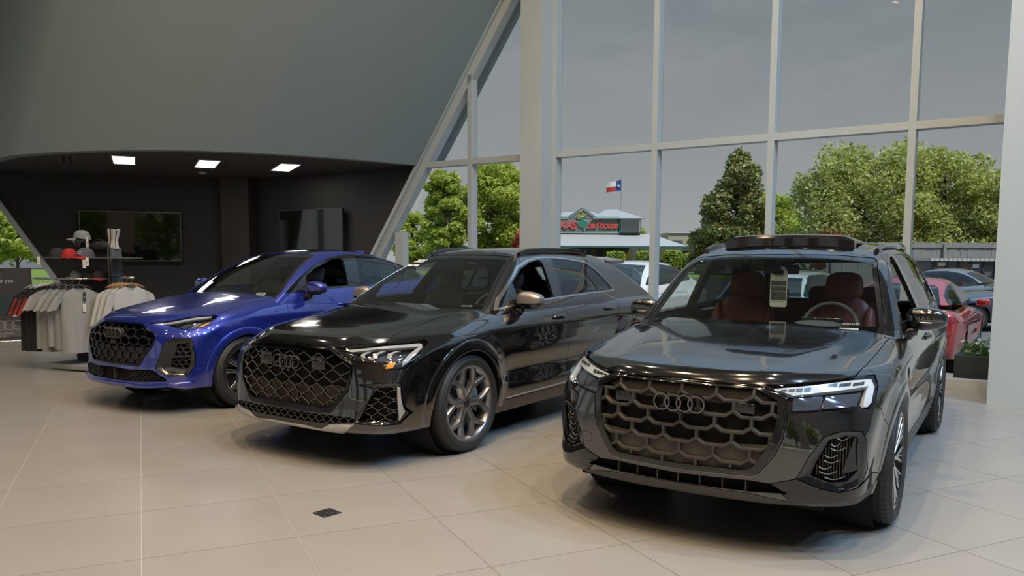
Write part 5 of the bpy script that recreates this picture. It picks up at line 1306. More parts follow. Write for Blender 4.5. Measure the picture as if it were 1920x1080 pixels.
def q5_details():
    r, lo, up, H, base = q5['root'], q5['lo_'], q5['up_'], q5['H'], q5['base']
    g = put('grille', base.patch(reg('yz', Q5_OUT), FRONT, off=-.075, skirt=0), M_HOLE, r)[0]
    put('grille_plate', base.patch(reg('yz', [(-.01, .655), (.53, .668), (.405, .498), (.385, .49), (-.01, .488)]), FRONT, off=-.022, skirt=.012), M_MB, r)[0].parent = g
    comb(lo, Q5_IN, hexes(.126, .072, .024, 0, .502, 6, 5), .012, .010, .045, -.014, margin=-.004).build('honeycomb', M_GB, g, 40)
    emblem(g, lo, .782, M_DG, off=.012, depth=.016)
    b = MB(); P = on_front(lo, [0], [.782])[0]; b.blob((P[0] - .012, 0, .782), (.022, .155, .062), .6, 20, 10); b.build('emblem_plate', M_MB, g, True)
    b = MB(); P = on_front(lo, [0], [.70])[0]; b.rbox((P[0] - .04, -.045, .678), (P[0] + .008, .045, .722), .014, 4); b.build('front_camera', M_MB, g, 40)
    hm = reg('yz', Q5_HL)
    hs = put('headlight', base.patch(lambda P: hm(P) - .004, FRONT, off=-.05, skirt=0), M_HSE, r, 'sides')
    def hp(nme, poly, off, sk, m):
        for o, h in zip(put(nme, base.patch(reg('yz', poly), FRONT, off=off, skirt=sk), m, r, 'sides'), hs): o.parent = h
    hp('daytime_light', [(.425, .889), (.582, .909), (.71, .950), (.79, .957), (.80, .945), (.70, .925), (.60, .893), (.50, .885)], -.012, .02, M_DRG)
    hp('lamp_mask', [(.62, .868), (.745, .842), (.76, .875), (.66, .893)], -.022, .02, M_GB)
    hp('projector', [(.70, .857), (.75, .848), (.765, .885), (.71, .890)], -.014, .015, M_PROJ); hp('projector', [(.768, .850), (.815, .858), (.822, .90), (.778, .897)], -.016, .015, M_HSE)
    hp('amber_marker', [(.818, .862), (.838, .866), (.842, .905), (.828, .905)], -.014, .015, M_AMB)
    for o, h in zip(put('lamp_lens', H.take('headlight', off=-.001, skirt=.004), M_LENS, r, 'sides'), hs): o.parent = h
    it = put('intake', base.patch(reg('yz', Q5_FRAME), FRONT, off=-.06, skirt=0), M_HOLE, r, 'sides')
    cm = comb(lo, Q5_MESH, hexes(.046, .040, .013, 0, .44, 9, 24), .012, .006, .012, -.020, margin=-.006)
    low = put('intake_floor', base.patch(reg('yz', [(.615, .468), (.70, .476), (.825, .445), (.822, .40), (.69, .40)]), FRONT, off=.006, skirt=.02), M_DCH, r, 'sides')
    for s, h, l in zip((1, -1), it, low):
        l.parent = h
        keep = [f for f in cm.f if s * sum(cm.v[i][1] for i in f) > 0]; ids = sorted({i for f in keep for i in f}); mp_ = {i: k for k, i in enumerate(ids)}
        link('intake_honeycomb', mesh('intake_honeycomb', [cm.v[i] for i in ids], [tuple(mp_[i] for i in f) for f in keep], M_MB, 40), h)
        f = MB(); P = on_front(lo, np.linspace(.70, .845, 8), np.linspace(.568, .582, 8)); P[:, 0] -= .004; P[:, 1] *= s; sweep(f, P, np.tile([1, .5 * s, 0], (8, 1)), rect(.014, .012, .02)); f.build('intake_fin', M_MB, h, 40)
    sl = put('lower_slot', base.patch(reg('yz', Q5_SLOT), FRONT, off=-.05, skirt=0), M_HOLE, r)[0]
    for s in (1, -1): comb(lo, Q5_SLOT, [e for e in hexes(.040, .0225, .007, 0, .325, 7, 20) if s * e[0][0] > .22], .005, .004, .010, -.014, margin=-.004).build('slot_honeycomb', M_MB, sl, 40)
    for y in (-.30, .0):
        b = MB(); P = on_front(lo, [y], [.385])[0]; b.box((P[0] - .05, y - .006, .325), (P[0] - .012, y + .006, .438)); b.build('slot_divider', M_DG, sl)
    b = MB(); P = on_front(lo, [-.36], [.385])[0]; b.lathe([(.05, -.03), (.05, .0), (.04, .004), (.036, -.006), (0, -.006)], 28, 'x', (P[0] - .02, -.36, .385)); b.build('radar_sensor', M_MB, sl, 40)
    arch_trim(r, lo, 0, .368, .386, .462, .008, P_BLUE); arch_trim(r, lo, -2.828, .368, .386, .462, .008, P_BLUE)
    handles(r, lo, [(-1.42, 1.00), (-2.36, 1.03)], P_BLUE)
    m = MB(); m.rbox((-1.32, -.12, 1.43), (-1.295, .12, 1.495), .018, 4); m.tube([(-1.30, 0, 1.47), (-1.22, 0, 1.53)], .012, 8); m.build('rear_view_mirror', M_MB, r, 40)
    o, c, rr, u, n_ = on_windscreen(r, up, .56, 1.145, .115, .055, 'stock_card', M_PAPER, off=-.012); lay_text(o, 'YD104567', c + n_ * .001, rr, u, n_, .018, M_INK)
    f = MB(); f.blob((-2.62, 0, 1.60), (.10, .022, .030), .8, 14, 8); f.build('roof_antenna', P_BLUE, r, True)
    for s in (1, -1):
        t = text_mesh('S', .034, .0015); t.materials.clear(); t.materials.append(M_CHR); P = on_side(lo, [-.40], [.965])[0]
        link('fender_badge', t, r, (P[0], s * (P[1] + .003), P[2]), (PI / 2, 0, PI if s > 0 else 0))
    return r
q5_details()
# ---------------------------------------------------------------- outside: ground, plants, restaurant, fence, parked cars
rnd = random.Random(7); nr = np.random.default_rng(7)
GZ = -.15
M_ASPH = mat('asphalt', (.12, .12, .118), .95, spec=.05, noise=(.6, .15))
M_CONC = mat('pavement concrete', (.16, .16, .155), .9, spec=.1, noise=(1.5, .08))
M_LAWN = mat('lawn', (.14, .20, .045), .95, spec=.05, noise=(.8, .35))
b = MB(); b.box((-160, 9, GZ - .3), (160, 260, GZ - .01)); b.build('ground', M_ASPH, kind='structure')
def quad_strip(name, t0, t1, d0, d1, z, m, kind='structure'):
    b = MB(); q = [fac(t0, d0), fac(t1, d0), fac(t1, d1), fac(t0, d1)]; b.add([(x, y, z - .12) for x, y in q] + [(x, y, z) for x, y in q], [(0, 3, 2, 1), (4, 5, 6, 7), (0, 1, 5, 4), (1, 2, 6, 5), (2, 3, 7, 6), (3, 0, 4, 7)])
    me_ = b.me(name, m); bm_fix(me_); return link(name, me_, kind=kind)
quad_strip('pavement', -12, 20, -.32, -1.9, -.06, M_CONC)
b = MB(); b.prism([(-40, 18.5), (-10.8, 18.0), (-9.6, 17.6), (-12.0, 15.6), (-16, 13.2), (-40, 9)], GZ, -.05); b.build('pavement', M_CONC, kind='structure')
b = MB(); b.prism([(-90, 30), (-4, 30), (-4, 90), (-90, 90)], GZ, -.08); b.build('lawn', M_LAWN, kind='structure')
b = MB(); b.prism([(2, 88), (60, 80), (60, 60), (4, 66)], GZ, -.08); b.build('lawn', M_LAWN, kind='structure')
def leafmat(name, c, tr=.42):
    m = mat(name, c, .6, noise=(1.2, .35)); t = m.node_tree; b_ = t.nodes['Principled BSDF']
    d = N(t, 'ShaderNodeBsdfTranslucent'); d.inputs[0].default_value = (min(1, c[0] * 1.7), min(1, c[1] * 1.6), c[2] * .9, 1)
    q = N(t, 'ShaderNodeMixShader'); q.inputs[0].default_value = tr; o = t.nodes['Material Output']
    L(t, b_.outputs[0], q.inputs[1]); L(t, d.outputs[0], q.inputs[2]); L(t, q.outputs[0], o.inputs[0]); return m
LF = dict(bright=[leafmat('leaf bright green', (0.260, 0.338, 0.061)), leafmat('leaf yellow green', (0.390, 0.438, 0.095))],
          mag=[leafmat('leaf magnolia green', (0.163, 0.206, 0.068), .15), leafmat('leaf magnolia bronze', (0.338, 0.288, 0.108), .15)],
          oak=[leafmat('leaf oak green', (0.260, 0.300, 0.101)), leafmat('leaf pale oak', (0.442, 0.463, 0.189))],
          red=[leafmat('leaf red', (0.468, 0.112, 0.095)), leafmat('leaf dull red', (0.351, 0.138, 0.081))],
          hedge=[leafmat('leaf hedge green', (0.221, 0.325, 0.047)), leafmat('leaf hedge light', (0.416, 0.475, 0.068))])
M_BARK = mat('bark', (.085, .065, .050), .9, noise=(6, .3))
def leaves(P, size, kinds, name, parent, up=.35):
    """one leaf quad (two bent triangles) at every point"""
    n = len(P); a = nr.normal(size=(n, 3)); a[:, 2] *= .6; a /= np.linalg.norm(a, axis=1)[:, None]; r = nr.normal(size=(n, 3)); c = np.cross(a, r); c /= np.linalg.norm(c, axis=1)[:, None]
    s = size * nr.uniform(.6, 1.3, (n, 1)); e = np.cross(a, c)
    V = np.stack([P - a * s, P + c * s * .5 + e * s * .15, P + a * s, P - c * s * .5 + e * s * .15], 1).reshape(-1, 3)
    Fq = np.arange(4 * n).reshape(n, 4); me_ = mesh(name, V, Fq, kinds)
    me_.polygons.foreach_set('material_index', (nr.random(n) < .38).astype(np.int32)); return link(name, me_, parent, kind='stuff')
def crown_points(lobes, n):
    w = np.array([l[3] * l[4] * l[5] for l in lobes])**.67; k = nr.choice(len(lobes), n, p=w / w.sum()); Lb = np.array(lobes)[k]
    d = nr.normal(size=(n, 3)); d /= np.linalg.norm(d, axis=1)[:, None]; rr = nr.uniform(.5, 1.0, (n, 1)); rr[nr.random(n) < .12] *= 1.25
    return Lb[:, :3] + d * rr * Lb[:, 3:6]
def tree(name, x, y, h, w, kind, label, shape='round', n=5200, leaf=.26, trunk=.28, base=.22, cat='tree', group=None, nl=26, z0=GZ):
    nl = int(nl * 1.7)
    t = empty(name, (x, y, z0), 0, label, cat, group); lb = []
    for i in range(nl):
        f = (i + .5) / nl; zc = h * (base + (1 - base) * f * .93)
        if shape == 'cone': r = w * (1.02 - f)**.50 * .86
        elif shape == 'round': r = w * math.sin(PI * (.13 + .82 * f))**.7 * .8
        else: r = w * math.sin(PI * (.22 + .7 * f))**.6 * .9
        a = i * 2.4 + rnd.random(); q = r * rnd.uniform(.35, 1.0); s = w * rnd.uniform(.17, .32) * (1.05 - .45 * f if shape == 'cone' else 1)
        lb.append((q * math.cos(a), q * math.sin(a), zc, s, s, s * rnd.uniform(.55, .8)))
    if shape == 'cone': lb += [(0, 0, h * .96, w * .10, w * .10, h * .05)]
    leaves(crown_points(lb, int(n * 2.3)), leaf * .64, LF[kind], 'foliage', t)
    b = MB(); b.tube([(0, 0, 0), (.03 * w, 0, h * .3), (0, .02 * w, h * .6), (0, 0, h * .85)], [trunk, trunk * .75, trunk * .45, trunk * .12], 8)
    tr = b.build('trunk', M_BARK, t, True)
    for l in lb[::3]:
        b = MB(); z = max(h * .12, l[2] - h * .18); b.tube([(0, 0, z), (l[0] * .5, l[1] * .5, (z + l[2]) / 2 + .1), (l[0], l[1], l[2])], [trunk * .35, trunk * .22, trunk * .06], 5); b.build('branch', M_BARK, tr, True)
    return t
tree('tree', -4.9, 60, 8.0, 2.6, 'bright', 'bright green tree left of the first mullion, behind the green-trimmed gable', n=5200, leaf=.27)
tree('tree', -1.1, 64, 9.2, 4.0, 'bright', 'broad bright green tree between the first mullion and the white column', n=7500, leaf=.28)
tree('tree', -8.7, 70, 5.7, 2.4, 'bright', 'small pale green tree at the leaning end of the glazing', n=2600, leaf=.26)
tree('magnolia_tree', 22.0, 79, 12.4, 4.9, 'mag', 'tall dark conical magnolia tree left of the second mullion', 'cone', n=11000, leaf=.36, base=.05, trunk=.3, nl=56)
tree('oak_tree', 27.0, 62, 10.1, 6.6, 'oak', 'big pale green oak behind the nearest SUV roof, left of the last mullion', 'wide', n=12500, leaf=.27, base=.12, nl=40)
tree('oak_tree', 33.2, 62, 10.2, 5.0, 'oak', 'big pale green oak over the dumpster, right of the last mullion', 'wide', n=8000, leaf=.27, base=.12, nl=34)
tree('oak_tree', 37.6, 61, 8.7, 4.2, 'oak', 'pale green oak at the right end of the glazing, beside the white column', 'wide', n=5500, leaf=.27, base=.12, nl=30)
tree('tree', 27.2, 84, 8.2, 4.2, 'bright', 'yellow-green tree between the magnolia and the big oak', n=5200, leaf=.30)
for x, y, h, w, l in ((14.6, 128, 7.6, 3.3, 'small far tree right of the sign wall, above the long white roof'), (19.2, 122, 6.4, 2.6, 'tiny far tree above the tan building')): tree('tree', x, y, h, w, 'bright', l, n=1500, leaf=.34, nl=14)
tree('red_shrub', .75, 58, 3.7, 1.3, 'red', 'red-leaved shrub left of the white column base', n=1700, leaf=.16, trunk=.06, base=.3, cat='shrub', nl=14)
tree('red_shrub', 23.0, 58, 3.75, 1.9, 'red', 'red-leaved shrub above the raised sunroof of the nearest SUV', n=1900, leaf=.18, trunk=.06, base=.25, cat='shrub', nl=14)
tree('tree', -31.5, 46, 7.5, 4.5, 'bright', 'tall green tree at the far left edge of the photo', n=5200, leaf=.28)
tree('tree', -26.0, 42, 4.1, 1.9, 'bright', 'small yellow-green tree on the lawn by the poster stand', n=2200, leaf=.20, trunk=.10, base=.42)
# trees across the street behind the camera's right shoulder are reflected in the paint
tree('oak_tree', 27, 22, 9, 4.5, 'oak', 'oak beyond the parked cars, seen only mirrored in the black paint', 'wide', n=3000, leaf=.4, nl=24)
for x, y, l in ((-6, -24, 'first'), (1.5, -21, 'second'), (8, -26, 'third'), (14, -20, 'last')): tree('street_tree', x, y, 8.5, 4.2, 'bright', l + ' street tree from the left behind the rear wall openings, only mirrored in the cars', n=2200, leaf=.40, nl=16, group='street trees behind the camera')
b = MB(); b.box((-40, -45, GZ - .3), (40, -8, GZ - .01)); b.build('ground', M_LAWN, kind='structure')
tree('oak_tree', 24, 8, 8, 4.0, 'oak', 'second oak beyond the parked cars, seen only mirrored in the paint', 'wide', n=3000, leaf=.4, nl=24)
for x, y, l in ((-47, 92, 'broad tree beyond the lawn at the left edge of the photo'), (-58, 100, 'far broad tree beyond the lawn, half hidden at the left edge')): tree('tree', x, y, 8, 5.5, 'bright', l, n=1800, leaf=.42, nl=14, base=.1)
def hedge(x, y, w, d, h, label, name='hedge'):
    t = empty(name, (x, y, GZ), 0, label, 'hedge', 'clipped hedges in front of the restaurant'); n = int(900 * (w * h) / 6) + 700
    u = nr.uniform(-1, 1, (n, 3)); k = np.argmax(np.abs(u), 1); u[np.arange(n), k] = np.sign(u[np.arange(n), k]) * nr.uniform(.88, 1.04, n)
    P = u * [w / 2, d / 2, h / 2] * (1 - .10 * (u**2).sum(1, keepdims=True) / 3) + [0, 0, h / 2]
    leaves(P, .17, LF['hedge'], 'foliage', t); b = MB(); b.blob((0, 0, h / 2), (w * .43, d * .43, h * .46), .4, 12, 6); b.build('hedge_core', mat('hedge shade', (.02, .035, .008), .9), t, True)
HX = 96 / 1496
for u0, u1, v0, l in ((1137, 1169, 476, 'first clipped hedge under the restaurant eaves, counted from the white column'), (1192, 1224, 475, 'clipped hedge just left of the first wide mullion'), (1243, 1276, 474, 'round clipped hedge just right of the first wide mullion'), (1279, 1303, 479, 'lower clipped hedge under the magnolia tree')):
    hedge((u0 + u1 - 1920) / 2 * HX, 96, (u1 - u0) * HX, 1.8, 1.7 + (487 - v0) * HX, l)
# restaurant
rest_ = empty('restaurant', (0, 100, GZ), 0, 'grey plank restaurant with white metal roofs, green trim and a red lettered sign', 'building')
S = 100 / 1496; X = lambda u: (u - 960) * S; Zr = lambda v: 1.555 + (488 - v) * S - GZ
M_PLK = mat('grey planks', (.20, .215, .22), .8, noise=(2, .2)); M_MET = mat('white metal roof', (.34, .34, .345), .5); M_GRN = mat('green trim', (.03, .13, .10), .5); M_REDS = mat('red sign letters', (.60, .085, .075), .5); M_WHT = mat('white trim', (.62, .62, .60), .6)
def fbox(name, u0, u1, v0, v1, y0, y1, m, parent=rest_):
    return MB().box((X(u0), y0, max(0, Zr(v1))), (X(u1), y1, Zr(v0))).build(name, m, parent)
fbox('wall', 1020, 1290, 455, 520, 4, 14, mat('restaurant wall', (.10, .11, .115), .8))
par = fbox('sign_wall', 1030, 1159, 415.5, 443, 1.0, 1.3, M_PLK)
MB().prism([(X(1062), Zr(416)), (X(1091.5), Zr(398.5)), (X(1117), Zr(416))], 1.0, 1.3, lambda u, v, w: (u, w, v)).build('gable', M_PLK, par)
for (a, c), (d, e) in (((1030, 415.5), (1064, 415.5)), ((1064, 415.5), (1091.5, 398)), ((1091.5, 398), (1117, 415.5)), ((1117, 415.5), (1160, 415.5)), ((1159, 415), (1159, 443)), ((1030, 442), (1160, 442))):
    b = MB(); b.tube([(X(a), .97, Zr(c)), (X(d), .97, Zr(e))], .10, 4); b.build('trim_board', M_WHT, par)
    b = MB(); b.tube([(X(a), .99, Zr(c - 1.2)), (X(d), .99, Zr(e - 1.2))], .13, 4); b.build('trim_board', M_GRN, par)
bx = fbox('side_tower', 1160, 1201, 415, 443.5, .8, 9, M_GRN)
fbox('louvre_panel', 1164, 1199, 418, 441.5, .7, .8, M_WHT, bx); pn = fbox('louvre', 1165, 1198, 419, 440.5, .62, .7, mat('dark louvre', (.07, .075, .08), .7), bx)
def roof(name, pts, m=M_MET):
    b = MB(); V = [(X(u), y, Zr(v)) for u, v, y in pts]; n = len(V); b.add(V + [(x, y + .05, z - .15) for x, y, z in V], [tuple(range(n))[::-1], tuple(range(n, 2 * n))] + [(i, (i + 1) % n, n + (i + 1) % n, n + i) for i in range(n)]); me_ = b.me(name, m); bm_fix(me_); return link(name, me_, rest_)
cn = roof('canopy_roof', [(1030, 468, -2.5), (1280, 468, -2.5), (1222, 444, 1.4), (1030, 443, 1.4)])
b = MB(); b.box((X(1030), -2.6, Zr(470.5)), (X(1281), -2.45, Zr(467.5))); b.build('fascia', M_GRN, cn)
roof('upper_roof', [(1010, 416, 1.5), (1160, 416, 1.5), (1107, 396, 7), (1010, 405, 7)]); roof('upper_roof', [(1110, 415, .6), (1206, 415, .6), (1166, 392, 8), (1146, 393, 8)])
for u0, u1 in ((1108, 1125), (1135, 1150), (1158, 1172), (1178, 1192), (1206, 1218), (1242, 1256)):
    w = fbox('window', u0, u1, 472, 494, 3.9, 4.02, mat('dark window frame', (.05, .055, .05), .5)); fbox('window_pane', u0 + 1, u1 - 1, 473, 493, 3.86, 3.9, mat('dull amber glass', (.13, .13, .03), .2), w)  # panes have one flat dark amber colour
fbox('notice', 1100, 1104, 475, 481, 3.85, 3.95, M_WHT)
def sign_text(body, u, v, hgt, m, shear=0, off=.0, sp=1.0):
    t = text_mesh(body, hgt, .06, shear=shear, font_offset=off, spacing=sp); t.materials.clear(); t.materials.append(m); return link('lettering', t, par, (X(u), .90, Zr(v)), (PI / 2, 0, 0))
o = sign_text('TEXAS', 1054, 429, 1.25, M_REDS, off=.05); bpy.context.view_layer.update(); o.scale = (.98, 1, 1)
sign_text('road house', 1124.5, 428.5, 1.12, M_REDS, shear=.35, off=.035, sp=.86)
tx = [(.36, 1), (.62, 1), (.62, .72), (.78, .66), (.95, .66), (.97, .42), (1.0, .28), (.86, .14), (.74, .02), (.72, -.16), (.60, -.06), (.48, .18), (.36, .16), (.28, .24), (.14, .42), (.0, .56), (.36, .56)]
for m_, gk, nme in ((M_WHT, 1.14, 'state_border'), (mat('sign green', (.03, .20, .13), .5), 1.0, 'state_shape')):
    cxs = np.mean([p[0] for p in tx]); cys = np.mean([p[1] for p in tx]); b = MB(); b.prism([((cxs + (a - cxs) * gk) * 1.45, (cys + (c - cys) * gk) * 1.45) for a, c in tx], 0, .05, lambda u, v, w: (u, -w - (.05 if gk == 1 else 0), v)); me_ = b.me(nme, m_); bm_fix(me_); link(nme, me_, par, (X(1080), .93, Zr(434.5)))
M_ROPE = mat('yellow rope sign', (.50, .42, .06), .5)
for c, rx, rz_, tl in (((1088, 408.5), .20, .42, .1), ((1090.5, 411.5), .52, .13, .15), ((1084, 413), .18, .24, 0)):
    b = MB(); b.tube([(X(c[0]) + rx * math.cos(a), .90, Zr(c[1]) + rz_ * math.sin(a) + tl * math.cos(a)) for a in np.linspace(0, 2 * PI, 20, endpoint=False)], .05, 5, closed=True); b.build('hat_rope', M_ROPE, par, True)
# green-trimmed gable further left, tan building to the right
gb = empty('restaurant_porch', (0, 104, GZ), 0, 'white porch gable with green trim at the left end of the restaurant', 'building')
MB().box((X(770), 2, 0), (X(960), 9, Zr(471))).build('wall', mat('porch wall', (.20, .20, .18), .8), gb)
b = MB(); b.prism([(X(786), Zr(470)), (X(818), Zr(444)), (X(852), Zr(470))], 1.2, 8, lambda u, v, w: (u, w, v)); b.build('gable', mat('brick gable', (.20, .15, .12), .8), gb)
for a, c in (((784, 471), (818, 443)), ((818, 443), (854, 471)), ((745, 470), (960, 470))): b = MB(); b.tube([(X(a[0]), 1.0, Zr(a[1])), (X(c[0]), 1.0, Zr(c[1]))], .16, 4); b.build('trim_board', M_GRN, gb)
b = MB(); V = [(X(745), 1.0, Zr(470)), (X(786), 1.0, Zr(470)), (X(818), 1.0, Zr(444)), (X(818), 8, Zr(444)), (X(760), 8, Zr(450))]; b.add(V, [(0, 1, 2, 3, 4)]); b.add([(x, y, z - .1) for x, y, z in V], [(4, 3, 2, 1, 0)]); b.build('roof', M_MET, gb)
tanb = empty('tan_building', (0, 120, GZ), 0, 'low tan flat-roofed building between the restaurant and the magnolia', 'building'); S2 = 120 / 1496
M_TAN = mat('tan stucco', (.40, .36, .25), .85)
MB().box(((1236 - 960) * S2, 0, 0), ((1420 - 960) * S2, 10, 1.7 + (488 - 456) * S2)).build('wall', M_TAN, tanb); MB().box(((1249 - 960) * S2, -.5, 1.7 + 20 * S2), ((1350 - 960) * S2, 6, 1.7 + (488 - 442) * S2)).build('parapet', M_TAN, tanb)
MB().box(((1247 - 960) * S2, -.7, 1.7 + 45 * S2), ((1352 - 960) * S2, -.4, 1.7 + 47 * S2)).build('coping', M_WHT, tanb)
for u in (1262, 1276, 1290): MB().box(((u - 960) * S2, -.1, 1.3), ((u + 11 - 960) * S2, -.02, 1.7 + 12 * S2)).build('window', mat('dark pane', (.03, .035, .04), .2), tanb)
# flag
fl = empty('flag', (15.84, 118, GZ), 0, 'lone star flag flying on a thin pole above the restaurant roof', 'flag'); sf = 118 / 1496; hz = lambda v: 1.7 + (487.5 - v) * sf
b = MB(); b.tube([(0, 0, 0), (0, 0, hz(342))], .045, 6); b.build('pole', mat('flag pole', (.4, .4, .4), .4, .5), fl)
def flagpart(name, x0, x1, f0, f1, m):
    n = 8; V = []
    for x in np.linspace(x0, x1, n):
        sg = -.012 * (x * 1.0)**2; y = .10 * math.sin(x * 3.2)
        for f in (f0, f1): V.append((-x, y, hz(345) - 1.55 * f * (1 - .06 * x) - .22 * x))
    b = MB(); b.add(V, [(2 * i, 2 * i + 1, 2 * i + 3, 2 * i + 2) for i in range(n - 1)]); b.add([(x, y + .01, z) for x, y, z in V], [(2 * i, 2 * i + 2, 2 * i + 3, 2 * i + 1) for i in range(n - 1)]); return b.build(name, m, fl)
flagpart('blue_band', .03, .75, 0, 1, mat('flag blue', (.02, .07, .30), .7)); flagpart('white_band', .75, 2.15, 0, .5, mat('flag white', (.66, .66, .66), .7)); flagpart('red_band', .75, 2.15, .5, 1, mat('flag red', (.45, .04, .04), .7))
st = []
for i in range(10): a = PI / 2 + i * PI / 5; q = .30 if i % 2 == 0 else .115; st.append((q * math.cos(a), q * math.sin(a)))
b = MB(); b.prism(st, 0, .02, lambda u, v, w: (u, -w, v)); b.build('star', mat('flag white', (.66, .66, .66)), fl, loc=(-.39, -.02, hz(345) - .85))
# wooden fence board by board, dumpster, white post
fe = empty('wooden_fence', (0, 36, GZ), 0, 'weathered grey board fence behind the dumpster, under the oaks', 'fence'); M_FEN = mat('weathered board', (.25, .245, .235), .85, noise=(3, .3)); fb = MB().box((-.085, -.012, 0), (.085, .012, 2.42)).me('board', M_FEN)
for k in range(58):
    link('board', fb, fe, (14.2 + k * .176, rnd.uniform(-.008, .008), rnd.uniform(-.03, .03)))
for k in range(5): MB().box((14.3 + k * 2.5, -.10, 0), (14.42 + k * 2.5, -.02, 2.35)).build('post', M_FEN, fe)
for z in (.5, 2.2): MB().box((14.1, -.06, z), (24.5, -.015, z + .10)).build('rail', M_FEN, fe)
du = empty('dumpster', (16.75, 29, GZ), R(-3), 'dark dumpster with a pale ribbed lid and rusty orange panels in front of the fence', 'dumpster')
MB().box((-1.95, -.8, .1), (.75, .8, 1.62)).build('bin', mat('dark steel bin', (.11, .11, .12), .6, noise=(5, .3)), du)
for k in range(6): MB().box((-1.85 + k * .42, -.86, .1), (-1.78 + k * .42, -.80, 1.6)).build('rib', mat('dark steel', (.04, .04, .045), .6), du)
for k, c in ((0, .9), (2, .9), (5, .8)): MB().box((-1.72 + k * .42, -.83, .85), (-1.50 + k * .42, -.81, 1.42)).build('rust_panel', mat('rusty orange panel', (.34, .085, .025), .7, noise=(8, .4)), du)
for k in range(18): MB().box((-2.0 + k * .155, -.95, 1.62), (-1.87 + k * .155, .85, 1.72)).build('lid_rib', mat('pale lid', (.50, .49, .46), .6), du)
MB().box((.75, -.75, .1), (1.25, .8, 1.62)).build('dark_bay', mat('dark bay', (.012, .011, .010), .8), du)
for x, z in ((-1.7, 1.45), (-.6, 1.38), (.35, 1.42)): MB().box((x, -.835, z), (x + .32, -.815, z + .13)).build('notice', M_WHT, du)
MB().rbox((17.05, 27.5, GZ), (18.6, 27.7, 2.1), .02).build('privacy_screen', mat('cream panel', (.42, .41, .36), .7), label='tall plain cream panel beside the dumpster at the glazing end', cat='screen')
# planter with white flowers just outside the glass
pp = fac(.10, -.60); pl_ = empty('planter', (pp[0], pp[1], -.06), AZ, 'dark square planter of white flowers outside the glass by the right column', 'planter')
b = MB(); b.rbox((-.30, -.19, 0), (.30, .19, .42), .008); b.build('box', mat('planter grey', (.030, .036, .040), .6), pl_, 40)
P = crown_points([(-.12, 0, .45, .16, .16, .10), (.10, .02, .46, .17, .17, .11), (0, -.08, .50, .14, .12, .10)], 420); leaves(P, .030, [leafmat('planter leaf', (.07, .16, .03)), leafmat('planter leaf light', (.12, .22, .05))], 'foliage', pl_)
P = crown_points([(-.12, 0, .50, .17, .17, .10), (.10, .02, .52, .17, .17, .10), (0, -.08, .56, .14, .13, .09)], 46); mw = mat('white petal', (.75, .76, .74), .6)
for q in P:
    b = MB()
    for i in range(5):
        a = 2 * PI * i / 5; b.add([(0, 0, 0), (.022 * math.cos(a - .5), .022 * math.sin(a - .5), .006), (.034 * math.cos(a), .034 * math.sin(a), .004), (.022 * math.cos(a + .5), .022 * math.sin(a + .5), .006)], [(0, 1, 2, 3)])
    b.build('flower', mw, pl_, loc=tuple(q), rot=(rnd.uniform(-.9, .2), rnd.uniform(-.6, .6), rnd.random() * 6))
# parked cars, same shells at lower detail
def sedan_lower():
    l = q5_lower(); l.hc = Cv((1.2, .62), (.9, .72), (.8, .76), (.6, .80), (.1, .88), (-.5, .94), (-1, .96), (-2.6, .96), (-3.2, 1.00), (-4, 1.02)); l.wb = 2.64; l.rw = .325; l.ra = .35
    l.sz = Cv((.15, .93), (.3, .955), (.5, .985), (.68, 1.0), (.78, .995), (.88, .975), (.96, .94), (1.05, .88)); l.w = .90; l.zcrest = lambda x: .80 + 0 * x
    l.xr = Cv((.15, -3.35), (.3, -3.50), (.6, -3.56), (.85, -3.54), (1.0, -3.50), (1.2, -3.4)); l.nose = Cv((.15, .78), (.3, .82), (.6, .80), (.7, .77), (.8, .72), (1.2, .5)); l.zb = Cv((1.0, .20), (-3.3, .20), (-3.9, .30)); return l
def sedan_upper():
    return Upper(xw=Cv((.85, -.35), (.95, -.55), (1.15, -.95), (1.35, -1.38), (1.6, -1.9)), wbow=.26, wn=.5, gt=.10, gtf=.03, sg=Cv((.85, .86), (.95, .83), (1.1, .76), (1.25, .67), (1.35, .60), (1.5, .50)), kws=.06, kr=.10, rcrown=.05,
        roof=Cv((-.8, 1.22), (-1.3, 1.36), (-1.8, 1.415), (-2.2, 1.41), (-2.7, 1.34), (-3.4, 1.18)), xrr=Cv((.85, -3.40), (.95, -3.25), (1.05, -3.05), (1.2, -2.78), (1.35, -2.5), (1.6, -2.1)), rbow=.10, rn=.5)
SDLO = [(-.78, .93), (-1.0, 1.10), (-1.3, 1.25), (-1.6, 1.325), (-2.1, 1.335), (-2.45, 1.28), (-2.8, 1.14), (-2.95, 1.03), (-2.7, 1.0), (-1.6, .96)]
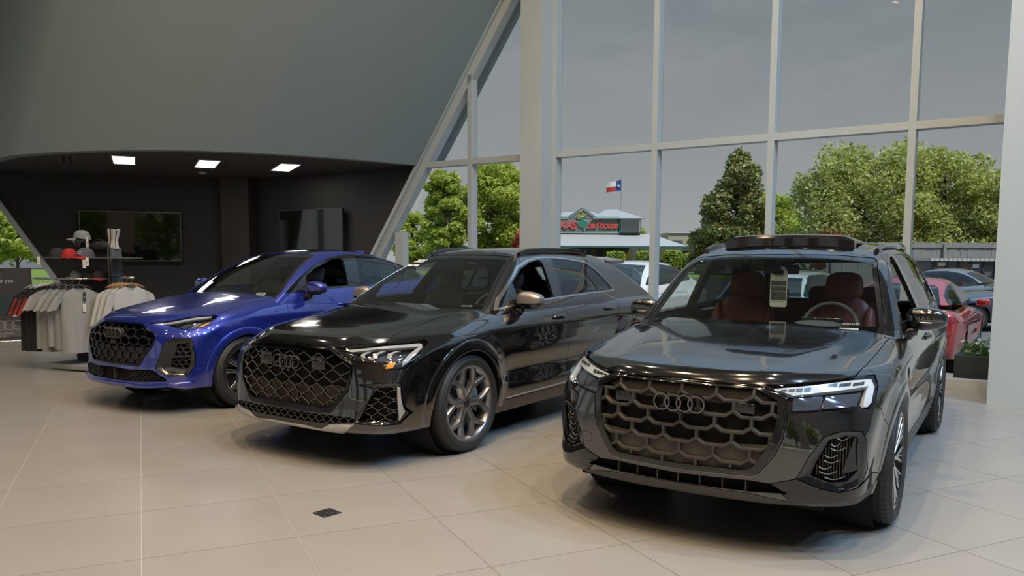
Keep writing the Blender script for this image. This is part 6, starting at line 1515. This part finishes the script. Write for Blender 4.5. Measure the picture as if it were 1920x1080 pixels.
def parked(name, label, loc, rz, lo, up, dlo, ws, rw, paint, deck, xl, core, gb=1.04, tail=None, lamp=None, open_low=None):
    root = empty(name, loc, rz, label, 'car', 'cars parked outside'); H = make_shell(lo, xl, .42); wb, rwh = lo.wb, lo.rw
    ar = either(circ(0, rwh, lo.ra), circ(-wb, rwh, lo.ra)); dk = both_(reg('xy', deck), lambda P: gb - .12 - P[:, 2]); tl = tail or [(.45, .92), (.80, .90), (.84, .78), (.5, .76)]
    rearm = lambda C: C[:, 0] < -wb - .35
    H.label([('drop', ar, lambda C: (C[:, 1] > .5) & (C[:, 2] < .9), 0), ('drop', dk, lambda C: C[:, 2] > gb - .1, 0), ('tail', reg('yz', tl), rearm, .002), ('bumper', reg('yz', [(-.01, .42), (.62, .42), (.74, .30), (.74, .22), (-.01, .22)]), rearm, .002),
             ('lamp', reg('yz', lamp or [(.42, .70), (.80, .74), (.84, .64), (.5, .62)]), FRONT, .002), ('grille', reg('yz', [(-.01, .66), (.40, .66), (.44, .5), (.34, .36), (-.01, .36)]), FRONT, .002), ('front_door', reg('xz', [(-.62, .3), (-.66, 1.0), (-1.55, 1.0), (-1.5, .3)]), lambda C: C[:, 1] > .5, .003), ('rear_door', reg('xz', [(-1.5, .3), (-1.55, 1.0), (-2.45, 1.0), (-2.3, .6), (-2.1, .3)]), lambda C: C[:, 1] > .5, .003), ('body', None, None, 0)])
    put('body', H.take('body'), paint, root)
    for d in ('front_door', 'rear_door'): put(d, H.take(d), paint, root, 'sides')
    for n_, m_ in (('tail', mat('tail lamp red', (.16, .012, .02), .12, coat=.8)), ('lamp', M_DRL)): put('tail_light' if n_ == 'tail' else 'headlight', H.take(n_), m_, root, 'sides')
    put('rear_diffuser', H.take('bumper'), M_MB, root); put('grille', H.take('grille', off=-.01), M_MB, root)
    U = make_top(up, xl, -.12, core, .42); sm = lambda C: (C[:, 1] > .35) & (C[:, 2] > gb); d = reg('xz', dlo); wp, rp_ = reg('yz', ws), reg('yz', rw)
    wm = lambda C: (C[:, 0] > -2.0) & (up.xw(C[:, 2]) - up.wbow * C[:, 1]**2 - C[:, 0] < .12)
    U.label([('glass', d, sm, 0), ('trim', lambda P: d(P) - .012, sm, 0), ('ws', wp, wm, 0), ('rear', rp_, lambda C: C[:, 0] < -2.3, 0), ('roof', None, None, 0)])
    put('roof', U.take('roof', skirt=.02), paint, root); put('side_window', U.take('glass', off=-.004, skirt=0), M_TINT, root, 'sides'); put('window_trim', U.take('trim'), M_GB, root, 'sides')
    put('windscreen', U.take('ws', skirt=0), M_WS, root); put('rear_window', U.take('rear', skirt=0), M_WS, root)
    b = MB(); b.box((-wb - .5, -.7, .2), (.5, .7, .3)); b.box((-3.2, -.66, .3), (-.4, .66, .55)); b.build('underbody', M_HOLE, root)
    for xc in (0, -wb): arch_liner(root, xc, rwh, lo.ra, .5, .8)
    s = MB()
    for y in (-.36, .36): s.blob((-1.45, y, .75), (.12, .22, .35), .6, 10, 7); s.blob((-1.55, y, 1.13), (.05, .12, .09), .7, 10, 6)
    s.blob((-2.4, 0, .72), (.15, .58, .28), .6, 12, 7); s.build('seats', M_IN, root, True)
    W = wheel_meshes('plain', rwh, rwh * .74, .22, M_GUN, M_GUN)
    for x in (0, -wb):
        for s_ in (1, -1): o = link('wheel', W['wheel'], root, (x, s_ * (lo.w - .13), rwh), (0, 0, 0 if s_ > 0 else PI)); link('tire', W['tire'], o)
    return root
P_RED = paint_mat('metallic red car paint', (.30, .010, .014), .3); P_WHITE = paint_mat('pearl white car paint', (.55, .57, .58)); P_NAVY = paint_mat('dark navy car paint', (.012, .020, .045), .3); P_GREY = paint_mat('grey car paint', (.12, .13, .14), .3)
WSs = [(-.05, .93), (.74, .95), (.56, 1.30), (.50, 1.34), (-.05, 1.36)]; RWs = [(-.05, 1.0), (.60, 1.0), (.50, 1.26), (.44, 1.30), (-.05, 1.325)]
sd_deck = [(-.8, -.1), (-.9, .72), (-3.0, .70), (-3.1, -.1)]
rc = parked('red_car', 'red saloon parked nose-away outside the glass, behind the right mirror of the nearest SUV', (7.55, 14.55, GZ), R(90 - 34.8), sedan_lower(), sedan_upper(), SDLO, WSs, RWs, P_RED, sd_deck, -3.62, (-2.7, -1.3), gb=.98, tail=[(.36, .88), (.80, .885), (.86, .80), (.62, .77), (.36, .80)])
for s_ in (1, -1):
    b = MB(); b.blob((-.85, s_ * .97, .98), (.06, .11, .07), .7, 14, 9); o = b.build('wing_mirror', P_RED, rc, True); b = MB(); b.blob((-.80, s_ * .97, .975), (.05, .105, .065), .7, 12, 8); b.build('mirror_base', M_GB, o, True)
    b = MB(); b.box((-3.56, min(s_ * .25, s_ * .66), .50), (-3.53, max(s_ * .25, s_ * .66), .53)); b.build('rear_reflector', mat('reflector red', (.3, .02, .02), .2), rc)
b = MB(); b.rbox((-3.58, -.26, .60), (-3.54, .26, .72), .01); b.build('number_plate', M_PAPER, rc)
Q5D = [(-.70, 1.19), (-.86, 1.29), (-1.14, 1.42), (-1.48, 1.52), (-1.80, 1.56), (-2.4, 1.52), (-2.79, 1.44), (-3.05, 1.32), (-2.98, 1.255), (-2.4, 1.225), (-1.2, 1.18)]
q5ws = [(-.05, 1.12), (.75, 1.15), (.52, 1.55), (-.05, 1.58)]; q5rw = [(-.05, 1.2), (.55, 1.22), (.45, 1.5), (-.05, 1.52)]; q5dk = [(-.62, -.1), (-.7, .75), (-3.2, .74), (-3.3, -.1)]
q7D = [(-.60, 1.2), (-.85, 1.40), (-1.1, 1.525), (-1.4, 1.59), (-2.4, 1.60), (-3.0, 1.555), (-3.35, 1.46), (-3.55, 1.28), (-3.4, 1.175), (-1.6, 1.14)]
q7ws = [(-.05, 1.1), (.76, 1.13), (.64, 1.55), (-.05, 1.58)]; q7rw = [(-.05, 1.12), (.68, 1.14), (.55, 1.5), (-.05, 1.53)]; q7dk = [(-.5, -.1), (-.62, .80), (-3.7, .80), (-3.8, -.1)]
parked('white_car', 'white SUV parked nose-in outside the glass, beyond the black coupe SUV tail', (1.47, 15.0, GZ), R(-124.8), q5_lower(), q5_upper(), Q5D, q5ws, q5rw, P_WHITE, q5dk, -3.86, (-2.8, -1.15), gb=1.10, lamp=[(.45, .88), (.75, .93), (.82, .82), (.6, .8)])
wg = parked('white_car', 'white wagon parked nose-in outside, seen through the cabin of the nearest SUV', (4.05, 13.55, GZ), R(-124.8), q7_lower(), q7_upper(), q7D, q7ws, q7rw, P_WHITE, q7dk, -4.15, (-3.35, -1.05), gb=1.10, lamp=[(.45, .88), (.75, .9), (.85, .78), (.6, .77)]); wg.scale = (.93, .93, .875)
parked('navy_car', 'dark navy saloon across the lane, just right of the red saloon roof', (11.0, 19.6, GZ), R(180 - 8), sedan_lower(), sedan_upper(), SDLO, WSs, RWs, P_NAVY, sd_deck, -3.62, (-2.7, -1.3), gb=.98)
parked('grey_car', 'distant grey saloon roof peeking above the red saloon', (11.9, 25.5, GZ), R(180 - 50), sedan_lower(), sedan_upper(), SDLO, WSs, RWs, P_GREY, sd_deck, -3.62, (-2.7, -1.3), gb=.98)
# ---------------------------------------------------------------- clothing stand, caps, shirts, poster
SR = R(-22); SB = np.array([-5.88, 10.92])                              # stand: local x to the right along the rail, y away from the camera
e1 = np.array([math.cos(SR), math.sin(SR)]); e2 = np.array([-math.sin(SR), math.cos(SR)])
def st_at(x, y, z=0): p = SB + e1 * x + e2 * y; return (float(p[0]), float(p[1]), z)
M_BRN = mat('dark brown board', (.030, .025, .021), .6, noise=(4, .15)); M_SHB = mat('grey plinth', (.30, .30, .30), .5); M_TGL = mat('shelf glass edge', (.10, .13, .12), .2)
stn = empty('display_stand', st_at(0, 0), SR, 'dark clothing stand with glass shelves and chrome rails on a pale plinth', 'display stand')
b = MB(); b.rbox((-.36, -.30, .02), (.62, .62, .09), .006); b.build('plinth', M_SHB, stn, 40)
b = MB(); b.box((-.26, .08, .09), (.40, .40, .23)); b.build('foot', M_BRN, stn)
b = MB(); b.box((-.26, .075, .14), (.40, .08, .155)); b.build('foot_groove', M_HOLE, stn)
b = MB(); b.box((-.36, .18, .23), (.34, .24, 1.615)); b.build('back_panel', M_BRN, stn)
b = MB(); b.rbox((.34, .13, .09), (.43, .29, 1.66), .004); b.build('end_post', mat('post grey', (.085, .098, .105), .45), stn, 40)
b = MB(); b.box((.375, .127, .1), (.39, .131, 1.65)); b.build('post_groove', M_HOLE, stn)
for z, x0, x1, y0, y1 in ((1.510, -.66, .34, -.16, .18), (1.225, -.46, .34, -.10, .18), (1.510, .43, .80, -.1, .3)):
    b = MB(); b.rbox((x0, y0, z), (x1, y1, z + .012), .002); b.build('shelf', M_TGL, stn)
def rail(x0, x1, y, z, px):
    b = MB(); b.tube([(x0, y, z), (x1, y, z)], .014, 12); o = b.build('clothes_rail', M_CHR, stn, True)
    for x in px: c = MB(); c.tube([(x, y, z), (x, .2, z)], .010, 8); c.build('rail_arm', M_CHR, o, True)
RY, RZ = -.22, 1.235
rail(-.66, .27, RY, RZ, (-.30, .20)); rail(.43, .84, .10, 1.255, (.50,))
def hanger_bits(m, wood=False):
    b = MB(); b.tube([(0, -.165, -.075), (0, -.10, -.042), (0, 0, -.015), (0, .10, -.042), (0, .165, -.075)], [.010, .013, .014, .013, .010], 8); h = b.me('hanger', m, True)
    c = MB(); c.tube([(0, 0, -.015), (0, 0, .020), (0, .012, .034), (0, .022, .046), (0, .016, .062), (0, 0, .068), (0, -.014, .060)], .0028, 6); return h, c.me('hook', M_CHR, True)
HG = {k: hanger_bits(m) for k, m in dict(black=mat('black hanger', (.018, .018, .02), .4), white=mat('white hanger', (.42, .44, .44), .5), grey=mat('grey green hanger', (.20, .25, .23), .5), wood=mat('wooden hanger', (.34, .19, .09), .5)).items()}
def hanger(x, y, z, k, label, tw=0):
    t = empty('clothes_hanger', st_at(x, y, z - .062), SR + tw, label, 'hanger', 'clothes hangers on the rails'); o = link('hanger', HG[k][0], t); link('hook', HG[k][1], o)
def tee_mesh(seed, ln=.70, long_sleeve=False):
    """hanging shirt: front and back sheets with folds; width along y, hanging down z, faces +x"""
    q = random.Random(seed); V = []; rows, cols = 22, 22; ph = q.random() * 6
    def wid(t): return .185 + .035 * min(1, t / .12) + .02 * t
    for s_ in (1, -1):
        for i in range(rows + 1):
            t = i / rows; z = -.03 - ln * t
            for j in range(cols + 1):
                u = -1 + 2 * j / cols; w = wid(t); y = u * w
                zz = z - (.075 * (abs(u)**1.4) * max(0, 1 - t * 6)); 
                neck = max(0, 1 - (u / .34)**2) * max(0, 1 - t * 9) * (.075 if s_ > 0 else .02)
                dep = (.040 + .035 * t) * math.sqrt(max(0, 1 - u * u)) + .004
                fold = .016 * t * math.sin(5 * u + ph + 2 * t) + .010 * t * math.sin(11 * u + 2 * ph) + .012 * (1 - t) * math.sin(3 * u * t * 4 + ph) * t
                V.append((s_ * dep + fold, y, zz - neck))
    k = (rows + 1) * (cols + 1); F = []
    for s_ in (0, 1):
        for i in range(rows):
            for j in range(cols):
                f = (s_ * k + i * (cols + 1) + j, s_ * k + (i + 1) * (cols + 1) + j, s_ * k + (i + 1) * (cols + 1) + j + 1, s_ * k + i * (cols + 1) + j + 1); F.append(f if s_ == 0 else f[::-1])
    for i in range(rows):
        for j, fl_ in ((0, 1), (cols, 0)):
            f = (i * (cols + 1) + j, k + i * (cols + 1) + j, k + (i + 1) * (cols + 1) + j, (i + 1) * (cols + 1) + j); F.append(f if fl_ else f[::-1])
    return V, F
def sleeve_mesh(s_, ln, seed):
    q = random.Random(seed); V = []; n, m = 8, 12; y0, z0 = s_ * .200, -.10
    for i in range(n + 1):
        t = i / n; cy = y0 + s_ * (.02 + .115 * t + (.02 * t if ln > .3 else 0)); cz = z0 - .02 - ln * .92 * t; r = .082 - .012 * t - (.025 * t if ln > .3 else 0)
        for j in range(m):
            a = 2 * PI * j / m; V.append((.42 * r * math.cos(a) * (1.1 - .2 * t) + .006 * math.sin(3 * a + seed + 4 * t), cy + r * math.sin(a) * .92, cz + s_ * -.5 * r * math.sin(a) * (1 - .6 * t)))
    return V, [(i * m + j, i * m + (j + 1) % m, (i + 1) * m + (j + 1) % m, (i + 1) * m + j) for i in range(n) for j in range(m)]
M_GT = mat('light grey jersey', (.29, .305, .31), .9, noise=(25, .05), sheen=.2); M_GT2 = mat('warm grey jersey', (.255, .255, .25), .9, noise=(25, .05), sheen=.2); M_BT = mat('black jersey', (.014, .014, .015), .9); M_RST = mat('red sleeve stripe', (.34, .028, .02), .8); M_WJ = mat('white jacket cloth', (.46, .48, .49), .85)
def shirt(x, y, z, m, seed, label, tw=0, ln=.70, sl=.20, stripe=False, name='t_shirt', cat='shirt', group='t-shirts on the chrome rail'):
    t = empty(name, st_at(x, y, z - .07), SR + tw, label, cat, group); V, F = tee_mesh(seed, ln); b = MB(); b.add(V, F); b.build('body', m, t, True)
    for s_ in (1, -1):
        V, F = sleeve_mesh(s_, sl, seed); b = MB(); b.add(V, F if s_ > 0 else [f[::-1] for f in F]); o = b.build('sleeve', m, t, True)
        if stripe:
            for k in range(3):
                c = MB(); i0, i1 = 2, 8; VV = np.array(V).reshape(9, 12, 3); jj = [(11 + k * 1) % 12, (12 + k * 1) % 12]
                S_ = [VV[i, j] + (VV[i, j] - VV[i].mean(0)) * .03 for i in range(i0, i1 + 1) for j in jj]; q = [(2 * i, 2 * i + 1, 2 * i + 3, 2 * i + 2) for i in range(i1 - i0)]
                c.add(S_, q + [f[::-1] for f in q]); c.build('sleeve_stripe', M_RST, o)
    b = MB(); b.tube([(.028 * math.cos(a), .075 * math.sin(a), -.055 - .028 * math.cos(a)) for a in np.linspace(0, 2 * PI, 20, endpoint=False)], .006, 6, closed=True); b.build('collar', m, t, True)
    return t
xs = [-.56, -.47, -.38, -.26, -.16, -.05, .08, .21]
hk = ['grey', 'white', 'white', 'black', 'black', 'black', 'black', 'black']
lab = ['pale grey-green hanger at the left end of the chrome rail', 'left one of the two white hangers on the chrome rail', 'right one of the two white hangers on the chrome rail', 'leftmost of the five black hangers on the chrome rail', 'second black hanger from the left on the chrome rail', 'middle one of the five black hangers on the chrome rail', 'second black hanger from the right on the chrome rail', 'rightmost black hanger, holding the front grey t-shirt']
for x, k, l in zip(xs, hk, lab): hanger(x, RY, RZ, k, l, R(-30 + rnd.uniform(-6, 6)))
for (x, sd_, l) in ((xs[0], 1, 'black shirt with red striped sleeve, leftmost on the chrome rail'), (xs[1], 2, 'black shirt with red striped sleeve, second from the left end'), (xs[2], 3, 'black shirt with red striped sleeve, next to the grey t-shirts')):
    shirt(x, RY, RZ, M_BT, sd_, l, R(-30 + rnd.uniform(-5, 5)), ln=.88, sl=.32, stripe=True)
for (x, sd_, m_, l) in ((xs[3], 4, M_GT, 'light grey t-shirt right beside the black shirts'), (xs[4], 5, M_GT2, 'second grey t-shirt from the black shirts'), (xs[5], 6, M_GT, 'third grey t-shirt from the black shirts'), (xs[6], 7, M_GT2, 'warm grey t-shirt just behind the front one'), (xs[7], 8, M_GT, 'light grey t-shirt at the front of the rail with white paper tag')):
    shirt(x, RY, RZ, m_, sd_, l, R(-30 + rnd.uniform(-6, 6)), ln=.80 + .04 * (sd_ % 3), sl=.24)
def swing(x, y, z, w, h, label, m=M_PAPER, rz=SR + PI / 2, name='price_tag', dark=False):
    t = empty(name, st_at(x, y, z), rz, label, 'tag', 'paper price tags'); b = MB(); b.box((-w / 2, -.001, -h), (w / 2, .001, 0)); b.build('card', M_INK if dark else m, t)
    b = MB(); b.tube([(0, 0, -.004), (0, .003, .03)], .001, 4); b.build('string', M_INK, t)
    b = MB(); b.box((-w * .3, -.0016, -h * .55), (w * .3, -.001, -h * .5)); b.box((-w * .3, -.0016, -h * .7), (w * .1, -.001, -h * .66)); b.build('print', M_INK if not dark else M_PAPER, t); return t
swing(xs[7] + .085, RY, RZ - .17, .035, .12, 'narrow black tag on the front grey t-shirt', dark=True); swing(xs[7] + .088, RY - .01, RZ - .33, .05, .10, 'white tag on the chest of the front grey t-shirt')
for x, y, z, l in ((-.60, -.165, 1.53, 'white tag hanging at the left end of the top shelf'), (.26, -.17, 1.49, 'white tag below the navy cap on the top shelf'), (.31, -.165, 1.52, 'white tag at the right end of the top shelf')): swing(x, y, z, .045, .11, l, rz=SR + R(15))
for i, x in enumerate((.56, .63, .70, .79)): hanger(x, .10, 1.255, 'wood', ['wooden hanger nearest the end post', 'second wooden hanger from the end post', 'third wooden hanger from the end post', 'outermost wooden hanger on the far rail'][i], R(-25))
for i, x in enumerate((.58, .67, .77)): shirt(x, .10, 1.255, M_WJ, 20 + i, ['white jacket nearest the end post', 'middle white jacket on the wooden hangers', 'outermost white jacket on the wooden hangers'][i], R(-25), ln=.64, sl=.48, name='white_jacket', cat='jacket', group='white jackets on the far rail')
def cap(x, y, z, rz, m, mb_, label, tilt=0, brim=.085, scale=1.0, logo=None):
    t = empty('cap', st_at(x, y, z), SR + rz, label, 'cap', 'caps on the stand'); t.scale = (scale,) * 3
    b = MB(); n, k = 10, 26; V = []
    for i in range(n + 1):
        a = PI / 2 * i / n
        for j in range(k): c = 2 * PI * j / k; V.append((.095 * math.cos(a)**.75 * math.cos(c) * (1.08 if math.cos(c) > 0 else 1.0), .082 * math.cos(a)**.75 * math.sin(c), .105 * math.sin(a) + .012 * math.cos(c) * math.cos(a)))
    b.add(V, [(i * k + j, i * k + (j + 1) % k, (i + 1) * k + (j + 1) % k, (i + 1) * k + j) for i in range(n) for j in range(k)]); b.build('crown', m, t, True)
    b = MB(); V = []; rows = 7
    for i in range(rows):
        f = i / (rows - 1)
        for j in range(15): a = -1.15 + 2.3 * j / 14; r0 = .098; V.append(((r0 * math.cos(a) + brim * f * max(0, math.cos(a * 1.25))**.6) * 1.02, .083 * math.sin(a) * (1 + .06 * f), .010 - .016 * f - .10 * math.sin(a)**2 * f * .22))
    q = [(i * 15 + j, (i + 1) * 15 + j, (i + 1) * 15 + j + 1, i * 15 + j + 1) for i in range(rows - 1) for j in range(14)]; m0 = len(V); b.add(V + [(a, c, e - .004) for a, c, e in V], q + [tuple(m0 + i for i in f[::-1]) for f in q]); b.build('brim', mb_, t, True)
    b = MB(); b.blob((0, 0, .106), (.008, .008, .005), 1, 8, 4); b.build('button', m, t, True)
    if logo:
        for i in range(4):
            c = MB(); c.lathe([(.0105, -.001), (.0105, .002), (.0080, .002), (.0080, -.001)], 16, 'x', (0, 0, 0), closed=True); c.build('cap_rings', mat('cap thread', (.40, .42, .45), .7), t, loc=(.094, (i - 1.5) * .0145, .062), rot=(0, R(-28), 0))
        c = MB(); c.box((-.001, -.028, -.003), (.001, .028, .003)); c.build('cap_stitch', mat('cap thread', (.40, .42, .45), .7), t, loc=(.100, 0, .040), rot=(0, R(-22), 0))
    return t
M_CG = mat('grey cap cloth', (.20, .215, .22), .85); M_CB = mat('black cap cloth', (.02, .02, .022), .85); M_CR = mat('red cap cloth', (.40, .018, .018), .8); M_CN = mat('slate navy cap cloth', (.075, .078, .11), .85)
cap(-.42, -.02, 1.522, R(150), M_CB, M_CB, 'black cap at the left of the top shelf', scale=1.25); cap(-.16, -.04, 1.522, R(-60), M_CR, M_CR, 'plain red cap in the middle of the top shelf', scale=1.15); cap(.14, -.03, 1.522, R(-80), M_CN, M_CR, 'slate cap with red brim and ring badge on the top shelf', scale=1.25, logo=True)
cap(-.14, .06, 1.237, R(-100), M_CG, M_CG, 'light grey cap at the left of the lower shelf', scale=1.05); cap(.06, .06, 1.237, R(-80), M_CB, mat('tan patch', (.32, .17, .06), .7), 'black cap with tan brim on the lower shelf', scale=1.0); cap(.25, .06, 1.237, R(-70), M_CB, M_CR, 'black cap with red brim at the right of the lower shelf', scale=1.0)
# display head with a grey cap
hd = empty('mannequin_bust', st_at(-.07, .10, 1.522), SR + R(-130), 'glossy black faceless display head wearing nothing but a grey cap', 'mannequin head'); hd['label'] = 'glossy black display head under the grey cap on the stand'
b = MB(); b.lathe([(.075, 0), (.075, .012), (.05, .03), (.045, .12)], 24, 'z'); b.build('neck', M_GB, hd, 40)
def hs_(x, y, z):
    t = z / .135; return (x * (1 - .28 * max(0, -t)) + .018 * max(0, -t) + (.016 * math.exp(-((t + .12) / .16)**2) * max(0, x / .095)**6), y * (1 - .34 * max(0, -t)), z)
b = MB(); b.blob((.01, 0, .225), (.095, .074, .135), .95, 28, 20, f=hs_); b.build('head', M_GB, hd, True)
cap(-.07, .10, 1.522 + .255, R(-150), M_CG, M_CG, 'grey cap worn by the black display head', scale=1.12)
swing(.06, .06, 1.80, .045, .14, 'white tag hanging beside the grey cap on the display head', rz=SR)
# black bag and white striped cloth on top
bg_ = empty('bag', st_at(.14, .20, 1.615), SR, 'limp black cloth bag lying on top of the stand', 'bag'); b = MB(); b.blob((0, 0, .055), (.26, .11, .07), .8, 24, 10, f=lambda x, y, z: (x, y, z * (1 + .25 * math.sin(x * 14)) * (1 - .5 * abs(x) / .3))); b.build('body', mat('black bag cloth', (.013, .013, .014), .8), bg_, True)
b = MB(); b.tube([(-.14, 0, .10), (-.06, .02, .15), (.04, 0, .14), (.10, -.02, .10)], .010, 6); b.build('strap', M_CB, bg_, True)
sk = empty('scarf', st_at(.375, .20, 1.64), SR, 'white pleated cloth with dark stripes standing on the end post', 'scarf'); b = MB(); V = []; n, k = 9, 28
for i in range(n + 1):
    t = i / n
    for j in range(k): a = 2 * PI * j / k; r = (.062 + .030 * abs(t - .45) * 1.6) * (1 + .16 * math.sin(7 * a + t * 2)); V.append((r * math.cos(a) + .02 * t, r * .75 * math.sin(a), .26 * t + .012 * math.sin(3 * a) * t))
b.add(V, [(i * k + j, i * k + (j + 1) % k, (i + 1) * k + (j + 1) % k, (i + 1) * k + j) for i in range(n) for j in range(k)] + [tuple(range(k))[::-1], tuple(n * k + j for j in range(k))]); b.build('pleats', mat('white knit', (.46, .45, .43), .9), sk, 50)
for j in (1, 6, 11, 16, 21, 26):
    c = MB(); S_ = [np.array(V[i * k + (j + d) % k]) * [1.03, 1.03, 1] for i in range(n + 1) for d in (0, 1)]; q = [(2 * i, 2 * i + 1, 2 * i + 3, 2 * i + 2) for i in range(n)]; c.add(S_, q + [f[::-1] for f in q]); c.build('stripe', mat('scarf stripe', (.06, .06, .06), .9), sk)
# poster stand
A_ = np.array([-9.55, 13.68]); Bp = np.array([-8.60, 14.30]); c0 = (A_ + Bp) / 2; wv = Bp - A_; pw = np.linalg.norm(wv); prz = math.atan2(wv[1], wv[0])
po = empty('poster_stand', (c0[0], c0[1], 0), prz, 'dark printed poster of a green car on a low silver stand by the window', 'poster')
b = MB(); b.rbox((-pw / 2, -.10, 0), (pw / 2 + .04, .10, .045), .01); b.build('base', M_CHR, po, 40)
b = MB(); b.box((-pw / 2, -.006, .05), (pw / 2, .006, 1.32)); b.build('panel', mat('poster print brown', (.055, .047, .050), .35, noise=(1.5, .3)), po)
M_PT = mat('poster white print', (.50, .50, .52), .6)
def ptext(body, x, z, s, m=M_PT):
    t = text_mesh(body, s, .0006, align='RIGHT'); t.materials.clear(); t.materials.append(m); link('lettering', t, po, (x, -.0100, z), (PI / 2, 0, 0))
ptext('The shift', pw / 2 - .46, 1.205, .10); ptext('to yes', pw / 2 - .28, 1.095, .10); ptext('The all-new', pw / 2 - .32, .165, .05); ptext('Audi Q3', pw / 2 - .42, .115, .05)
for i in range(4): c = MB(); c.lathe([(.085, 0), (.085, .0012), (.080, .0012), (.080, 0)], 40, 'y', closed=True); c.build('printed_ring', M_PT, po, loc=(pw / 2 - .25 - i * .13, -.0100, .31))
def pprint(name, pts, m, d=.0072): b = MB(); b.prism([(x + pw / 2, z) for x, z in pts], 0, .0012, lambda u, v, w: (u, -d - w, v)); me_ = b.me(name, m); bm_fix(me_); link(name, me_, po)
pprint('printed_road', [(-1.1, .10), (0, .10), (0, .20), (-.30, .33), (-1.1, .62)], mat('poster road', (.11, .10, .10), .5))
for q, nme, m_ in (([(-1.1, 1.02), (-.62, 1.0), (-.44, .87), (-.16, .76), (-.05, .68), (-.06, .58), (-.28, .50), (-.46, .49), (-1.1, .60)], 'printed_car', mat('poster car teal', (.028, .052, .058), .35)), ([(-1.1, .99), (-.86, .98), (-.56, .83), (-.68, .74), (-1.1, .86)], 'printed_glass', mat('poster glass', (.018, .03, .05), .3)), ([(-.66, .52), (-.60, .56), (-.52, .50), (-.52, .44), (-.58, .42), (-.65, .46)], 'printed_wheel', mat('poster wheel', (.10, .10, .10), .4)), ([(-.09, .58), (-.06, .60), (-.10, .53), (-.30, .45), (-.32, .47)], 'printed_trim', M_PT)): pprint(nme, q, m_, .0086 if nme != 'printed_car' else .0078)
